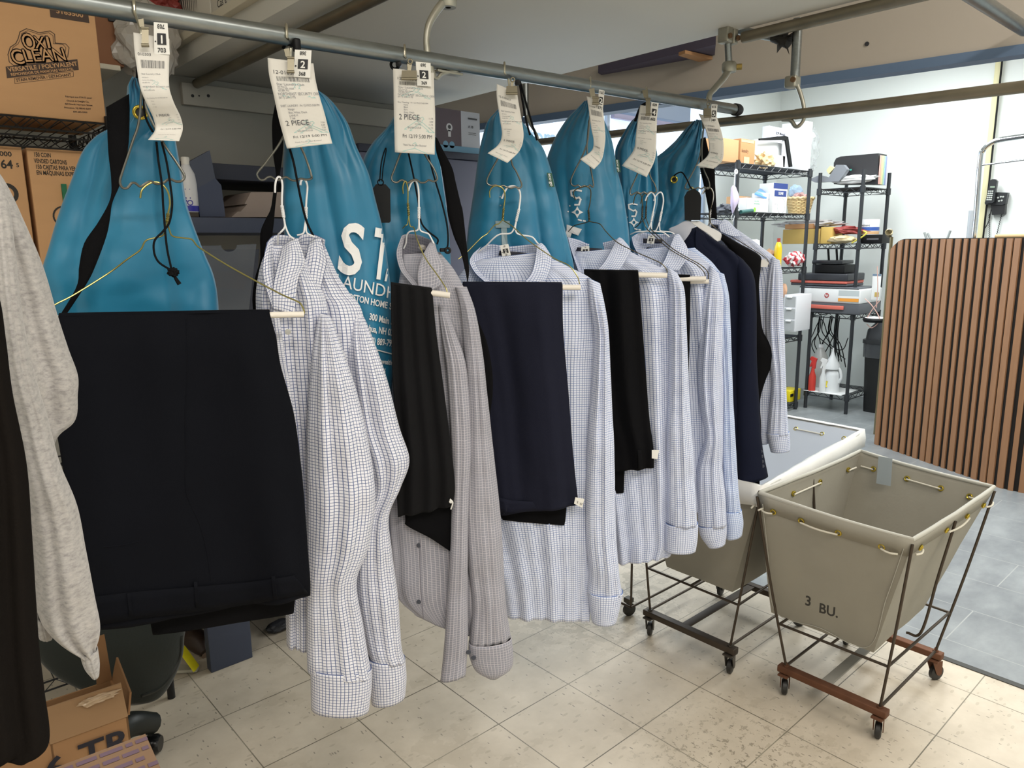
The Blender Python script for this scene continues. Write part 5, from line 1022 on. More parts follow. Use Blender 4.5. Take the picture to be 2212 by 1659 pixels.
bvt = [o for o in t.children if o.name.startswith('trouser_legs')][0]; bf = cast_fn(bvt, g, .1, 0, 0, (1, 0), (0, 1), 0)
bandon(bf, t, [(1377, 972), (1381, 972), (1385, 972)], [(1379, 1014), (1384, 1014), (1389, 1012)], 'belt_loop', blackt, .005, 6)
Sheet(g, [[(1408, 972, .062), (1424, 972, .062)], [(1408, 990, .062), (1420, 992, .062)]], 4, 4).build('paper_tag', cardm, t, .0006, False, label='small white paper tag')
# ------------------------------------------------------------------ order 6
g = G(1396)
group_hanger(1396, g, [(1401, 212), (1401, 230, -.003), (1398, 260, -.003)],
    [(1398, 260), (1390, 340), (1377, 376), (1367, 398), (1361, 413), (1363, 421), (1370, 418), (1377, 415), (1384, 418), (1391, 415), (1398, 418), (1406, 414), (1413, 417), (1418, 412), (1414, 398), (1403, 374), (1400, 320), (1399, 270)],
    'dark wire order hanger with four hooks on it, order tag 605', (1395, 211, 1405, 248))
receipt(g, [(1383, 227, 1420, 232, .030), (1378, 255, 1419, 258, .036), (1373, 295, 1418, 300, .046), (1368, 325, 1415, 343, .038), (1343, 358, 1397, 383, .036)],
    'wide curled laundry receipt reading 4 piece', ('4 PIECE', [('SHIRT LAUNDRY - Fri 12/19/25', .1), ('Hanger', .24), ('White, Check', .24), ('7 605', .24)], ['15.00', '0.00', '15.00', '15.00']), '12-010304')
number_tag(g, [(1407, 220), (1423, 223), (1418, 264), (1403, 261)], .038, '4', '605', 'number tag with 4 and 605 on the sixth order', top='609')
t, b = bag(1396, g, 'small teal laundry bag behind the 4 piece receipt, partly showing a white emblem', [
    (1376, 246, 1398, 250, -.06, .01), (1362, 262, 1404, 268, -.065, .02), (1348, 285, 1410, 290, -.07, .03), (1334, 312, 1416, 315, -.075, .04), (1329, 335, 1420, 340, -.08, .045), (1334, 390, 1422, 395, -.085, .05), (1340, 440, 1420, 440, -.09, .052), (1348, 490, 1410, 485, -.09, .05), (1352, 560, 1405, 550, -.09, .045), (1356, 620, 1400, 620, -.09, .03)],
    folds=((5, .006, .5, 1.6),), wrk=((16, .011), (44, .004)))
emblem(b, t, g, 1365, 440, .52)
MB().wire(spl([g(1398, 222, .0), g(1384, 232, 0), g(1372, 262, 0)], 14), .004, 7).build('drawcord', cordm, t, True)
for i, (dx, dy, o, lb) in enumerate([(0, 0, .0, 'front'), (18, -2, -.025, 'rear')]):
    coat_hanger('wire_hanger', g, 'white wire hanger inside the %s shirt of the sixth order' % lb, [(1394+dx, 434, o), (1398+dx, 424, o), (1406+dx, 416, o), (1412+dx, 420+dy, o), (1415+dx, 434, o), (1411+dx, 458, o)], [(1411+dx, 458, o), (1407+dx, 478, o)],
        [(1402+dx, 492, o), (1396+dx, 499, o), (1375+dx, 501, o-.006), (1362+dx, 506, o-.02)], [(1407+dx, 492, o), (1410+dx, 499, o), (1432+dx, 502, o), (1446+dx, 512, o)], whitew, .0018)
for i, (dx, dy, o, lb, tx) in enumerate([(0, 0, .05, 'upper', (1460, 602, 1525, 602)), (8, 8, .035, 'lower', (1466, 610, 1531, 608))]):
    coat_hanger('trouser_hanger', g, 'bronze wire hanger with the %s of two stacked white tubes' % lb, [(1368+dx*2, 440, .0), (1372+dx*2, 424, .0), (1378+dx*2, 418, .002), (1386+dx*1.5, 424, 0), (1388+dx, 445, 0)], [(1388+dx, 445, 0), (1387+dx, 470, 0)],
        [(1380, 485, -.01), (1372, 492, -.02)], [(1396+dx, 492, .0), (1412+dx, 508, .015), (1445+dx, 537, .03), (1480+dx, 558, .04), (1505+dx, 572, o), (1521+dx, 588, o), (tx[2]-1, tx[3]-2, o)], darkw, .0013, [(1380+dx, 604+dy*.6, o), (tx[2], tx[3], o)], .0068 if i == 0 else .0066)
t = collar_shirt(g, 'blue-checked white shirt in front with number paper in its collar, sixth order', chkB,
    [(1370, 540, 1470, 530, -.02, .01), (1366, 565, 1520, 560, -.02, .03), (1366, 610, 1552, 600, -.018, .04), (1375, 700, 1562, 700, -.01, .044), (1400, 850, 1562, 850, 0, .042), (1420, 1000, 1560, 1000, 0, .04), (1440, 1100, 1555, 1100, 0, .036)],
    [[(1535, 575, 1552, 590, .0, .014), (1520, 640, 1562, 640, .014, .022), (1512, 720, 1560, 720, .02, .028), (1506, 800, 1558, 800, .022, .03), (1512, 880, 1556, 880, .024, .032), (1522, 940, 1556, 940, .024, .032), (1506, 1010, 1560, 1010, .024, .03), (1505, 1070, 1566, 1070, .024, .03), (1509, 1136, 1569, 1130, .024, .03)]],
    [[(1508, 1134, 1569, 1128, .024, .031), (1514, 1158, 1569, 1150, .024, .031), (1530, 1180, 1566, 1172, .024, .028)]], None, [], folds=((5, .008, .2, 1.2), (9, .004, 1, -1.5)))
bigcollar(g, t, chkB, None, [[(1458, 508, .0), (1464, 505, -.002), (1470, 510, -.004)], [(1446, 535, .02), (1466, 530, .014), (1485, 538, .006)], [(1436, 560, .034), (1458, 560, .028), (1482, 560, .02)], [(1424, 580, .042), (1444, 584, .04), (1466, 585, .034)]],
    [[(1364, 512, -.03), (1382, 503, -.05), (1412, 505, -.052), (1440, 505, -.045), (1465, 506, -.01)], [(1368, 530, -.02), (1385, 525, -.052), (1412, 530, -.055), (1438, 528, -.045), (1450, 532, -.005)], [(1380, 555, .005), (1390, 558, -.03), (1410, 560, -.035), (1425, 560, -.03), (1436, 556, .01)], [(1385, 585, .02), (1395, 586, 0), (1405, 588, 0), (1415, 588, 0), (1426, 580, .02)]],
    [(1389, 515, -.034), (1432, 517, -.032), (1430, 526, -.032), (1389, 525, -.034)], [(1398, 534, -.034), (1417, 536, -.034), (1411, 549, -.032), (1391, 545, -.032)])
number_tag(g, [(1400, 509), (1415, 508), (1413, 527), (1397, 526)], -.030, '4', '605', 'small paper tag in the collar of the sixth order shirt')
t = collar_shirt(g, 'blue-checked white shirt hanging behind its twin in the sixth order', chkB2,
    [(1455, 540, 1500, 535, -.05, .01), (1460, 580, 1545, 575, -.05, .02), (1490, 640, 1566, 625, -.05, .03), (1510, 800, 1574, 800, -.045, .03), (1525, 1000, 1578, 1000, -.04, .03), (1530, 1080, 1578, 1080, -.04, .026)],
    [[(1548, 585, 1564, 592, -.035, .012), (1550, 640, 1574, 640, -.03, .02), (1552, 720, 1578, 720, -.025, .024), (1556, 803, 1581, 803, -.022, .026), (1558, 900, 1585, 900, -.02, .028), (1558, 980, 1590, 980, -.018, .028), (1562, 1060, 1595, 1060, -.016, .028), (1564, 1104, 1600, 1104, -.015, .028)]],
    [[(1562, 1102, 1601, 1100, -.015, .028), (1566, 1130, 1605, 1128, -.015, .028), (1569, 1163, 1602, 1154, -.015, .026)]], None, [], folds=((4, .006, .2, 1.2),))
t = trousers(g, 'narrow black trousers below the stacked tubes of the sixth order', blackt, (1474, 600, 1490, 602), [
    (1440, 592, 1490, 594, .05, .006), (1440, 596, 1490, 597, .05, .010), (1440, 603, 1491, 604, .048, .0105), (1446, 700, 1490, 700, .035, .010), (1460, 800, 1487, 800, .034, .010), (1472, 880, 1484, 880, .034, .008)], folds=())
# ------------------------------------------------------------------ order 7
g = G(1527)
group_hanger(1527, g, [(1521, 236), (1521, 262, -.003)],
    [(1521, 262), (1516, 310), (1509, 345), (1495, 375), (1482, 398), (1480, 406), (1487, 409), (1494, 404), (1501, 408), (1508, 405), (1515, 408), (1522, 404), (1529, 408), (1533, 402), (1530, 388), (1519, 362), (1516, 330), (1520, 275)],
    'dark wire order hanger at the right end of the rail', (1521, 234, 1536, 252), 'bull')
receipt(g, [(1509, 246, 1549, 254, .028), (1524, 280, 1558, 283, .04), (1531, 308, 1563, 310, .048), (1529, 335, 1560, 342, .04), (1504, 358, 1541, 365, .034)],
    'round curled laundry receipt at the right end of the rail', ('4 PIECE', [('Dry Cleaning', .1), ('Jacket', .24), ('Shirt', .24), ('7 349', .24)], ['25.00', '0.00', '25.00', '25.00']), '12-010302')
receipt(g, [(1512, 248, 1549, 256, .018), (1527, 282, 1557, 286, .026), (1534, 312, 1563, 314, .032), (1533, 336, 1561, 345, .026), (1508, 362, 1546, 362, .02)],
    'second receipt tucked behind the round curled one at the rail end', ('2 PIECE', [('Dry Cleaning', .1), ('Pants', .24)], ['8.00', '0.00', '8.00', '8.00']), '12-010302')
number_tag(g, [(1537, 225), (1550, 226), (1547, 265), (1534, 264)], .036, '5', '349', 'number tag with 5 and 349 at the right end of the rail', top='319')
t, b = bag(1527, g, 'teal laundry bag slung diagonally with gathered edge and brass grommet, rightmost', [
    (1498, 262, 1516, 258, -.06, .01), (1478, 282, 1517, 280, -.062, .02), (1458, 305, 1516, 305, -.066, .028), (1436, 325, 1515, 330, -.07, .034), (1412, 345, 1513, 355, -.075, .04), (1400, 372, 1512, 380, -.08, .045), (1402, 410, 1509, 410, -.085, .048), (1408, 450, 1500, 445, -.085, .046), (1400, 485, 1484, 478, -.085, .04), (1398, 512, 1476, 505, -.085, .034), (1400, 570, 1470, 565, -.085, .03)],
    folds=((9, .005, .5, 4), (5, .006, 0, 2)), wrk=((26, .014), (60, .006)))
bf = cast_fn(b, g, 0, 0, 0, (1, 0), (0, 1), 0); P = onbag(bf, 1456, 388, .010)
MB().torus(P, .0092, .0027, g.n, 32, 8).build('grommet', brass, t, True, label='brass grommet'); MB().lathe(P-g.n*.002, [(0, .001), (.007, .001)], 20, g.n).build('grommet_hole', rubber, t)
m = MB(); m.wire(spl([P, P+np.array([0, 0, .012]), g(1472, 372, .0), g(1484, 388, .004), g(1490, 402, .012), g(1494, 408, .02)], 30), .0022, 7); m.build('tag_cord', cordm, t, True)
q = [(1484, 414), (1499, 407), (1512, 416), (1515, 428), (1513, 476), (1479, 476), (1478, 425)]; MB().prism([g(x, y, .018) for x, y in q], -g.n*.003).build('luggage_tag', blackp, t, label='black luggage tag')
strap(g, [(1513, 300, 1524, 296, -.05), (1512, 335, 1532, 330, -.05), (1512, 362, 1543, 362, -.05), (1520, 400, 1545, 400, -.05), (1528, 440, 1547, 436, -.052), (1533, 470, 1549, 473, -.055)], 'shoulder_strap', blackf, t, label='black webbing strap')
whites = plain('white_cape_card', 'd8d7d6', .75); darkin = plain('grey_cape', 'b8bac4', .75)
coat_hanger('jacket_hanger', g, 'wire hanger with white cardboard shoulders inside the navy jacket', [(1486, 420, .01), (1490, 408, .01), (1495, 405, .01), (1498, 414, .01), (1494, 440, .01)], [(1494, 440, .01), (1487, 466, .01)], [(1485, 478, .01)], [(1489, 478, .01)], goldw, .0013)
t = bpy.data.objects[[o.name for o in bpy.data.objects if o.name.startswith('jacket_hanger')][-1]]
Sheet(g, [[(1462, 487, .03), (1478, 478, .02), (1490, 478, .012)], [(1444, 496, .03), (1480, 495, .036), (1504, 493, .026)], [(1462, 510, .034), (1488, 522, .042), (1504, 520, .03)], [(1480, 530, .034), (1494, 545, .044), (1503, 550, .034)]], 16, 20).build('shoulder_cape', darkin, t, .0012, label='pale grey inner cape')
Sheet(g, [[(1489, 478, .01), (1510, 477, .008)], [(1502, 488, .02), (1532, 490, .01)], [(1530, 506, .024), (1557, 504, .012)], [(1548, 522, .024), (1556, 520, .012)]], 8, 20).build('shoulder_card', whites, t, .0015, label='white cardboard shoulder strip')
def jacket():
    t = thing('suit_jacket', 'navy suit jacket with four sleeve buttons near the right end', 'jacket', g(1560, 560))
    tube(g, [(1478, 500, 1506, 490, .02, .012), (1470, 530, 1540, 515, .02, .03), (1480, 570, 1600, 560, .02, .04), (1500, 640, 1618, 620, .02, .044), (1520, 760, 1622, 740, .02, .044), (1545, 880, 1628, 870, .02, .042), (1565, 960, 1632, 960, .02, .04), (1580, 1040, 1630, 1040, .02, .034)], 'body', navyj, t, n=72, m=70, folds=((3, .005, .3, 1),), wrk=((8, .006),), sq=.6)
    tube(g, [(1585, 545, 1606, 562, .03, .014), (1590, 585, 1626, 590, .04, .03), (1594, 640, 1633, 640, .044, .036), (1592, 760, 1634, 760, .046, .038), (1590, 845, 1638, 845, .046, .038), (1591, 951, 1645, 951, .046, .038), (1593, 1044, 1659, 1028, .046, .034)], 'sleeve', navyj, t, n=56, m=60, wrk=((9, .006),), sq=.75)
    for y, x in ((975, 1643), (986, 1644.5), (997, 1646), (1007, 1647)): MB().lathe(g(x, y, .068), [(0, .002), (.0055, .002), (.006, 0)], 16, g.n).build('sleeve_button', dbutton, t, label='dark sleeve button')
    Sheet(g, [[(1503, 494, .045), (1520, 506, .042)], [(1502, 530, .058), (1538, 545, .055)], [(1512, 560, .064), (1550, 556, .058)], [(1524, 585, .066), (1534, 580, .064)]], 12, 20).build('lapel', navyj, t, .0025); return t
jacket()
coat_hanger('vest_hanger', g, 'wire hanger with a white card end sticking out of the black vest', [(1520, 418, -.03), (1526, 406, -.03), (1533, 405, -.03), (1540, 418, -.03), (1538, 440, -.03), (1532, 462, -.03)], [(1532, 462, -.03), (1534, 480, -.03)], [(1530, 488, -.03)], [(1545, 492, -.03), (1570, 505, -.03), (1620, 535, -.02), (1652, 556, -.01), (1660, 567, -.008), (1661, 577, -.008)], darkw, .0012)
t = bpy.data.objects[[o.name for o in bpy.data.objects if o.name.startswith('vest_hanger')][-1]]
MB().prism([g(1643, 561, -.004), g(1652, 560, -.004), g(1661, 568, -.004), (g(1657, 577, -.004)), g(1642, 577, -.004)], -g.n*.012).build('card_end', whites, t, label='white card end')
t = thing('black_vest', 'black vest or sweater hanging between the navy jacket and the last shirt', 'vest', g(1640, 520))
tube(g, [(1540, 505, 1560, 505, -.015, .006), (1560, 520, 1600, 528, -.015, .018), (1580, 545, 1640, 551, -.015, .026), (1590, 575, 1643, 572, -.015, .03), (1600, 620, 1639, 615, -.015, .03), (1605, 665, 1641, 660, -.015, .03), (1608, 700, 1647, 712, -.015, .03), (1610, 735, 1664, 742, -.015, .028), (1612, 760, 1682, 762, -.015, .026), (1615, 782, 1668, 786, -.015, .026), (1620, 830, 1651, 826, -.015, .026), (1622, 870, 1641, 868, -.015, .022), (1624, 930, 1644, 932, -.015, .018), (1630, 1046, 1640, 1050, -.01, .012)], 'body', blackt, t, n=60, m=80, wrk=((8, .005),), sq=.6)
coat_hanger('wire_hanger', g, 'white wire hanger inside the last blue-checked shirt on the rail', [(1516, 420, -.05), (1522, 410, -.05), (1530, 405, -.05), (1538, 410, -.05), (1541, 425, -.05), (1536, 452, -.055)], [(1536, 452, -.055), (1533, 474, -.055)], [(1531, 482, -.055), (1528, 492, -.06)], [(1536, 486, -.055), (1550, 500, -.055), (1600, 525, -.05)], whitew, .0017)
t = collar_shirt(g, 'last blue-checked shirt on the rail with its sleeve showing right of the vest', chkB,
    [(1545, 490, 1572, 482, -.06, .01), (1550, 520, 1640, 530, -.06, .024), (1570, 580, 1686, 575, -.055, .034), (1590, 660, 1688, 660, -.05, .036), (1600, 800, 1680, 800, -.045, .036), (1610, 900, 1670, 900, -.045, .034), (1620, 960, 1664, 955, -.045, .03)],
    [[(1668, 556, 1684, 562, -.03, .01), (1660, 600, 1690, 600, -.025, .02), (1654, 677, 1692, 677, -.02, .028), (1656, 740, 1695, 740, -.02, .03), (1664, 800, 1697, 800, -.02, .03), (1666, 845, 1698, 845, -.02, .03), (1660, 900, 1701, 900, -.02, .03), (1657, 938, 1703, 936, -.02, .03)]],
    [[(1656, 934, 1704, 932, -.02, .031), (1660, 955, 1706, 955, -.02, .031), (1665, 975, 1706, 972, -.02, .03)]], None, [], folds=((4, .006, .2, 1.2),))
Sheet(g, [[(1530, 478, -.06), (1545, 474, -.07), (1562, 478, -.07), (1567, 486, -.05)], [(1535, 495, -.06), (1545, 500, -.07), (1555, 500, -.06), (1560, 500, -.05)]], 16, 10).build('collar_inside', chkB, t, .001)
Sheet(g, [[(1563, 474, -.03), (1570, 476, -.035), (1578, 482, -.04)], [(1553, 488, -.02), (1575, 492, -.02), (1592, 498, -.03)], [(1556, 500, -.015), (1580, 510, -.015), (1602, 512, -.026)]], 14, 14).build('collar_leaf', chkB, t, .0022)
Sheet(g, [[(1537, 484, -.052), (1552, 486, -.052)], [(1536, 492, -.052), (1551, 494, -.052)]], 4, 4).build('neck_label', labelm, t, .0008)
# ------------------------------------------------------------------ near left garments
gn = Plane(at(60, 800, .86)); heath = NT('heather_grey_fleece'); co = heath.coord('Object', (1, 1, 2.2))
heath.put(heath.b.inputs['Base Color'], heath.ramp(heath.noise(co, 110, 4, .65), [(.32, '8f8c8b'), (.5, 'a8a5a3'), (.72, 'b9b5b1')])); heath.b.inputs['Roughness'].default_value = .95; heath.b.inputs['Sheen Weight'].default_value = .3; heath.bump(heath.noise(co, 260, 2), .4, .001); heath = heath.m
t = thing('grey_sweatshirt', 'light grey heather sweatshirt hanging at the left edge of the picture', 'sweatshirt', gn(0, 400))
tube(gn, [(-120, 330, -20, 350, -.03, .02), (-120, 400, 14, 400, -.03, .03), (-120, 480, 52, 480, -.03, .04), (-115, 578, 93, 578, -.03, .045), (-110, 679, 123, 679, -.03, .045), (-100, 754, 147, 754, -.03, .045), (-90, 808, 166, 808, -.03, .045), (-80, 850, 166, 850, -.03, .045), (-60, 905, 161, 905, -.03, .042), (-40, 948, 119, 950, -.03, .04), (-30, 1060, 100, 1060, -.03, .036), (-20, 1200, 90, 1200, -.03, .03), (-10, 1332, 80, 1330, -.03, .024)], 'body', heath, t, n=84, m=90, folds=((4, .006, 1, 2),), wrk=((9, .012), (24, .003)), sq=.8)
tube(gn, [(-30, 380, 0, 380, .02, .012), (-30, 450, 20, 450, .03, .024), (-22, 560, 34, 560, .036, .03), (-10, 680, 48, 680, .04, .032), (2, 800, 72, 800, .042, .034), (22, 900, 102, 900, .044, .034), (44, 1000, 128, 1000, .044, .036), (60, 1100, 165, 1090, .044, .036), (72, 1200, 185, 1190, .044, .036), (76, 1290, 204, 1290, .044, .034), (90, 1345, 214, 1340, .044, .032), (125, 1385, 213, 1370, .044, .028), (165, 1410, 206, 1396, .044, .02), (178, 1420, 208, 1410, .044, .016)], 'sleeve', heath, t, n=64, m=90, folds=((3, .005, 0, 2),), wrk=((12, .008), (30, .002)), sq=.85)
tube(gn, [(172, 1410, 210, 1398, .044, .015), (182, 1440, 214, 1430, .044, .014), (199, 1462, 213, 1455, .044, .010)], 'cuff', heath, t, n=48, m=16, folds=((26, .0012, 0, 0),), env=0)
tube(gn, [(78, 1330, 104, 1345, .0, .012), (80, 1360, 112, 1366, .0, .012), (86, 1378, 112, 1378, .0, .01)], 'waist_rib', heath, t, n=48, m=12, folds=((26, .0012, 0, 0),), env=0)
gd = Plane(at(20, 1100, .72)); t = thing('dark_garment', 'dark charcoal garment hanging in front at the left edge', 'garment', gd(0, 700))
tube(gd, [(-160, 560, -40, 580, 0, .02), (-160, 640, -4, 640, 0, .03), (-160, 740, 12, 740, 0, .035), (-160, 850, 26, 850, 0, .035), (-160, 1000, 56, 1000, 0, .035), (-160, 1150, 68, 1150, 0, .035), (-160, 1300, 77, 1300, 0, .035), (-160, 1400, 84, 1400, 0, .034), (-160, 1500, 96, 1500, 0, .034), (-160, 1600, 106, 1600, 0, .03), (-160, 1640, 70, 1632, 0, .02)], 'body', plain('charcoal_knit', '181513', .95, sheen=.0, spec=.05, bump=.3, bs=260), t, n=72, m=80, folds=((4, .006, 1, 1),), wrk=((8, .01),), sq=.8)
# ================================================================== laundry carts
canv = plain('grey_canvas', '969286', .9, var=.12, vs=7, bump=.12, bs=120); canvi = plain('grey_canvas_inside', '93918a', .85, var=.08, vs=6)
rodm = plain('brown_steel_rod', '4d443b', .5, .7, var=.2, vs=30); rust = plain('rusty_iron', '6e4a36', .7, .5, var=.35, vs=22); castb = plain('dark_caster', '4a453e', .5, .5, var=.2)
liner = plain('white_vinyl_liner', 'dcdbd6', .35, var=.05, vs=10, bump=.3, bs=18); liner_in = plain('translucent_liner', 'b3b9c2', .3, var=.06, vs=5); trimc = plain('canvas_edge', 'b0aea4', .85)
ropem = plain('white_rope', 'cfcabb', .9, bump=.4, bs=500)
def cart(label, C0, C1, zt, zb, T, B, lined=False, wheels=None):
    """C0,C1: base rectangle (x0,y0)-(x1,y1); T: four top corners (FL FR BR BL as 3-D); B: four basket bottom corners"""
    t = thing('laundry_cart', label, 'laundry cart', ((C0[0]+C1[0])/2, (C0[1]+C1[1])/2, 0))
    T = [np.array(p, float) for p in T]; B = [np.array(p, float) for p in B]; n = 12; ring = []
    m = MB()
    def loopat(f, sag=0, out=0):
        R = []
        cen = sum(T)/4
        for k in range(4):
            a, b = T[k]*(1-f)+B[k]*f, T[(k+1) % 4]*(1-f)+B[(k+1) % 4]*f
            for i in range(n):
                u = i/n; p = a*(1-u)+b*u; s_ = math.sin(PI*u); p = p-np.array([0, 0, sag*s_]); d = p-cen; d[2] = 0; d /= np.linalg.norm(d)+1e-9
                p = p+d*(out-.010*s_*math.sin(PI*f)) + d*.004*noise.noise(Vector(p*9)); R.append(p)
        return R
    fs = [0, .04, .1, .25, .45, .65, .85, 1.0]; rings = [loopat(f, .006*(1-f)) for f in fs]; N = 4*n
    V = [p for r in rings for p in r]; Fc = [(i*N+j, i*N+(j+1) % N, (i+1)*N+(j+1) % N, (i+1)*N+j) for i in range(len(fs)-1) for j in range(N)]; Fc.append(tuple((len(fs)-1)*N+j for j in range(N)))
    o = mk('canvas_basket', V, Fc, canv, t, True, solid=.004, soff=0); fixn(o)
    try: o.data.set_sharp_from_angle(angle=math.radians(50))
    except Exception: pass
    rim = loopat(0, .006); rim.append(rim[0]); MB().wire(rim, .0065, 10, cap=False).build('rim', liner if lined else trimc, t, True)
    # folded hem band outside
    r0, r1 = loopat(-.005, .006, .006), loopat(.13, .006, .004); V = r0+r1; N2 = len(r0); mk('hem_band', V, [(j, (j+1) % N2, N2+(j+1) % N2, N2+j) for j in range(N2)], liner if lined else canv, t, True, solid=.002)
    # grommets and rope lacing
    cen = sum(T)/4
    for k in range(4):
        a, b = T[k], T[(k+1) % 4]; dn = (B[k]-T[k]); dn /= np.linalg.norm(dn); e = (b-a); L = np.linalg.norm(e); e /= L; nn = np.cross(e, dn); nn /= np.linalg.norm(nn); mid = (a+b)/2-cen
        if nn @ mid < 0: nn = -nn
        us = (.1, .3, .55, .82) if k in (0, 2) else (.12, .42, .68, .9)
        for i, u in enumerate(us):
            p = a+e*L*u+dn*.05*1.0+nn*.010-nn*.004; gm = MB(); gm.torus(p, .0075, .0025, nn, 18, 6); gm.lathe(p-nn*.008, [(.0072, -.008), (.0072, .008)], 12, nn); gm.torus(p-nn*.016, .0075, .0025, nn, 18, 6); gm.build('grommet', brass, t, True, label='brass grommet')
        for u0, u1 in ((us[0]-.08, us[0]), (us[1], us[2]), (us[3], us[3]+.1)):
            P = [a+e*L*u+dn*.052+nn*(.012+.006*math.sin(PI*i/8)) for i, u in enumerate(np.linspace(u0, u1, 9))]; rp = MB(); rp.wire(P, .0028, 7).build('lacing', ropem, t, True, label='white rope lacing'); rp = MB()
            P = [a+e*L*u+dn*.052-nn*(.012) for i, u in enumerate(np.linspace(u0, u1, 9))]; rp.wire(P, .0028, 7).build('lacing', ropem, t, True, label='white rope lacing')
    x0, y0 = C0; x1, y1 = C1; bz = .105; foot = [(x0, y1), (x0, y0), (x1, y0), (x1, y1)]
    fr = MB()
    for k in range(4):
        f = np.array([foot[k][0], foot[k][1], bz]); d = (T[k]-cen); d[2] = 0; d /= np.linalg.norm(d); tp = T[k]*.97+B[k]*.03+d*.008; fr.wire(spl([tp, tp*.5+f*.5+d*.004, f], 14), .0042, 8)
    for z_, s_ in ((zb-.004, 1),):
        Q = []
        for k in range(4):
            f = np.array([foot[k][0], foot[k][1], bz]); u = (z_-bz)/(T[k][2]-bz); Q.append(f*(1-u)+T[k]*u)
        for k in range(4): fr.bar(Q[k], Q[(k+1) % 4], .0042, 8)
        fr.bar((Q[0]+Q[1])/2, (Q[2]+Q[3])/2, .004, 8)
        # centre side rods bent under the basket
        for a, b in ((1, 2), (3, 0)):
            mt = (T[a]+T[b])/2; mq = (Q[a]+Q[b])/2; fr.wire(spl([mt-np.array([0, 0, .03]), (mt+mq)/2, mq+np.array([0, 0, .02]), mq*.75+(Q[0]+Q[2])/2*.25], 20), .0042, 8)
    FB = [np.array([p[0], p[1], bz]) for p in foot]
    fr.bar(FB[1], FB[2], .0045, 8); fr.bar(FB[3], FB[0], .0045, 8); fr.build('rod_frame', rodm, t, True)
    for a, b in ((0, 1), (2, 3)):
        c = (FB[a]+FB[b])/2; MB().box(c-np.array([0, 0, .012]), (.03, abs(y1-y0)+.045, .022), bev=.003).build('axle_bar', rust if not lined else rodm, t)
    MB().box(np.array([(x0+x1)/2, (y0+y1)/2+.02, bz-.006]), (x1-x0, .032, .006), bev=.001).build('centre_strip', canvi if not lined else rodm, t)
    for k, f in enumerate(FB):
        cm = MB(); a = [.5, .3, -.4, .2][k]; dx, dy = math.cos(a), math.sin(a); w0 = np.array([f[0]+dx*.012, f[1]+dy*.012, .026]); ax = np.array([-dy, dx, 0])
        cm.lathe(w0-ax*.009, [(0, 0), (.02, 0), (.026, .003), (.026, .015), (.02, .018), (0, .018)], 24, ax); fk = MB()
        for s_ in (-1, 1): fk.prism([w0+ax*s_*.012+np.array([0, 0, -.006]), w0+ax*s_*.012+np.array([dx*.01, dy*.01, 0]), np.array([f[0]+dx*.02, f[1]+dy*.02, .072])+ax*s_*.012, np.array([f[0]-dx*.02, f[1]-dy*.02, .072])+ax*s_*.012, w0+ax*s_*.012-np.array([dx*.012, dy*.012, 0])], ax*s_*.002)
        fk.box(np.array([f[0], f[1], .076]), (.045, .032, .006), bev=.001); fk.lathe(np.array([f[0], f[1], .103]), [(.009, 0), (.009, .006), (.004, .006), (.004, .014), (0, .014)], 8); fo_ = fk.build('caster_fork', castb if lined else rust, t); cm.build('wheel', plain('caster_tyre', '232221', .5), fo_, True)
    return t
zt = .69
T1 = [onz(1640, 1064, .685), onz(1972, 1166, .66), onz(2148, 1052, .69), onz(1858, 974, .70)]
zb = .27
def inset(T, zb, f, dx=0, dy=0):
    c = sum(T)/4; return [np.array([c[0]+(p[0]-c[0])*f+dx, c[1]+(p[1]-c[1])*f+dy, zb]) for p in T]
B1 = [onx(1668, 1318, 2.085), onx(1886, 1412, 2.085), None, None]; zb = float((B1[0][2]+B1[1][2])/2)
B1 = [np.array([2.085, B1[0][1], zb]), np.array([2.085, B1[1][1], zb]), np.array([2.47, B1[1][1]-.0, zb]), np.array([2.47, B1[0][1], zb])]
c1 = cart('grey canvas laundry cart stencilled 3 BU., nearest to the camera at lower right', (2.06, .72), (2.50, 1.01), zt, zb, T1, B1)
bk = [o for o in c1.children if o.name.startswith('canvas_basket')][0]
pc = Plane(onx(1780, 1330, 2.05)); 
for s, x, y in (('3', 1738, 1306), ('BU.', 1768, 1322)):
    I = Ink(); I.text(s, 1, 0, 0, bold=True, sx=.95, cut=.3); I.lay(cast_fn(bk, pc, .1, x, y, (30, 9), (2, -29), .003), 'stencil_mark', plain('black_stencil', '3b3935', .9), c1)
# clear tape piece on the far inner hem, stitched corner lines
P = [onx(1898, 985, 2.535), onx(1928, 990, 2.535), onx(1924, 1050, 2.535), onx(1893, 1044, 2.535)]
MB().prism([p+(C_-p)*.012 for p in P], (-.001, 0, 0)).build('tape_patch', plain('clear_tape', 'a9b3b8', .15, alpha=.75), c1, label='clear tape patch')
st = MB(); st.wire(spl([T1[0]*(.92-.0)+B1[0]*.08+np.array([-.007, -.012, 0]), (T1[0]+B1[0])/2+np.array([-.007, -.012, 0]), B1[0]+np.array([-.006, -.015, .01]), (B1[0]+B1[1])/2+np.array([-.006, 0, .012]), B1[1]+np.array([-.006, .015, .01]), (T1[1]+B1[1])/2+np.array([-.007, .012, 0]), T1[1]*.92+B1[1]*.08+np.array([-.007, .012, 0])], 60), .0011, 5)
st.build('seam_stitching', trimc, c1)
T2 = [onz(1440, 1010, .69), onz(1645, 1054, .69), onz(1862, 932, .70), onz(1700, 884, .70)]
T2 = [np.array([2.03, 1.58, .69]), T2[1], T2[2], np.array([T2[2][0]+.02, 1.62, .70])]
z2 = .27; B2 = [np.array([2.09, 1.50, z2]), np.array([2.09, 1.23, z2]), np.array([2.5, 1.23, z2]), np.array([2.5, 1.50, z2])]
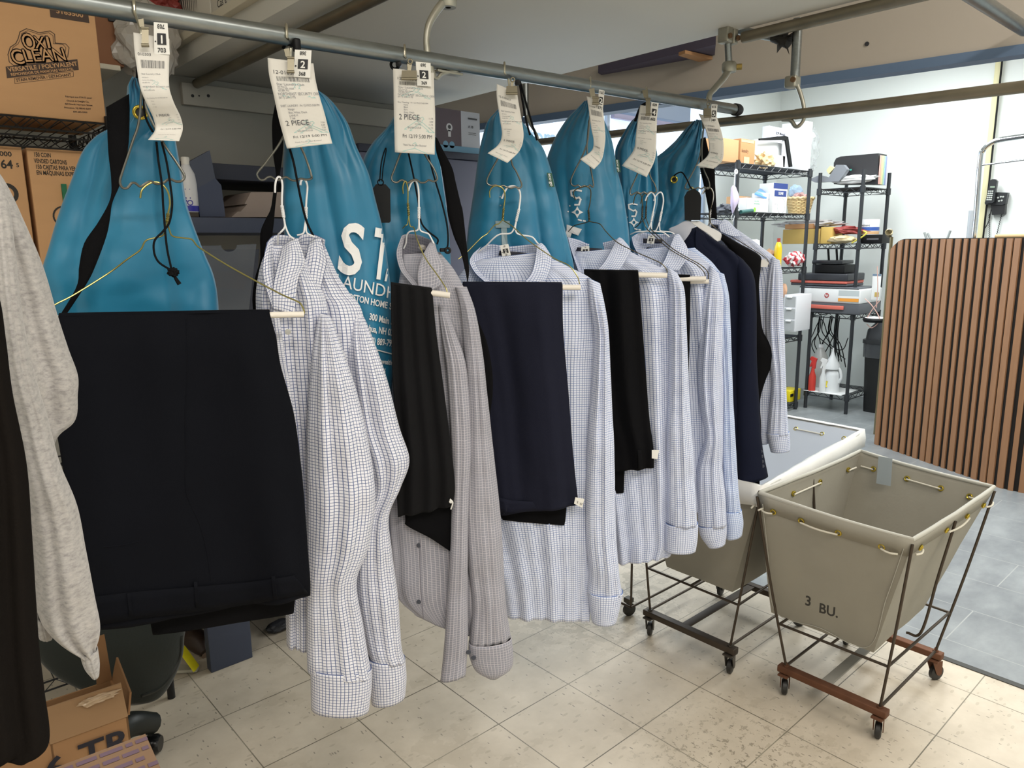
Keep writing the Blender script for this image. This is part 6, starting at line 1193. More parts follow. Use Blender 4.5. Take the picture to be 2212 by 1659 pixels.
c2 = cart('laundry cart with white liner standing behind the hanging shirts', (2.035, 1.195), (2.50, 1.53), zt, z2, T2, B2, True)
r = [T2[k]*.985+B2[k]*.015 for k in range(4)]; cen = sum(T2)/4
inn = [p+(cen-p)*.03 for p in T2]; bt = [np.array([b[0]+(cen[0]-b[0])*.08, b[1]+(cen[1]-b[1])*.08, .30]) for b in B2]
m = MB(); m.add(inn+bt, [(0, 1, 5, 4), (1, 2, 6, 5), (2, 3, 7, 6), (3, 0, 4, 7), (4, 5, 6, 7)]); o = m.build('liner', liner_in, c2, label='translucent liner inside')
m = MB(); rr = []
for k in range(4):
    a, b = T2[k], T2[(k+1) % 4]
    for i in range(14): u = i/14; rr.append(a*(1-u)+b*u)
V = []
for q, (dz, ou) in enumerate(((.006, -.01), (.008, .01), (-.03, .018), (-.065-.0, .016))):
    for i, p in enumerate(rr):
        d = p-cen; d[2] = 0; d /= np.linalg.norm(d); V.append(p+d*(ou+.006*noise.noise(Vector(p*30+np.array([0, 0, q*.4]))))+np.array([0, 0, dz+(.02*noise.noise(Vector(p*14)) if q == 3 else 0)]))
N = len(rr); mk('liner_cuff', V, [(q*N+j, q*N+(j+1) % N, (q+1)*N+(j+1) % N, (q+1)*N+j) for q in range(3) for j in range(N)], liner, c2, True, solid=.002, label='white folded-over liner edge')
# the two thin legs of a further cart, glimpsed between the shirts
t = thing('laundry_cart', 'frame and caster of a third cart glimpsed behind the hanging shirts', 'laundry cart', (2.12, 1.85, 0))
m = MB(); m.bar(onz(1363, 1310, .09), onz(1363, 1310, .09)+np.array([0, 0, .42]), .0042); f1 = onz(1363, 1312, .09); m.bar(f1, f1+np.array([.4, 0, 0]), .0045); m.bar(f1, f1+np.array([0, .3, 0]), .0045); m.bar(f1+np.array([0, .3, 0]), f1+np.array([0, .3, .42]), .0042); m.build('rod_frame', rodm, t, True)
m = MB(); w0 = onz(1362, 1318, .026); m.lathe(w0, [(0, 0), (.026, .003), (.026, .015), (0, .018)], 22, (.3, .95, 0)); m.build('wheel', plain('caster_tyre', '232221', .5), t, True); MB().box(w0+np.array([0, .01, .04]), (.03, .03, .02), bev=.003).build('caster_fork', castb, t)
# ================================================================== slatted screen
wal = NT('walnut_slat'); co = wal.coord('Object', (1, 1, .08)); x, y, z = wal.sep(wal.coord('Object'))
wal.put(wal.b.inputs['Base Color'], wal.mix(wal.math('MULTIPLY', wal.noise(co, 60, 4), .7), lin('a07552'), lin('7c583f'))); wal.b.inputs['Roughness'].default_value = .5; wal = wal.m
A = onz(1888, 958, 0); B = onz(2150, 1050, 0); zT = 1.445
d = (B-A)/np.linalg.norm(B-A); nrm = np.array([-d[1], d[0], 0.]); nrm = nrm if nrm @ (C_-A) > 0 else -nrm
# straight run then an arc bending away
path = [A+d*s_ for s_ in np.arange(0, np.linalg.norm(B-A), .0125)]; p = path[-1]; dd = d.copy()
for k in range(120):
    if k < 30: a = math.radians(3.1) ; c, s_ = math.cos(a), math.sin(a); dd = np.array([dd[0]*c-dd[1]*s_, dd[0]*s_+dd[1]*c, 0])
    p = p+dd*.0125; path.append(p)
path = np.array(path)
scr = thing('slat_screen', 'curved room screen clad in vertical walnut slats on black backing', 'screen', A)
m = MB(); N = len(path); V = []; rad = .13
def topz(s_): return zT-(rad-math.sqrt(max(rad*rad-(rad-s_)**2, 0))) if s_ < rad else zT
acc = np.concatenate([[0], np.cumsum(np.linalg.norm(np.diff(path, axis=0), axis=1))])
tang = np.gradient(path, axis=0); tang /= np.linalg.norm(tang, axis=1)[:, None]; nv_ = np.stack([-tang[:, 1], tang[:, 0], np.zeros(N)], 1)
if nv_[0] @ (C_-A) < 0: nv_ = -nv_
for i in range(N): V += [path[i], path[i]-nv_[i]*.03, path[i]-nv_[i]*.03+np.array([0, 0, topz(acc[i])]), path[i]+np.array([0, 0, topz(acc[i])])]
m.add(V, [(i*4+a, i*4+(a+1) % 4, (i+1)*4+(a+1) % 4, (i+1)*4+a) for i in range(N-1) for a in range(4)]+[(0, 1, 2, 3)]); m.build('backing', plain('black_felt', '17120f', .9), scr)
step, wd = .0578, .0345; s_ = .012; k = 0
while s_+wd < acc[-1]-.02 and k < 100:
    def pt(q): i = min(int(np.searchsorted(acc, q)), N-1); return path[i], nv_[i]
    (pa, na), (pb, nb) = pt(s_), pt(s_+wd); z0 = topz(s_+wd*.2)-.004; z1 = topz(s_+wd)-.004
    m = MB(); th_ = .011; m.add([pa+na*.001, pb+nb*.001, pb+nb*th_, pa+na*th_, pa+na*.001+np.array([0, 0, z0]), pb+nb*.001+np.array([0, 0, z1]), pb+nb*th_+np.array([0, 0, z1]), pa+na*th_+np.array([0, 0, z0])], [(0, 1, 2, 3), (7, 6, 5, 4), (0, 4, 5, 1), (1, 5, 6, 2), (2, 6, 7, 3), (3, 7, 4, 0)])
    m.build('slat', wal, scr); s_ += step; k += 1
t = thing('counter_top', 'pale wooden counter edge behind the slatted screen at the right', 'counter', onx(2200, 505, 5.6)); a = onx(2158, 506, 5.6)
MB().box2(np.array([5.5, a[1]-.6, a[2]-.03]), np.array([6.0, a[1], a[2]]), .02).build('top', plain('pale_oak', 'b89a6c', .5), t)
MB().box2(np.array([5.52, a[1]-.58, 0]), np.array([5.98, a[1]-.02, a[2]-.03]), .003).build('base_cabinet', plain('grey_base', '8c8c88', .6), t)
MB().box(onx(2209, 556, 5.3), (.02, .06, .12)).build('x', cardm); bpy.data.objects.remove(bpy.data.objects['x'])
# ================================================================== wire racks by the white wall
RX0, RX1, RYF, RYB = ony(1594, 358, 3.0)[0], ony(1750, 370, 3.0)[0], 3.0, 3.4
zr1 = [ony(1755, y, RYF)[2] for y in (371, 464, 577, 720, 858)]
blk2 = plain('grey_black_epoxy', '33363a', .4, .3)
def rackbuild(label, x0, x1, y0, y1, zs, top, r=.0042, split=None):
    t = thing('wire_rack', label, 'shelf', ((x0+x1)/2, (y0+y1)/2, 0))
    for z in zs: wireshelf(MB(), x0, x1, y0, y1, z, .05, .036, r).build('shelf', blk2, t)
    for X in (x0, x1):
        for Y in (y0, y1):
            m = MB(); m.bar((X, Y, 0), (X, Y, top), .0145, 14)
            for z in zs: m.bar((X, Y, z-.045), (X, Y, z+.008), .021, 14)
            m.build('post', blk2, t, True)
    return t
rackbuild('grey-black wire rack at the left of the white wall, holding boxes and a basket', RX0, RX1, RYF, RYB, zr1, zr1[0]+.02)
X2a, X2b, Y2a, Y2b = 6.1, ony(1922, 372, 2.615)[0], 2.615, 2.97
zr2 = [onx(1860, y, X2a)[2] for y in (404, 527, 681, 860)]
rackbuild('grey-black wire rack holding printers in front of the white wall', X2a, X2b, Y2a, Y2b, zr2, onx(1867, 366, X2a)[2])
# corner shelf boards joining behind (bottom right of the rack)
def fbox(name, label, cat, axis, val, xl, yt, xr, yb, dep, mat, bev=.003, z0=None, group=None, part='carton'):
    fn = (lambda x, y: onx(x, y, val)) if axis == 'x' else (lambda x, y: ony(x, y, val))
    A, B = fn(xl, yb), fn(xr, yt); C = fn((xl+xr)/2, yb); D = fn((xl+xr)/2, yt); za, zc = (C[2] if z0 is None else z0), D[2]
    if axis == 'x': lo, hi = np.array([val, B[1], za]), np.array([val+dep, A[1], zc])
    else: lo, hi = np.array([A[0], val, za]), np.array([B[0], val+dep, zc])
    t = thing(name, label, cat, ((lo[0]+hi[0])/2, (lo[1]+hi[1])/2, za), group); MB().box2(lo, hi, bev).build(part, mat, t); t['_'] = 0; del t['_']
    o = np.array([lo[0], hi[1], lo[2]]) if axis == 'x' else lo; ex = np.array([0, -1., 0]) if axis == 'x' else np.array([1., 0, 0]); W = abs((hi-lo)[1 if axis == 'x' else 0])
    return t, plane_fn(o, ex, (0, 0, 1.), .0015), W, zc-za
wcard = plain('white_card_box', 'e2e4e4', .6)
# rack 1 top
t, fn, W, Hh = fbox('cardboard_box', 'brown cardboard box with handwriting on top of the left wire rack', 'box', 'y', RYF+.02, 1598, 301, 1632, 360, .22, cb, z0=zr1[0]+.004)
MB().box2(ony(1598, 330, RYF+.02)*0+np.array([ony(1560, 330, RYF+.02)[0]-.05, RYF+.03, zr1[0]+.004]), np.array([ony(1598, 330, RYF+.02)[0], RYF+.24, ony(1598, 302, RYF+.02)[2]-.002]), .003).build('carton', cb2, t)
I = Ink(); I.text('laundry', Hh*.22, W*.08, Hh*.45, sx=.8); I.lay(fn, 'handwriting', plain('brown_pen', '7a5138'), t); I = Ink(); I.rect(W*.25, 0, W*.62, Hh*.28); I.rect(W*.02, Hh*.86, W*.9, Hh*.97); I.lay(fn, 'label_patch', plain('cream_label', 'e0c090', .7), t)
t, fn, W, Hh = fbox('white_box', 'small white box behind the crumpled paper on the left wire rack', 'box', 'y', RYF+.12, 1634, 305, 1690, 362, .12, wcard, z0=zr1[0]+.004)
MB().box2(ony(1655, 360, RYF+.11)*0+np.array([ony(1662, 360, RYF+.1)[0], RYF+.08, zr1[0]+.004]), np.array([ony(1690, 360, RYF+.1)[0], RYF+.12, ony(1680, 336, RYF+.1)[2]]), .002).build('carton', wcard, t)
crumple('crumpled_paper', ony(1652, 347, RYF+.05), (.09, .045, .05), plain('kraft_paper', 'd9bb8c', .8), 'crumpled brown kraft paper on top of the left wire rack', 'paper', 11, .7, 3.2, 3)
t = thing('picture_stand', 'black photo frame leaning in front of the white manual', 'frame', ony(1690, 360, RYF+.06)); q = [(1642, 299), (1696, 293), (1703, 296), (1712, 360), (1706, 361), (1697, 302), (1642, 303)]
MB().prism([ony(x, y, RYF+.07) for x, y in q], (0, .015, 0)).build('frame', blackp, t); MB().prism([ony(x, y, RYF+.08) for x, y in [(1690, 300), (1697, 302), (1706, 361), (1692, 361)]], (0, .004, 0)).build('backing_card', plain('grey_card', 'b9bcc0'), t)
t, fn, W, Hh = fbox('binder', 'white SOP manual binder standing on the left wire rack', 'binder', 'y', RYF+.26, 1657, 276, 1716, 362, .06, plain('pale_lilac_card', 'd9dcea', .5), z0=zr1[0]+.004)
MB().box2(np.array([ony(1716, 300, RYF+.2)[0], RYF+.1, zr1[0]+.004]), np.array([ony(1727, 300, RYF+.2)[0]+.02, RYF+.32, ony(1716, 274, RYF+.26)[2]+.02]), .003).build('spine', wcard, t)
I = Ink(); I.text('SOP Manual', Hh*.085, W*.26, Hh*.84, bold=True); I.rect(W*.26, Hh*.8, W*.75, Hh*.806); I.lay(fn, 'cover_lettering', inkm, t)
crumple('plastic_bag', ony(1750, 325, RYF+.14), (.09, .06, .17), plain('clear_bag', 'e4e8ea', .15, trans=.7, alpha=.7), 'clear plastic bag leaning on the manual binder', 'bag', 21, .4, 3, 3)
# rack 1 second shelf
z = zr1[1]+.004
t, fn, W, Hh = fbox('envelope_box', 'white and green security envelopes box on the left wire rack', 'box', 'y', RYF+.02, 1611, 428, 1656, 461, .12, wcard, z0=z)
I = Ink(); I.text('security', Hh*.2, W*.38, Hh*.74, bold=False); I.text('envelopes', Hh*.2, W*.38, Hh*.56); I.lay(fn, 'box_lettering', plain('green_lettering', '4d9a76'), t); I = Ink(); I.disc(W*.42, Hh*.18, Hh*.17); I.lay(fn, 'green_dot', plain('lime_dot', '8fdc4c'), t)
I = Ink(); I.rect(0, 0, W*.3, Hh); I.lay(plane_fn(fn(0, 0), (1, 0, 0), (0, 0, 1), .0002), 'lilac_side', plain('lilac_card', 'c4c4d6'), t)
fbox('cardboard_box', 'small open cardboard box behind the envelope box', 'box', 'y', RYF+.16, 1597, 424, 1622, 461, .12, cb2, z0=z)
t, fn, W, Hh = fbox('white_carton', 'white carton with a blue brand panel beside the wicker basket', 'carton', 'y', RYF+.02, 1668, 396, 1702, 461, .12, wcard, z0=z)
MB().box2(np.array([ony(1657, 430, RYF)[0], RYF+.03, z]), np.array([ony(1668, 430, RYF)[0]-.001, RYF+.13, ony(1660, 416, RYF)[2]]), .002).build('side_carton', wcard, t)
I = Ink(); I.rect(W*.08, Hh*.56, W*.92, Hh*.76); I.rect(0, Hh*.82, W, Hh); I.lay(fn, 'blue_panel', plain('brand_blue', '2b3f7e'), t)
J = Ink(); J.text('ULINE', Hh*.13, W*.5, Hh*.62, bold=True, align='c', sx=.95); O = fn(0, 0); J.lay(plane_fn(O, (1, 0, 0), (0, 0, 1), .003), 'brand_lettering', wcard, t)
I = Ink(); I.disc(W*.6, Hh*.25, W*.28, W*.27, 30); I.rect(W*.1, Hh*.3, W*.25, Hh*.31); I.lay(fn, 'line_drawing', inkl, t)
t = thing('wicker_basket', 'pale wicker basket filled with wrapped sweets', 'basket', ony(1725, 461, RYF+.12)); c = ony(1726, 461, RYF+.12); c[2] = z; m = MB(); nst = 30
for k in range(11):
    u = k/10; rx, ry, zz = .095+.035*u, .075+.025*u, z+.004+u*.125; m.wire([c+np.array([rx*math.cos(a)+.002*math.sin(a*15+k*PI), ry*math.sin(a)+.003*math.sin(a*15+k*PI), zz-c[2]]) for a in np.linspace(0, 2*PI, 61)], .0055, 6, cap=False)
for a in np.linspace(0, 2*PI, 31)[:-1]: m.wire([c+np.array([(.095+.035*u)*math.cos(a), (.075+.025*u)*math.sin(a), .004+u*.13]) for u in (0, .5, 1)], .003, 5)
m.build('basket_weave', plain('wicker', 'd8bd88', .7, var=.15, vs=30), t, True)
m = MB(); m.wire([c+np.array([.134*math.cos(a), .103*math.sin(a), .135+.004*math.sin(a*18)]) for a in np.linspace(0, 2*PI, 90)], .010, 8, cap=False); m.build('rim', plain('wicker_rim', 'e3cd9c', .7), t, True)
crumple('wrapped_sweets', c+np.array([-.03, -.01, .13]), (.07, .06, .045), plain('pink_wrapper', 'c79c98', .4), 'pink and brown wrapped sweets in the wicker basket', 'sweets', 31, .5, 3, 3)
crumple('blue_pouch', c+np.array([.02, .05, .19]), (.11, .03, .06), plain('pale_blue_pouch', '9db6cf', .3), 'pale blue plastic pouch on the wicker basket', 'pouch', 33, .25, 2, 3)
P = ony(1620, 452, RYF+.0); t = thing('green_roll', 'dark green roll lying before the envelope box', 'roll', P); MB().bar(ony(1600, 458, RYF-.01), ony(1625, 455, RYF-.01), .014, 16).build('roll', plain('dark_green', '2f5f5c', .5), t, True)
t = thing('paper_folder', 'blue-edged paper folder lying on the envelope box', 'folder', ony(1640, 424, RYF+.06)); MB().prism([ony(1630, 421, RYF+.02), ony(1655, 430, RYF+.02), ony(1668, 415, RYF+.14), ony(1642, 410, RYF+.14)], (0, 0, .012)).build('folder', plain('blue_folder', '5a8fd0', .4), t); MB().prism([ony(1636, 413, RYF+.05), ony(1662, 419, RYF+.05), ony(1664, 432, RYF+.05), ony(1631, 420, RYF+.05)], (0, .004, 0)).build('flap', plain('clear_flap', 'a6a9b5', .3), t)
crumple('tool_pile', ony(1568, 452, RYF+.08), (.09, .06, .03), plain('dark_tools', '5c6068', .5), 'small pile of dark tools at the left end of the second rack shelf', 'tools', 41, .8, 4, 3)
t = thing('face_mask', 'pale lilac face mask hanging from a rack post hook', 'mask', ony(1588, 430, RYF-.04)); Y_ = RYF-.04
Sheet(None, [[ony(1579, 406, Y_), ony(1584, 400, Y_-.012), ony(1590, 405, Y_)], [ony(1578, 440, Y_), ony(1586, 435, Y_-.03), ony(1597, 430, Y_)], [ony(1582, 462, Y_), ony(1584, 460, Y_-.01), ony(1587, 452, Y_)]], 10, 16).build('mask', plain('lilac_mask', 'bfb2cc', .8), t, .002)
m = MB(); m.wire(spl([ony(1588, 372, Y_), ony(1587, 385, Y_), ony(1586, 402, Y_)], 8), .004, 6); m.torus(ony(1590, 371, Y_+.01), .014, .006, (0, 1, 0), 20, 8); m.wire(spl([ony(1583, 460, Y_), ony(1580, 470, Y_), ony(1583, 478, Y_), ony(1587, 466, Y_)], 14), .0018, 5); m.build('strap', plain('white_strap', 'd5d6d8', .6), t, True)
# rack 1 third and fourth shelves
z = zr1[2]+.004
for i, (a, b_, y0, y1, c_, lb) in enumerate([(1672, 1688, 523, 576, 'd3b51f', 'yellow oil bottle standing on the middle shelf of the left rack')]):
    P = ony(1679, 576, RYF+.03); P[2] = z; t = thing('oil_bottle', lb, 'bottle', P); MB().lathe(P, [(0, 0), (.03, 0), (.03, .16), (.02, .2), (.012, .21)], 20).build('bottle_body', plain('yellow_bottle', c_, .25), t, True); MB().lathe(P+np.array([0, 0, .21]), [(.013, 0), (.013, .03), (0, .03)], 14).build('cap', plain('red_cap', 'a03a2c', .4), t, True)
t = crumple('snack_bag', ony(1716, 560, RYF+.03), (.11, .05, .055), plain('red_white_bag', 'c9a3a6', .3), 'crumpled red and white snack bag on the middle shelf of the left rack', 'bag', 51, .45, 2.4, 4)
nt = NT('red_white_stripes'); co = nt.coord('Object', (1, .3, .6), (0, .5, .4)); wv = nt.n('ShaderNodeTexWave'); nt.put(wv.inputs[0], co); wv.inputs['Scale'].default_value = 6; wv.inputs['Distortion'].default_value = 3; nt.put(nt.b.inputs['Base Color'], nt.ramp(wv.outputs[0], [(.45, 'e6e2e2'), (.52, 'b8404a')])); nt.b.inputs['Roughness'].default_value = .35; t.data.materials[0] = nt.m
crumple('brown_paper', ony(1656, 560, RYF+.12), (.13, .05, .07), plain('kraft_brown', 'a98566', .8), 'crumpled brown paper behind the shirts on the left rack', 'paper', 52, .7, 3.2, 3)
crumple('white_packet', ony(1625, 540, RYF+.1), (.08, .05, .08), wcard, 'white packet behind the last shirt on the left rack', 'packet', 53, .3, 2.2, 3)
z = zr1[3]+.004
t, fn, W, Hh = fbox('drawer_organiser', 'white plastic organiser with three drawers on the left rack', 'drawers', 'x', RX1-.32, 1690, 637, 1722, 716, .25, plain('white_plastic', 'e4e6e6', .4), part='body')
t.location = t.location
for k in range(3):
    I = Ink(); I.rect(W*.08, Hh*(.03+.325*k), W*.92, Hh*(.30+.325*k)); O = fn(0, 0); dr_ = I.lay(plane_fn(O, (0, -1, 0), (0, 0, 1), .002), 'drawer', plain('clear_drawer_grey', ['a6a9aa', 'b6b8b8', 'c9b8a4'][k], .3), t)
    MB().box(fn(W*.45, Hh*(.29+.325*k))-np.array([.008, 0, 0]), (.016, .045, .014), bev=.004).build('drawer_handle', wcard, t)
crumple('tape_roll', ony(1693, 628, RYF+.05), (.025, .03, .06), plain('tan_tape', 'c49a7c', .5), 'tan tape roll standing on the drawer organiser', 'tape', 61, .1, 2, 2)
z = zr1[4]+.004
t = thing('tape_measure', 'yellow tape measure box on the lowest shelf of the left rack', 'tool', ony(1710, 855, RYF+.05)); 
MB().box2(np.array([ony(1700, 855, RYF+.05)[0], RYF+.02, z]), np.array([ony(1720, 855, RYF+.05)[0]+.02, RYF+.14, z+.1]), .006).build('case', plain('tool_yellow', 'e3cf1e', .4), t)
MB().box2(np.array([ony(1712, 855, RYF+.0)[0], RYF+.012, z+.05]), np.array([ony(1717, 855, RYF)[0], RYF+.02, z+.075]), .001).build('belt_clip', blackp, t)
t = thing('yellow_tool', 'yellow and black tool half hidden by the last shirt cuff', 'tool', ony(1660, 855, RYF+.05)); P = ony(1657, 845, RYF+.05)
MB().lathe(P, [(0, 0), (.05, 0), (.05, .03), (0, .03)], 20, (0, -1, 0)).build('reel', plain('tool_yellow'), t) if 'tool_yellow' not in MATS else MB().lathe(P, [(0, 0), (.05, 0), (.05, .03), (0, .03)], 20, (0, -1, 0)).build('reel', MATS['tool_yellow'], t)
MB().box(P+np.array([0, 0, .07]), (.05, .04, .04), bev=.005).build('handle', plain('tool_orange', 'c98a2c', .4), t)
# rack 2 top
z = zr2[0]+.004
t = thing('expanding_file', 'black expanding file with rainbow coloured tabs on the right rack', 'file', onx(1870, 400, X2a+.2))
Q = [(1801, 398), (1801, 352), (1806, 342), (1816, 338), (1898, 331), (1912, 345), (1914, 398)]
MB().prism([onx(x, y, X2a+.12) for x, y in Q[:-2]+[(1896, 398)]], (.16, 0, 0)).build('file_body', plain('black_polyprop', '2a2a2d', .4), t)
a0 = onx(1896, 398, X2a+.12); Hf = onx(1898, 331, X2a+.12)[2]-a0[2]
for k, c_ in enumerate(('d9a49c', 'e0c0a0', 'e6dca4', 'b4cfa8', '9fc6d6', '8f9cc8', 'd2cfe6')): MB().box2(a0+np.array([.002+.022*k, -.006, 0]), a0+np.array([.02+.022*k, 0, Hf*.93]), .001).build('tab_divider', plain('tab_%d' % k, c_, .5), t)
MB().lathe(onx(1838, 367, X2a+.118), [(0, 0), (.008, 0), (.008, .003), (0, .004)], 14, (-1, 0, 0)).build('snap', plain('teal_snap', '3a8f80'), t)
t = thing('tape_dispenser', 'grey packing tape dispenser lying tilted on the right rack', 'tape gun', onx(1790, 395, X2a+.05)); gt = plain('grey_tool_plastic', '7d8188', .5)
MB().prism([onx(x, y, X2a+.02) for x, y in [(1748, 388), (1770, 378), (1790, 384), (1806, 356), (1822, 356), (1830, 366), (1812, 392), (1760, 394)]], (.05, 0, 0)).build('body', gt, t)
MB().prism([onx(x, y, X2a+.015) for x, y in [(1785, 368), (1793, 358), (1802, 363), (1790, 376)]], (.05, 0, 0)).build('roll', plain('tape_cream', 'd9cf9f', .5), t)
crumple('papers', onx(1842, 388, X2a+.1), (.05, .17, .03), wcard, 'loose white papers on the right rack', 'papers', 71, .5, 3, 3)
# rack 2 second shelf
z = zr2[1]+.004
t, fn, W, Hh = fbox('flat_box', 'flat tan cardboard box on the second shelf of the right rack', 'box', 'x', X2a+.02, 1690, 495, 1772, 524, .28, plain('mustard_card', 'b79a55', .8), z0=z)
MB().box2(fn(W*.05, Hh*1.02)*1, fn(W*.8, Hh*1.35)+np.array([.2, 0, 0]), .003).build('lid', cb, t)
MB().box2(fn(W*1.02, 0), fn(W*1.3, Hh*1.1)+np.array([.2, 0, 0]), .003).build('side_box', plain('mustard_card2', 'c7a85c', .8), t)
crumple('mailing_bags', onx(1745, 484, X2a+.12), (.08, .27, .03), plain('grey_mailers', 'b6b3b3', .4), 'stack of pale grey mailing bags on the flat tan box', 'bags', 81, .4, 3, 4)
crumple('red_cables', onx(1832, 497, X2a+.1), (.07, .12, .028), plain('red_cloth', '9c4a48', .6), 'tangle of red cloth and cables on the right rack', 'cloth', 82, .8, 4, 3)
crumple('folded_papers', onx(1820, 517, X2a+.04), (.06, .11, .03), plain('cream_papers', 'd2c09a', .7), 'stack of folded cream papers on the right rack', 'papers', 83, .3, 3, 3)
P = onx(1876, 508, X2a+.18); t = thing('paint_can', 'white urethane paint can with a blue band on the right rack', 'can', P); hh = onx(1876, 474, X2a+.18)[2]-P[2]
MB().lathe(P, [(0, 0), (.075, 0), (.077, .004), (.077, hh-.004), (.075, hh), (.066, hh-.004), (0, hh-.004)], 30).build('can_body', plain('can_white', 'e0e4e6', .35), t, True)
MB().lathe(P+np.array([0, 0, hh*.28]), [(.0775, 0), (.0775, hh*.22), (.077, hh*.22)], 30).build('blue_band', plain('can_blue', '3556a0', .4), t, True); MB().lathe(P+np.array([0, 0, hh*.06]), [(.0775, 0), (.0775, hh*.18), (.077, hh*.18)], 30).build('tan_band', plain('can_tan', 'c9a178', .4), t, True)
I = Ink(); I.text('URETHANE', hh*.14, 0, hh*.56, bold=True, align='c', sx=.8); I.lay(lambda x, y: P+np.array([-math.sqrt(max(.0785**2-x*x, 0)), -x, y]), 'can_lettering', inkm, t)
t, fn, W, Hh = fbox('black_device', 'flat black device under the paint can', 'device', 'x', X2a+.1, 1858, 507, 1906, 523, .2, blackp, z0=z); I = Ink(); I.rect(W*.3, Hh*.4, W*.85, Hh*.6); I.lay(fn, 'vent', inkm, t)
t = tag(MB().wire(spl([onx(1840, 525, X2a+.01), onx(1862, 512, X2a), onx(1872, 503, X2a), onx(1865, 499, X2a+.02)], 16), .006, 6).build('yellow_strap', plain('yellow_strap', 'd9cd55', .5), smooth=True), 'yellow strap hanging by the paint can', 'strap')
# printers
z = zr2[2]+.004
t, fn, W, Hh = fbox('printer', 'white and grey inkjet printer with red accents on the right rack', 'printer', 'x', X2a-.05, 1724, 623, 1860, 654, .42, plain('printer_white', 'dfe1e2', .4), .012, part='front_body')
O = fn(0, 0); zb_ = z; b0 = O+np.array([-.01, 0.01, 0]); 
MB().box2(np.array([X2a-.045, O[1]-W-.0, zb_]), np.array([X2a+.36, O[1]+.0, O[2]]), .008).build('base_body', plain('printer_grey', '55585e', .5), t)
MB().box2(fn(W*.2, -Hh*.45)-np.array([.012, 0, 0]), fn(W*.76, -Hh*.18), .004).build('output_slot', plain('coral_red', 'cf6a5c', .5), t, label='coral red paper slot')
MB().box2(fn(W*.01, Hh*1.0), fn(W*.97, Hh*1.1)+np.array([.36, 0, 0]), .004).build('lid', plain('printer_lid', '5d6168', .45), t)
I = Ink(); I.disc(W*.47, Hh*.5, Hh*.17); I.lay(fn, 'logo_disc', plain('logo_red', 'b0474a', .5), t); J = Ink(); J.text('hp', Hh*.24, W*.47, Hh*.45, bold=True, align='c'); J.lay(plane_fn(O, (0, -1, 0), (0, 0, 1), .003), 'logo_lettering', wcard, t)
I = Ink(); I.rect(W*.66, Hh*.1, W*.98, Hh*.9); I.lay(fn, 'screen_sticker', plain('sticker_grey', 'b7c0c2', .4), t); I = Ink(); I.rect(W*.66, Hh*.14, W*.98, Hh*.36); I.lay(plane_fn(O, (0, -1, 0), (0, 0, 1), .003), 'orange_strip', plain('sticker_orange', 'e59a3c', .4), t); I = Ink(); I.rect(W*.66, Hh*.37, W*.98, Hh*.52); I.lay(plane_fn(O, (0, -1, 0), (0, 0, 1), .003), 'white_strip', wcard, t)
zt_ = float(fn(0, Hh*1.1)[2])+.004
m = MB(); y0_, y1_ = onx(1710, 615, X2a)[1], onx(1832, 615, X2a)[1]; t = thing('scanner', 'dark scanner with coral red underside stacked on the white printer', 'scanner', (X2a+.15, (y0_+y1_)/2, zt_))
MB().box2(np.array([X2a-.02, y1_, zt_]), np.array([X2a+.3, y0_, zt_+.022]), .008).build('base', plain('printer_grey'), t) if False else MB().box2(np.array([X2a-.02, y1_, zt_]), np.array([X2a+.3, y0_, zt_+.022]), .008).build('base', MATS['printer_grey'], t)
MB().box2(np.array([X2a-.03, y1_, zt_+.022]), np.array([X2a+.3, y0_, zt_+.044]), .006).build('red_layer', MATS['coral_red'], t)
MB().box2(np.array([X2a-.035, y1_-.005, zt_+.044]), np.array([X2a+.3, y0_-.07, zt_+.105]), .01).build('top_body', plain('scanner_black', '2e3036', .4), t)
z3 = zt_+.108
t = thing('router', 'black router with two upright antennas on top of the scanner', 'router', (X2a+.1, (y0_+y1_)/2, z3)); ya, yb_ = onx(1754, 600, X2a)[1], onx(1824, 600, X2a)[1]
MB().box2(np.array([X2a-.01, yb_, z3]), np.array([X2a+.22, ya, z3+.07]), .006).build('lower_body', blackp, t); MB().box2(np.array([X2a-.02, yb_+.02, z3+.075]), np.array([X2a+.2, ya, z3+.105]), .006).build('upper_body', plain('router_black', '202226', .3), t)
for px in (1789, 1807): a = onx(px+1, 570, X2a+.1); MB().bar(np.array([X2a+.1, a[1], z3+.1]), onx(px, 538, X2a+.1), .009, 10).build('antenna', blackp, t, True)
m = MB(); rnd = random.Random(3)
for k in range(11):
    x0_ = 1756+rnd.random()*60; xm = x0_+rnd.uniform(-22, 22); m.wire(spl([onx(x0_, 683, X2a+.2), onx(x0_-4, 715, X2a+.22), onx(xm, 745, X2a+.22), onx(xm+rnd.uniform(-26, 26), 775+rnd.random()*20, X2a+.24)], 24), .0045, 6)
m.wire(spl([onx(1752, 730, X2a+.2), onx(1775, 690, X2a+.2), onx(1795, 745, X2a+.2), (onx(1820, 755, X2a+.2)), onx(1832, 730, X2a+.2)], 30), .004, 6)
m.wire(spl([onx(1770, 730, X2a+.2), onx(1800, 755, X2a+.2), onx(1826, 776, X2a+.2)], 20), .004, 6)
tag(m.build('cable_bundle', blackp, smooth=True), 'tangle of black cables hanging under the printer shelf', 'cables')
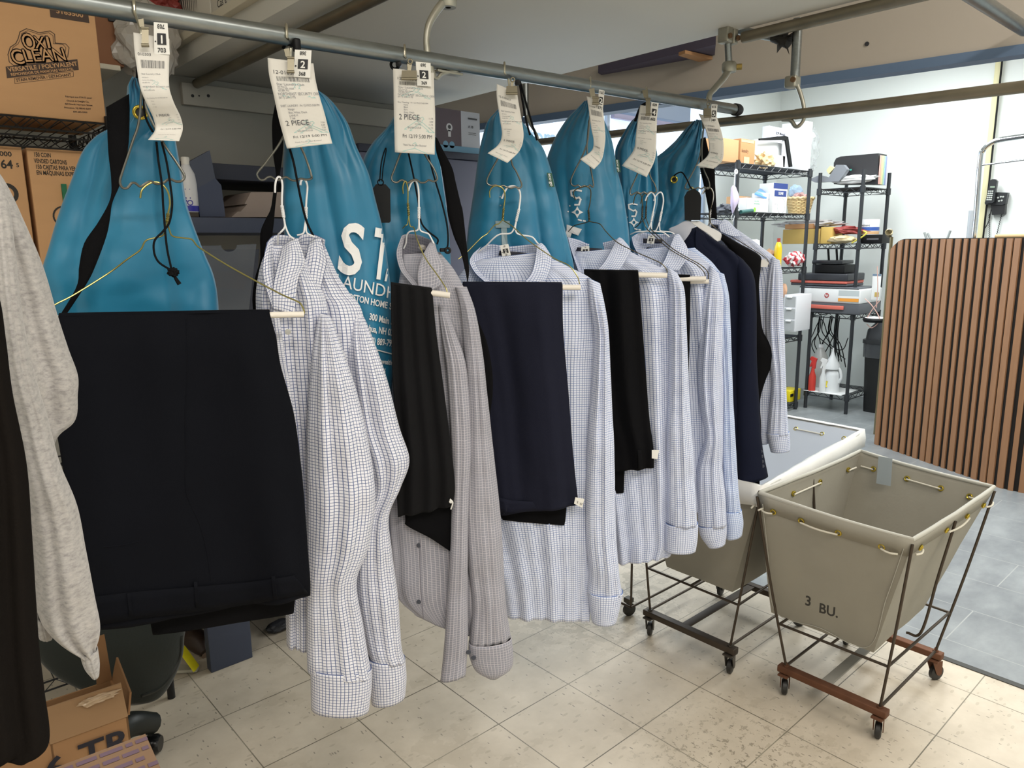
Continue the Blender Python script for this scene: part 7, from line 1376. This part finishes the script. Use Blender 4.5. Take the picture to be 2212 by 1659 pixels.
# bottom shelf jugs
z = zr2[3]+.004
def jug(name, label, px, w_, hpx, mat, capm, handle=True, dx=.1):
    P = onx(px, 858, X2a+dx); P[2] = z; s_ = depth(P)/FPX; t = thing(name, label, 'bottle', P); R, Hj = w_*s_/2, hpx*s_
    o = MB(); prof = [(0, 0), (R, 0), (R, Hj*.6), (R*.9, Hj*.7), (R*.45, Hj*.88), (R*.3, Hj*.92)]; o.lathe(P, prof, 26); o.build('jug_body', mat, t, True)
    MB().lathe(P+np.array([0, 0, Hj*.92]), [(R*.32, 0), (R*.32, Hj*.08), (0, Hj*.08)], 16).build('cap', capm, t, True)
    if handle: MB().wire(spl([P+np.array([0, -R*.35, Hj*.88]), P+np.array([0, -R*.95, Hj*.82]), P+np.array([0, -R*1.25, Hj*.55]), P+np.array([0, -R*.95, Hj*.35])], 16), R*.2, 8).build('handle', mat, t, True)
    return t, P, R, Hj
whj = plain('white_jug', 'dfe2e4', .35); trj = plain('translucent_jug', 'c9c9c6', .3, trans=.25)
jug('bleach_jug', 'tall translucent jug on the bottom shelf of the right rack', 1766, 34, 92, trj, whj, False, .22)
t, P, R, Hj = jug('detergent_jug', 'white detergent jug with a funnel on the bottom shelf', 1795, 30, 62, whj, whj, True, .06)
MB().lathe(P+np.array([0, .01, Hj*.9]), [(R*1.1, -.02), (R*1.05, .02), (R*.4, .08), (R*.14, .13), (R*.1, .16)], 24).build('funnel', whj, t, True); I = Ink(); I.disc(0, 0, R*.45); I.lay(lambda x, y: P+np.array([-math.sqrt(max((R*1.02)**2-x*x, 0)), -x+.02, y+Hj*.3]), 'yellow_spot', plain('yellow_label', 'e6d23a'), t)
for nm, lb, px, w_, c_, c2_ in (('spray_bottle', 'red trigger spray bottle on the bottom shelf of the right rack', 1752, 15, 'c23a30', 'cc3a34'), ('spray_bottle', 'white trigger spray bottle beside the red one', 1775, 14, 'd9dcdd', 'e6e6e6')):
    P = onx(px, 858, X2a-.0); P[2] = z; s_ = depth(P)/FPX; t = thing(nm, lb, 'bottle', P); R, Hj = w_*s_/2, 50*s_
    MB().lathe(P, [(0, 0), (R, 0), (R, Hj*.62), (R*.5, Hj*.85), (R*.4, Hj)], 20).build('bottle_body', plain('sprayb_'+c_, c_, .35), t, True)
    MB().prism([P+np.array([0, a*s_, Hj+b*s_]) for a, b in [(-4, -2), (-5, 12), (-7, 20), (5, 24), (9, 18), (4, 14), (8, 2), (5, 1), (2, 8), (3, -2)]], (R*.6, 0, 0)).build('trigger_head', plain('sprayh_'+c2_, c2_, .35), t)
t = thing('wire_tray', 'pale tray under the cleaning bottles', 'tray', (X2a+.15, 2.8, z)); MB().box2(np.array([X2a-.03, onx(1820, 858, X2a)[1], z-.003]), np.array([X2a+.3, onx(1738, 858, X2a)[1], z+.002]), .001).build('tray', wcard, t)
# bin
P = onz(1895, 892, 0); P = np.array([5.75, 2.33, 0]); P = onz(1893, 892, 0); s_ = depth(P)/FPX
t = thing('trash_can', 'black swing-lid trash can with a clear liner behind the slatted screen', 'trash can', P); Rb = 38*s_
def sq(cx_, cy, hw, z, n=28, p=.35): return [np.array([cx_+hw*np.sign(math.cos(a))*abs(math.cos(a))**p, cy+hw*np.sign(math.sin(a))*abs(math.sin(a))**p, z]) for a in np.linspace(0, 2*PI, n, endpoint=False)]
def loft(rings, cap=True):
    n = len(rings[0]); m = MB(); m.add([p for r in rings for p in r], [(i*n+j, i*n+(j+1) % n, (i+1)*n+(j+1) % n, (i+1)*n+j) for i in range(len(rings)-1) for j in range(n)]+([tuple(range(n))[::-1], tuple((len(rings)-1)*n+j for j in range(n))] if cap else [])); return m
zc = 150*s_; loft([sq(P[0]+.1, P[1], Rb*.8, 0), sq(P[0]+.1, P[1], Rb*.95, zc)]).build('bin_body', plain('bin_black', '161718', .45), t, True)
loft([sq(P[0]+.1, P[1], Rb*1.0, zc-.12, 28), sq(P[0]+.1, P[1], Rb*1.02, zc)], False).build('bin_liner', plain('grey_liner', '55585c', .2, alpha=.7), t, True, label='shiny clear bin liner')
loft([sq(P[0]+.1, P[1], Rb*1.06, zc), sq(P[0]+.1, P[1], Rb*1.06, zc+.03)]).build('lid_rim', plain('bin_lid', '2c2e31', .4), t, True); loft([sq(P[0]+.1, P[1], Rb*.98, zc+.03, 28, .5), sq(P[0]+.1, P[1], Rb*.92, zc+.11, 28, .5), sq(P[0]+.1, P[1], Rb*.55, zc+.18, 28, .7)]).build('swing_lid', MATS['bin_lid'], t, True)
t = thing('ceiling_fixture_disc', 'round white and black device with a pink cord just left of the screen', 'device', onx(1890, 690, 6.0)); Q = onx(1890, 690, 6.0); MB().bar(Q-np.array([0, 0, .01]), np.array([6.59, 2.615, Q[2]-.01]), .008, 8).build('stand_arm', blackp, t, True)
t.name = 'desk_lamp_disc'; MB().lathe(Q, [(0, .012), (.085, .01), (.09, 0), (.08, -.02), (0, -.022)], 28).build('disc', blackp, t, True); MB().lathe(Q+np.array([0, 0, .013]), [(0, .006), (.06, .005), (.075, 0)], 28).build('disc_top', wcard, t, True)
pk = plain('pink_cord', 'd0a79c', .6); m = MB(); 
for a in ([(1868, 645), (1885, 662), (1900, 690), (1884, 708), (1872, 700)], [(1900, 650), (1885, 668), (1872, 688)], [(1895, 575), (1896, 620), (1893, 665)]): m.wire(spl([onx(x, y, 6.0-.05) for x, y in a], 20), .0035, 6)
m.build('cord', pk, t, True, label='pale pink cord')
t, fn, W, Hh = fbox('hanging_leaflet', 'white leaflet hanging on the rack edge left of the slatted screen', 'leaflet', 'x', 6.25, 1881, 592, 1904, 648, .004, wcard, .0005, part='sheet'); I = Ink(); I.rect(W*.4, Hh*.12, W*.9, Hh*.3); I.lay(fn, 'gold_seal', plain('gold_seal', 'b9a05a'), t); I = Ink(); I.rect(0, Hh*.93, W, Hh); I.lay(fn, 'blue_edge', plain('dull_blue', '6a8199'), t)
t = thing('steel_cup', 'brass coloured round cup end peeping over the screen corner', 'cup', onx(1921, 505, 5.6)); MB().lathe(onx(1921, 508, 5.6), [(.02, 0), (.026, -.05), (.02, -.052), (0, -.03)], 20, (1, .3, -.5)).build('cup', plain('brass_cup', '8a7f62', .3, .8), t, True); Qc = onx(1926, 512, 5.6); MB().bar(Qc, np.array([Qc[0], Qc[1], 0]), .012, 10).build('stem', MATS['brass_cup'], t, True)
t = thing('desk_items', 'grey stationery tips showing above the screen top', 'stationery', onx(2010, 510, 5.7))
for a, b_ in (((2003, 515), (1997, 502)), ((2012, 515), (2004, 504)), ((2044, 516), (2053, 498))): MB().bar(onx(a[0], a[1]+6, 5.7), onx(*b_, 5.7), .008, 8).build('pen', plain('pen_grey', '9aa0a0', .4), t, True)
# wall phone
X = 6.9; t = thing('wall_phone', 'black cordless phone in its cradle mounted on the white wall', 'phone', onx(2150, 455, X-.05)); pb = plain('phone_black', '24272a', .35)
def pr(P, dep, name, mat, off=0.): return MB().prism([onx(x, y, X-off) for x, y in P], (dep, 0, 0)).build(name, mat, t)
pr([(2127, 438), (2133, 420), (2148, 415), (2177, 416), (2172, 440), (2165, 443), (2128, 442)], .05, 'cradle', pb, .06)
pr([(2140, 442), (2171, 441), (2170, 462), (2142, 464)], .05, 'wall_bracket', plain('bracket_black', '1b1c1e', .4), .05)
pr([(2129, 434), (2138, 390), (2143, 387), (2150, 387), (2154, 391), (2147, 436), (2143, 439), (2131, 439)], .035, 'handset', pb, .10)
pr([(2139, 402), (2149.5, 402), (2148.5, 406), (2138.5, 406)], .002, 'screen', plain('phone_screen', '7f8f80', .3), .103)
m = MB()
for r in range(5):
    for c_ in range(3): P = onx(2136.2+c_*4.0-r*.9, 413+r*4.6, X-.1015); m.lathe(P, [(0, 0), (.006, 0), (.006, .002), (0, .003)], 10, (-1, 0, 0))
for a in ((2156, 427), (2162, 425), (2167, 425), (2158, 434), (2164, 433)): m.lathe(onx(*a, X-.0605), [(0, 0), (.007, 0), (.007, .003), (0, .003)], 10, (-1, 0, 0))
m.build('keypad', plain('key_grey', 'b7bcb8', .4), t)
m = MB(); m.wire(spl([onx(2141, 452, X-.03), onx(2135, 480, X-.02), onx(2118, 508, X-.02), onx(2114, 520, X-.02)], 30), .003, 6)
m.wire([onx(2137+1.0*math.sin(k*1.6), 462+k*1.1, X-.02) for k in range(50)], .0028, 5); m.wire([onx(2164-k*.26+1.0*math.sin(k*1.6), 462+k*1.1, X-.02) for k in range(50)], .0028, 5); m.build('cord', blackp, t, True)
# conduit / tall strip on the wall
t = thing('wall_conduit', 'pale yellow tall strip and dark cable running up the white wall', 'trim', onx(2105, 500, 6.88)); yc_ = onx(2116, 515, 6.87)[1]; MB().box2(np.array([6.87, yc_-.02, .8]), np.array([6.9, yc_+.02, 2.9]), .002).build('strip', plain('cream_strip', 'd8d2a8', .6), t)
MB().bar(np.array([6.86, yc_-.028, .8]), np.array([6.86, yc_-.028, 2.9]), .007, 8).build('cable', blackp, t, True)
# chrome rolling rack
t = thing('chrome_rack', 'chrome tubular garment rack with taped post at the right edge', 'clothes rail', onx(2098, 520, 5.75)); XR = 5.75; Pb = onx(2096, 520, XR)
pt = [np.array([XR, Pb[1], .05]), np.array([XR, Pb[1], 1.0]), np.array([XR, onx(2108, 470, XR)[1], 1.5]), onx(2117, 350, XR), onx(2124, 325, XR), onx(2140, 310, XR), onx(2160, 302, XR), onx(2212, 294, XR), onx(2300, 280, XR)]
MB().wire(spl(pt, 80), .0165, 16).build('frame_tube', chrome, t, True)
MB().bar(onx(2118, 357, XR), onx(2300, 334, XR), .006, 10).build('cross_rod', chrome, t, True)
MB().bar(onx(2094, 520, XR-.0), onx(2100, 455, XR), .0205, 14).build('tape_wrap', plain('clear_tape_wrap', 'b9bfc6', .2, alpha=.8), t, True)
c_ = np.array([XR, Pb[1], .05]); MB().box(c_, (.5, .05, .04), bev=.006).build('base_foot', chrome, t)
# ================================================================== lower left floor: chair, boxes
chf = plain('dark_green_fabric', '1d231f', .85, bump=.3, bs=160, sheen=.2); chp = plain('dark_green_plastic', '161b18', .45)
dC = depth(onz(330, 1500, .42)) if False else 1.75
pcn = Plane(at(300, 1450, 1.86)); t = thing('office_chair', 'dark green fabric office chair lying low behind the boxes', 'chair', pcn(330, 1600))
tube(pcn, [(150, 1290, 330, 1250, -.05, .03), (90, 1340, 396, 1330, -.02, .05), (70, 1380, 398, 1380, 0, .06), (80, 1420, 393, 1421, .01, .06), (120, 1460, 374, 1462, .02, .06), (190, 1490, 347, 1494, .03, .05), (240, 1506, 308, 1508, .03, .03)], 'seat_shell', chf, t, n=60, m=40, capT=True, capB=True, wrk=((6, .02),), env=0, sq=.7)
lineon(cast_fn([o for o in t.children if o.name.startswith('seat_shell')][0], pcn, .2, 0, 0, (1, 0), (0, 1), 0), t, [(392, 1374), (388, 1420), (368, 1462), (340, 1490), (306, 1504)], 'edge_piping', chp, .004, .0)
c0 = onz(330, 1606, .03); P1 = onz(230, 1600, .12)
MB().wire(spl([P1, (P1+onz(330, 1560, .1))/2+np.array([0, 0, .02]), onz(330, 1562, .085)], 20), .028, 12, rs=list(np.linspace(.04, .03, 20))).build('base_leg', chp, t, True)
MB().wire(spl([P1, P1+np.array([-.22, -.06, -.03]), P1+np.array([-.36, -.12, -.05])], 14), .03, 12).build('base_leg', chp, t, True); MB().wire(spl([P1, P1+np.array([-.05, -.25, -.03]), P1+np.array([-.08, -.38, -.05])], 14), .03, 12).build('base_leg', chp, t, True)
MB().bar(P1+np.array([0, 0, -.02]), P1+np.array([0, 0, .25]), .025, 14).build('gas_column', chp, t, True)
for c in (c0, P1+np.array([-.36, -.12, -.09]), P1+np.array([-.08, -.38, -.09])): MB().lathe(np.array([c[0], c[1], .028]), [(0, -.022), (.022, -.022), (.028, -.012), (.028, .012), (.022, .022), (0, .022)], 22, (.8, -.6, 0)).build('caster', plain('caster_black', '0f1011', .25), t, True)
I = Ink(); fnc = cast_fn([o for o in t.children if o.name.startswith('seat_shell')][0], pcn, .2, 0, 0, (1, 0), (0, 1), 0, .002)
for k in range(17):
    u = k/16; I.add(([(308-60*u+0, 1338+66*u-2.2), (279-30*u+0, 1345+60*u-2.2), (279-30*u, 1345+60*u), (308-60*u, 1338+66*u)], [(0, 1, 2, 3)]))
I.lay(fnc, 'mesh_strips', plain('silver_mesh', '6f7470', .5), t, label='patch of silvery mesh')  # row of thin paler strips laid across the seat shell
# open box lettered 6 TR
def at2(x, y, d): return at(x, y, d)
t = thing('open_cardboard_box', 'open brown cardboard box lettered 6 TR on the floor at lower left', 'box', at(180, 1640, 1.3))
V = dict(fl=at(108, 1606, 1.18), fr=at(276, 1545, 1.26), bl=at(84, 1440, 1.62), br=at(230, 1385, 1.66))
zt_ = float((V['fl'][2]+V['fr'][2])/2)
def lvl(p): return np.array([p[0], p[1], p[2]])
def down(p, zz=.02): return np.array([p[0], p[1], zz])
fl, fr, bl, br = at(108, 1606, 1.20), at(276, 1545, 1.30), at(86, 1425, 1.52), at(196, 1480, 1.50)
fl = onz(108, 1606, .46); fr = onz(276, 1545, .46); ex = fr-fl; bk_ = np.array([-ex[1], ex[0], 0]); bk_ = bk_/np.linalg.norm(bk_)*.17; bl = fl+bk_; br = fr+bk_
def panel(m, P, th=.004):
    n_ = np.cross(P[1]-P[0], P[2]-P[0]); n_ /= np.linalg.norm(n_); m.prism(P, n_*th)
m = MB(); panel(m, [fl, fr, down(fr), down(fl)]); panel(m, [fr, br, down(br), down(fr)]); panel(m, [br, bl, down(bl), down(br)]); panel(m, [bl, fl, down(fl), down(bl)]); panel(m, [down(fl, .01), down(fr, .01), down(br, .01), down(bl, .01)])
m.build('carton', cardboard('cardboard_box_brown', '9a744f'), t)
# front flap raised, side flap, back flap
n_f = -bk_/np.linalg.norm(bk_); flapF = [fl, fr, fr+np.array([0, 0, .085])+n_f*.01-ex*.05, fl+np.array([0, 0, .085])+n_f*.01-ex*.06]
m = MB(); panel(m, flapF); m.build('front_flap', cardboard('cardboard_flap', '9b7b5a'), t)
m = MB(); panel(m, [fr, br, br+np.array([0, 0, .05])+ex*.1, fr+np.array([0, 0, .05])+ex*.06]); panel(m, [br-ex*.22, br, br+np.array([0, 0, .11])-n_f*.01-ex*.02, br+np.array([0, 0, .11])-n_f*.01-ex*.18]); m.build('back_flap', cbd, t)
crumple('tape_remnant', (flapF[2]+flapF[3])/2+ex*.2-np.array([0, 0, .016])+n_f*.004, (.035, .008, .008), plain('shiny_tape', 'b79f83', .15), 0, 0, 88, .6, 5, 3, t)
O = down(fl, .32); e1 = ex/np.linalg.norm(ex); fnb = plane_fn(fl, e1, (0, 0, -1.), .0045)
I = Ink(); L_ = np.linalg.norm(ex); V_, F_2 = text2d('TR', L_*.50, L_*.32, -L_*.52, True, 1.1); I.add((V_, F_2)); V_, F_2 = text2d('6', L_*.50, -L_*.12, -L_*.56, True, 1.1); I.add((V_, F_2))
fnt = plane_fn(fl, e1, (0, 0, 1.), .0048); I.lay(fnt, 'box_lettering', plain('navy_box_print', '1b1a26', .7), t)
m = MB(); panel(m, [fl-e1*.12, fl, down(fl), down(fl-e1*.12)]); m.build('side_carton', MATS['cardboard_box_brown'], t)
t = thing('printed_carton', 'brown carton with rows of purple print at the bottom left corner', 'carton', at(230, 1640, 1.05)); a = at(110, 1662, 1.02); b_ = at(314, 1585, 1.06); a = onz(110, 1662, b_[2]); c_ = at(338, 1640, 1.03); dn = np.array([0, 0, -.3])
a2 = a+(c_-b_); zt2 = (a[2]+b_[2])/2; e1 = np.array([b_[0]-a[0], b_[1]-a[1], 0]); e1 /= np.linalg.norm(e1); e2 = np.array([e1[1], -e1[0], 0]); A_ = np.array([b_[0], b_[1], b_[2]])
P = [A_-e1*.24, A_, A_+e2*.16, A_-e1*.24+e2*.16]; m = MB(); m.prism([p for p in P], (0, 0, -(A_[2]-.01))); m.build('carton', cardboard('cardboard_print', '8f735b'), t)
I = Ink(); rnd = random.Random(5)
for r in range(4):
    x = .005
    while x < .2: w_ = rnd.uniform(.008, .03); I.rect(x, -.018-.021*r, min(x+w_, .21), -.009-.021*r); x += w_+.004
I.lay(plane_fn(A_-e1*.21, e1, -e2, .0012), 'carton_print', plain('purple_print', '746070', .8), t)
crumple('tape_remnant', A_+e2*.13-e1*.02+np.array([0, 0, .002]), (.03, .02, .006), plain('shiny_tape', 'd6c3ab', .15), 0, 0, 89, .6, 5, 2, t)
# yellow folded sign/book and shoe under the trousers
t = thing('yellow_book', 'yellow and white folded card standing open on the floor behind the chair', 'card', onz(405, 1455, 0)); a, b_, c_, d_ = onz(378, 1455, .004), onz(425, 1452, .004), onz(431, 1443, .004), onz(385, 1440, .004)
MB().prism([a, b_, c_, d_], (0, 0, .01)).build('base_leaf', plain('grey_leaf', 'b8b3a4', .6), t)
h_ = .085; e_ = (d_-a); m = MB(); q0, q1 = b_+np.array([0, 0, .01]), c_+np.array([0, 0, .01]); tp = onz(398, 1452, .012)+np.array([0, 0, h_]); m.prism([q0-(q1-q0)*.2, q1, q1+(tp-q0)+np.array([0, 0, 0]), tp-(q1-q0)*.2], (-.01, -.006, 0)); m.build('standing_leaf', plain('bright_yellow', 'dfd21c', .5), t, label='bright yellow leaf')
t = thing('brown_shoe', 'dark brown shoe lying beside the blue shelf foot', 'shoe', onz(425, 1408, 0)); a = onz(405, 1375, .03); b_ = onz(443, 1410, .02)
MB().wire(spl([a, (a+b_)/2+np.array([0, 0, .02]), b_], 16), .03, 12, rs=[.012+.028*math.sin(PI*(i+1)/17) for i in range(16)]).build('upper', plain('brown_leather', '3a2a20', .5), t, True); MB().wire([a-np.array([0, 0, .02]), b_-np.array([0, 0, .012])], .012, 8).build('sole', plain('tan_sole', '8b7460', .7), t, True)
tag(crumple('dark_slipper', onz(602, 1352, .02), (.05, .03, .02), rubber, 'x', 'x', 91, .2, 2, 3), 'small dark object on the floor behind the white shirt hem', 'debris')

# ================================================================== groups of like things
GR = {'laundry_bag': 'teal laundry bags on the rail', 'laundry_receipt': 'receipts clipped to the orders', 'number_tag': 'printed number tags', 'order_hanger': 'wire order hangers on the rail',
      'wire_hanger': 'white wire shirt hangers', 'trouser_hanger': 'trouser hangers with cardboard tubes', 'dress_shirt': 'pressed long-sleeved shirts on the rail', 'folded_trousers': 'trousers folded over hangers',
      'laundry_cart': 'canvas laundry carts', 'wire_rack': 'wire storage racks', 'rail_bracket': 'cast brackets holding the rails', 'support_pipe': 'pipes under the overhead shelf', 'detergent_carton': 'cartons on the left rack',
      'spray_bottle': 'cleaning bottles on the lowest shelf', 'garment_rail': 'steel garment rails', 'white_carton': 'white cartons'}
for o in list(bpy.data.objects):
    b_ = o.name.split('.')[0]
    if o.parent is None and b_ in GR and 'group' not in o and (b_+'.001') in bpy.data.objects: o['group'] = GR[b_]
